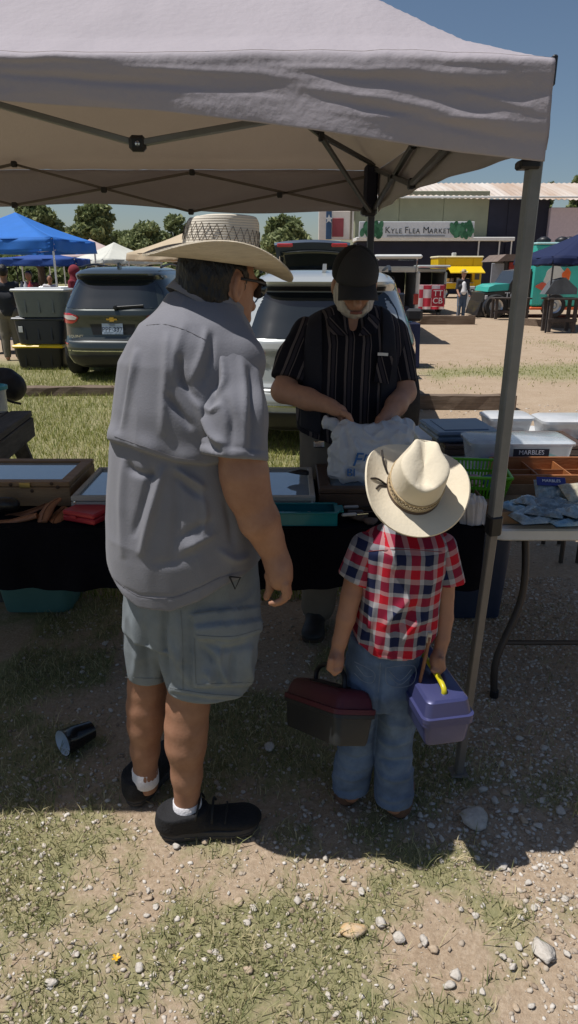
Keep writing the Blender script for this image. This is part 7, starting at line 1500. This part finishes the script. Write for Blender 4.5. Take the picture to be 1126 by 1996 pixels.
# ------------------------------------------------------------------ the vendor
def vendor():
    t = thing('person', 'bearded vendor in grey cap and dark striped shirt behind the table', 'person', (.42, 3.12, 0), 'people at the stall'); D = 3.14
    s = SDF(V(-.22, 2.55, .02), V(.80, 3.42, 1.84), .008)
    hc = P(691, 552, 3.08); fw = nrm(V(.05, -.88, -.42)); sd = nrm(np.cross(V(0, 0, 1), fw)); up = np.cross(fw, sd); Rh = np.stack([fw, sd, up], 1)
    s.ell(hc + Rh @ V(-.01, 0, .03), (.105, .082, .11), Rh, .02); s.ell(hc + Rh @ V(.03, 0, -.06), (.07, .068, .075), Rh, .03); s.cap(hc + Rh @ V(.10, 0, .0), hc + Rh @ V(.122, 0, -.035), .013, .018, .015)
    for sg in (-1, 1): s.ell(hc + Rh @ V(-.01, sg * .088, -.02), (.02, .011, .036), Rh, .008); s.ell(hc + Rh @ V(.075, sg * .036, -.02), (.022, .025, .02), Rh, .02)
    s.cap(hc + Rh @ V(-.03, 0, -.06), P(690, 650, 3.14), .062, .07, .03); s.cap(P(690, 660, 3.14), P(685, 860, 3.16), .12, .14, .06)
    s.cap(P(690, 660, 3.15), P(600, 665, 3.15), .06, .04, .03).cap(P(690, 660, 3.15), P(764, 665, 3.16), .06, .04, .03)
    er, wr_ = P(552, 762, 3.02), P(645, 792, 2.84); el, wl = P(788, 765, 3.06), P(752, 815, 2.88)
    s.chain([(P(598, 668, 3.15), .04), (P(566, 722, 3.08), .05), (er, .052), (P(600, 778, 2.93), .045), (wr_, .032)], .02); s.chain([(P(766, 668, 3.16), .04), (P(784, 722, 3.10), .05), (el, .05), (P(772, 790, 2.97), .045), (wl, .033)], .02)
    for w0, hx, hy, dd, sg in ((wr_, 672, 808, 2.80, 1), (wl, 742, 824, 2.83, -1)):
        s.ell((w0 + P(hx, hy, dd)) / 2 + V(0, 0, .0), (.038, .034, .026), rotz(-.6 * sg), .02)
        for k in range(4): s.chain([(P(hx - 4 * sg, hy - 3, dd + .03 - .018 * k), .012), (P(hx + 7 * sg, hy + 2, dd + .02 - .018 * k), .0115), (P(hx + 12 * sg, hy + 13, dd + .015 - .018 * k), .0105), (P(hx + 7 * sg, hy + 20, dd + .02 - .018 * k), .009)], .005)
        s.chain([(P(hx - 10 * sg, hy + 4, dd + .03), .013), (P(hx - 2 * sg, hy + 14, dd), .0115), (P(hx + 4 * sg, hy + 20, dd), .0095)], .006)
    for hx, kx, fx, kd in ((640, 632, 622, 3.12), (725, 728, 730, 3.2)): s.chain([(P(hx, 900, 3.16), .11), (P(kx, 1050, kd), .075), (V(P(fx, 1225, 3.0)[0], 3.05, .08), .05)], .04)
    finish(s, 'body', skin2, t, noise=(.0015, 18, 18, 12))
    # beard
    bm = mat('white_beard', (.55, .51, .46), .9, .3, 40, .9, 160, stretch=(1, 1, .4)); s = SDF(hc - .18, hc + .18, .005); s.ell(hc + Rh @ V(.035, 0, -.072), (.078, .078, .072), Rh, .02); s.ell(hc + Rh @ V(.02, .07, -.03), (.03, .018, .05), Rh, .02); s.ell(hc + Rh @ V(.02, -.07, -.03), (.03, .018, .05), Rh, .02); s.ell(hc + Rh @ V(.095, 0, -.045), (.05, .045, .032), Rh, .001, sub=True); s.ell(hc + Rh @ V(.125, 0, -.075), (.03, .026, .008), Rh, .001, sub=True); finish(s, 'beard', bm, t, noise=(.006, 60, 60, 40))
    B().tube([hc + Rh @ V(.108, -.024, -.077), hc + Rh @ V(.116, 0, -.075), hc + Rh @ V(.108, .024, -.077)], .006, 8).obj('lip', mat('lip_red', (.25, .09, .07), .5), t, True)
    # cap
    cg = mat('charcoal_twill', (.030, .030, .033), .9, .1, 10, .1, 220); cb_ = mat('black_mesh', (.004, .004, .005), .9, .3, 60, .3, 220)
    cc = hc + Rh @ V(-.008, 0, .045); n = 44
    def dome(nm, m, a0, a1, off, par):
        rows = [[cc + Rh @ V((.114 + off) * math.cos(a) * math.cos(e), (.098 + off) * math.sin(a) * math.cos(e), (.108 + off) * math.sin(e) + .0) for a in np.linspace(a0, a1, n)] for e in np.linspace(-.12, math.pi / 2 - .001, 16)]; return B().grid(rows, .003).obj(nm, m, par, True)
    cap_ = dome('cap', cb_, -math.pi, math.pi, 0, t); dome('front_panel', cg, -1.02, 1.02, .0035, cap_); 
    rows = [[cc + Rh @ V(.100 + .085 * u * math.cos(a * .75) ** .6 - (1 - math.cos(a)) * .05, math.sin(a) * (.082 + .006 * u), -.008 - .022 * u - .018 * (a / 1.1) ** 2 * (.4 + u)) for a in np.linspace(-1.15, 1.15, 24)] for u in np.linspace(0, 1, 8)]; B().grid(rows, .004).obj('bill', cg, cap_, True); B().lathe([(0, .006), (.006, .005), (.008, 0)], cc + Rh @ V(0, 0, .112), 10, Rh).obj('button', cg, cap_)
    # striped shirt, open navy vest
    dk, gy = (.007, .007, .013), (.095, .08, .082); shm = woven('dark_striped_shirting', [(0, dk), (.38, gy), (.52, dk), (.60, (.028, .025, .034)), (.78, dk), (.86, gy), (.92, dk)], None, .072)
    rows = [(595, 650, 735, .06, 3.12), (612, 615, 765, .09, 3.13), (635, 580, 785, .12, 3.14), (670, 568, 792, .15), (740, 572, 780, .17), (800, 576, 776, .18, 3.15), (850, 578, 772, .185, 3.16), (890, 580, 768, .18, 3.16)]
    z, cx_, cy_, a, bb = torso_rows(rows, D); s = SDF(V(-.08, 2.88, .85), V(.62, 3.42, 1.66), .008); s.loft(z, cx_, cy_, a, bb, 0, 2.3); hp = np.array([(540, 840), (580, 852), (640, 868), (700, 872), (780, 860)], float); hx = np.array([P(u, v_, 2.97)[0] for u, v_ in hp]); hz = np.array([P(u, v_, 2.97)[2] for u, v_ in hp]); s.cut(lambda X, Y, Z: np.interp(X, hx, hz) - Z)
    nkp = P(688, 640, 2.99); s.ell(nkp + V(0, 0, .05), (.045, .06, .085), None, .001, sub=True)
    uvt = lambda v: np.stack([v[:, 0] + .25 * np.abs(v[:, 1] - 3.0), v[:, 2], v[:, 0] * 0], 1)
    F = [([(620, 700), (630, 760), (620, 820)], 8, .01), ([(660, 690), (665, 760), (655, 840)], 8, -.008), ([(740, 750), (725, 790), (730, 830)], 7, .01), ([(600, 800), (620, 830), (650, 850)], 8, .01), ([(750, 690), (745, 740), (752, 770)], 7, -.008)]
    sh = finish(s, 'shirt', shm, t, F, (.006, 14, 14, 6), 1, uvt)
    crease(shm, 7, .008, (1, 1, .8), .5)
    def slv(p0, p1, p2, r0, r1):
        lo, hi = box_of([p0, p1, p2], .16); s = SDF(lo, hi, .008); s.chain([(p0, r0), (p1, r1), (p2 + (p2 - p1) * .5, r1)], .02); dn = nrm(p2 - p1); s.cut(lambda X, Y, Z: (X - p2[0]) * dn[0] + (Y - p2[1]) * dn[1] + (Z - p2[2]) * dn[2]); sdv = nrm(np.cross(nrm(p2 - p0), V(0, 1, 0))); finish(s, 'sleeve', shm, sh, None, (.007, 16, 16, 8), 1, lambda v: np.stack([(v - p0) @ sdv, v[:, 2], v[:, 0] * 0], 1))
    slv(P(598, 652, 3.14), P(574, 700, 3.09), P(562, 742, 3.05), .074, .078); slv(P(764, 652, 3.15), P(777, 700, 3.12), P(783, 748, 3.08), .072, .07)
    vm = mat('navy_vest_cloth', (.006, .007, .016), .8, .2, 6, .1, 100); z2 = z; s = SDF(V(-.10, 2.86, .85), V(.64, 3.44, 1.66), .008); s.loft(z, cx_, cy_, a + .012, bb + .012, 0, 2.3); s.cut(lambda X, Y, Z: np.interp(X, hx, hz) + .03 - Z); xc = P(682, 740, 3.0)[0]
    s.cut(lambda X, Y, Z: np.where(Y < 3.15, (.125 - .0) - np.abs(X - xc - .005), -1)); s.cut(lambda X, Y, Z: np.abs(X - xc) - np.interp(Z, [1.0, 1.25, 1.4, 1.55], [.215, .205, .19, .16])); finish(s, 'vest', vm, sh, None, (.004, 14, 14, 6))
    # collar and pocket
    for sg in (-1, 1): a = P(688 + sg * 32, 612, 3.03); b = P(688 + sg * 10, 655, 2.975); c = P(688 + sg * 44, 652, 2.985); d = P(688 + sg * 52, 622, 3.06); o = B().prism([a, b, c, d], (0, -.008, .002)); q = o.obj('collar', shm, sh); set_attr(q, 'cloth_uv', [(v_[0] * .7 + v_[2] * .7, 0, 0) for v_ in o.v])
    pk = [P(737, 692, 2.975), P(766, 694, 2.985), P(758, 748, 2.975), P(728, 744, 2.965)]; o = B().prism(pk, (0, -.008, 0)); q = o.obj('pocket', shm, sh); set_attr(q, 'cloth_uv', [(v_[0] * 1. + .3 * v_[2], 0, 0) for v_ in o.v]); B().bar(P(736, 690, 2.962), P(756, 691, 2.965), .006, .012, (0, 0, 1)).obj('pen_clip', mat('paper_white', (.6, .6, .6)), sh)
    # trousers, belt, shoes
    kh = mat('khaki_cloth', (.15, .13, .105), .9, .12, 6, .1, 160); s = SDF(V(.0, 2.85, .03), V(.62, 3.40, 1.02), .01); z, cx_, cy_, a, bb = torso_rows([(830, 584, 768, .15), (890, 584, 770, .155), (960, 588, 768, .15)], 3.16); s.loft(z, cx_, cy_, a, bb, .03)
    for hx, kx, fx, kd in ((640, 632, 620, 3.12), (725, 728, 730, 3.2)): s.chain([(P(hx, 920, 3.16), .12), (P(kx, 1050, kd), .095), (V(P(fx, 1210, 3.0)[0], 3.05 if fx < 700 else 3.15, .10), .082)], .04)
    finish(s, 'trousers', kh, t, None, (.008, 16, 16, 8)); B().box(P(622, 866, 2.985), (.05, .012, .03), None, .004).obj('belt_buckle', chrome, t)
    dks = mat('dark_boot', (.02, .022, .025), .6, .2, 20); shoe(V(P(612, 1225, 3.0)[0] + .02, 3.12, 0), V(P(606, 1240, 2.9)[0], 2.83, 0), t, dks, mat('boot_sole', (0, 0, 0)), .055, .11, 'boot'); shoe(V(P(735, 1225, 3.0)[0], 3.22, 0), V(P(740, 1240, 2.9)[0], 2.93, 0), t, dks, MATS['boot_sole'], .055, .11, 'boot')
vendor()
# ------------------------------------------------------------------ white plastic bag in the vendor's hands
def carrier():
    t = thing('plastic_bag', 'white plastic carrier bag with blue print in the vendor\'s hands', 'bag', V(P(690, 930, 2.76)[0], 2.76, .84)); bm = mat('white_film', (.62, .66, .72), .35, .06, 10, .25, 25, transl=.3, coat=.2); crease(bm, 9, .012, (1, 1, .7), .8)
    s = SDF(V(.08, 2.55, .83), V(.62, 3.0, 1.14), .0045)
    s.ell(P(690, 890, 2.74), (.105, .075, .085), None, .04); s.ell(P(680, 918, 2.73), (.09, .07, .045), None, .04); s.cap(P(690, 850, 2.76), P(780, 850, 2.80), .05, .05, .05); s.ell(P(740, 870, 2.79), (.12, .06, .08), None, .05); s.cap(P(668, 848, 2.76), P(675, 828, 2.78), .028, .022, .03); s.cap(P(660, 842, 2.75), P(690, 850, 2.75), .02, .02, .02)
    s.chain([(P(785, 850, 2.82), .03), (P(795, 828, 2.83), .022), (P(770, 822, 2.82), .018), (P(758, 828, 2.82), .016)], .015); s.chain([(P(668, 840, 2.78), .018), (P(648, 826, 2.80), .016), (P(634, 826, 2.81), .018), (P(640, 820, 2.82), .014)], .012)
    s.cut(lambda X, Y, Z: .839 - Z)
    F = [([(668, 842), (662, 880), (656, 920)], 5, .006), ([(674, 842), (678, 870), (676, 910)], 5, -.006), ([(680, 846), (692, 870), (700, 890)], 5, .006), ([(660, 900), (690, 915), (715, 925)], 5, -.006), ([(700, 850), (730, 860), (760, 855)], 5, .005)]
    finish(s, 'film', bm, t, F, (.006, 22, 22, 16), 1, ridge=[(.012, 12, 12, 9, 2.), (.008, 22, 22, 18, 5.)])
    ink = mat('blue_print', (.02, .12, .35), .5, .15, 20)
    xd, ud = nrm(V(1, .12, -.05)), nrm(V(0, .25, 1)); text_mesh('F', .075, t, ink, P(694, 897, 2.655), xd, ud, .003, name='printed_letter', shear=.3); text_mesh('r', .06, t, ink, P(712, 890, 2.66), xd, ud, .003, name='printed_letter', shear=.3); text_mesh('BI', .045, t, ink, P(684, 922, 2.648), xd, ud, .003, name='printed_letter')
carrier()
# ------------------------------------------------------------------ bystanders further off
def bystander(label, base, H, face, shirt, legs, head, hairc=None, hood=False, hatc=None, vest=None, cane=False, pants_l=.47, arms=(.12, .12)):
    x, y = base; t = thing('person', label, 'person', (x, y, 0), 'people further off'); c = V(x, y, 0); fr = V(math.cos(face), math.sin(face), 0); sd = np.cross(V(0, 0, 1), fr); w_ = lambda f, s_, z: c + fr * f * H + sd * s_ * H + V(0, 0, z * H)
    h = .014; lo, hi = c - V(.5, .5, 0), c + V(.5, .5, H + .05)
    def legs_(s, k): 
        for sg in (-1, 1): s.chain([(w_(0, sg * .05, .50), .055 * H * k), (w_(.01, sg * .055, .27), .04 * H * k), (w_(-.005, sg * .058, .05), .03 * H * k)], .03)
    def trunk(s, k): s.cap(w_(0, 0, .52), w_(0, 0, .62), .085 * H * k, .082 * H * k, .04); s.cap(w_(0, -.05, .66), w_(0, .05, .66), .075 * H * k, .075 * H * k, .04); s.cap(w_(0, -.075, .77), w_(0, .075, .77), .05 * H * k, .05 * H * k, .04)
    def arm(s, k, z1): 
        for sg, a in ((-1, arms[0]), (1, arms[1])):
            s.chain([(w_(0, sg * .105, .79), .036 * H * k), (w_(.0, sg * .135, .63), .030 * H * k)], .02)
            if z1: s.chain([(w_(0, sg * .135, .63), .028 * H), (w_(a * .6, sg * .13, .53), .02 * H), (w_(a, sg * .12, .47), .022 * H)], .02)
    s = SDF(lo, hi, h); s.ell(w_(.01, 0, .925), (.062 * H, .05 * H, .068 * H), np.stack([fr, sd, V(0, 0, 1)], 1), .02); s.cap(w_(.065, 0, .92), w_(.07, 0, .91), .012, .014, .01); s.cap(w_(0, 0, .87), w_(0, 0, .80), .032 * H, .036 * H, .02); trunk(s, .92); arm(s, .95, True); legs_(s, .9)
    for sg in (-1, 1): s.cap(w_(-.02, sg * .058, .025), w_(.06, sg * .062, .02), .024 * H, .022 * H, .01)
    finish(s, 'body', head, t); s = SDF(lo, hi, h); trunk(s, 1.08); arm(s, 1.15, hood or vest is not None); s.cut(lambda X, Y, Z: .47 * H - Z); sh = finish(s, 'jacket' if hood else 'shirt', shirt, t, noise=(.008, 12, 12, 6))
    s = SDF(lo, hi, h); legs_(s, 1.2); s.cap(w_(0, -.03, .50), w_(0, .03, .50), .075 * H, .075 * H, .03); s.cut(lambda X, Y, Z: (.03 if pants_l > .4 else .2) * H - Z); s.cut(lambda X, Y, Z: Z - .55 * H); finish(s, 'trousers', legs, t, noise=(.006, 14, 14, 8))
    if vest is not None: s = SDF(lo, hi, h); trunk(s, .98); s.cap(w_(.05, 0, .56), w_(.04, 0, .72), .07 * H, .05 * H, .03); s.cut(lambda X, Y, Z: .49 * H - Z); finish(s, 'undershirt', vest, t)
    if hairc is not None: s = SDF(lo, hi, h); s.ell(w_(-.006, 0, .938), (.066 * H, .055 * H, .066 * H), np.stack([fr, sd, V(0, 0, 1)], 1), .02); q = w_(.03, 0, .9); s.cut(lambda X, Y, Z: ((X - q[0]) * fr[0] + (Y - q[1]) * fr[1]) - (Z - q[2]) * .5); finish(s, 'hair', hairc, t)
    if hood: s = SDF(lo, hi, h); s.ell(w_(-.008, 0, .93), (.075 * H, .066 * H, .08 * H), np.stack([fr, sd, V(0, 0, 1)], 1), .03); s.cap(w_(-.01, 0, .86), w_(-.01, 0, .8), .06 * H, .075 * H, .03); s.ell(w_(.075, 0, .92), (.04 * H, .042 * H, .055 * H), np.stack([fr, sd, V(0, 0, 1)], 1), .001, sub=True); finish(s, 'hood', shirt, t)
    if hatc: hat(t, w_(0, 0, .96), fr, V(0, 0, 1), .17, .14, .095, .08, .1, .03, hatc, black, droop=.01)
    if cane:
        a = w_(.11, -.14, .46); o = B().tube(spline([a + V(-.06, 0, 0), a + V(-.02, 0, .03), a + V(.02, 0, .0), a + V(.02, 0, -.3), V(a[0] + .03, a[1], 0)], 16), .014, 8).obj('walking_cane', mat('cane_grey', (.25, .23, .2), .5), None, True); tag(o, 'thin grey walking cane held by the far man in straw hat', 'cane')
    return t
p = G(897, 620); bystander('person in white shirt, dark jacket, jeans and straw hat walking with a cane', (p[0], p[1]), 1.62, -1.35, mat('charcoal_jacket', (.035, .037, .045), .85), mat('faded_jeans', (.07, .11, .17), .9, .2), skin2, hatc=mat('far_straw', (.55, .45, .3), .8), vest=mat('white_tee', (.7, .7, .7), .85), cane=True)
bystander('person in dark grey shirt and khaki trousers at far left, back turned', (P(14, 600, 13.6)[0], 13.6), 1.74, 1.9, mat('dark_tee', (.028, .03, .036), .9), mat('khaki_far', (.17, .15, .12), .9), skin, hairc=hair_m)
bystander('person in maroon hoodie beside the dark grey car', (P(146, 560, 16.5)[0], 16.5), 1.74, 3.0, mat('maroon_fleece', (.20, .022, .035), .9), mat('black_jeans', (.015, .015, .02), .9), skin, hood=True)
bystander('small person in white top between the pickup and the blue canopy leg', (P(98, 560, 21.5)[0], 21.5), 1.5, -1.2, mat('white_top', (.6, .58, .58), .9), mat('black_jeans', (0, 0, 0)), skin, hairc=hair_m)
bystander('person in dark red cap area of the left stall, half hidden by the totes', (P(58, 560, 19)[0], 19), 1.62, -1.6, mat('brown_red_top', (.10, .03, .03), .9), mat('black_jeans', (0, 0, 0)), skin, hairc=hair_m)
bystander('person with black hair and pink top inside the white van opening', (P(760, 600, 16.9)[0], 16.9), 1.5, 1.3, mat('pink_top', (.42, .16, .17), .9), mat('black_jeans', (0, 0, 0)), skin, hairc=hair_m)
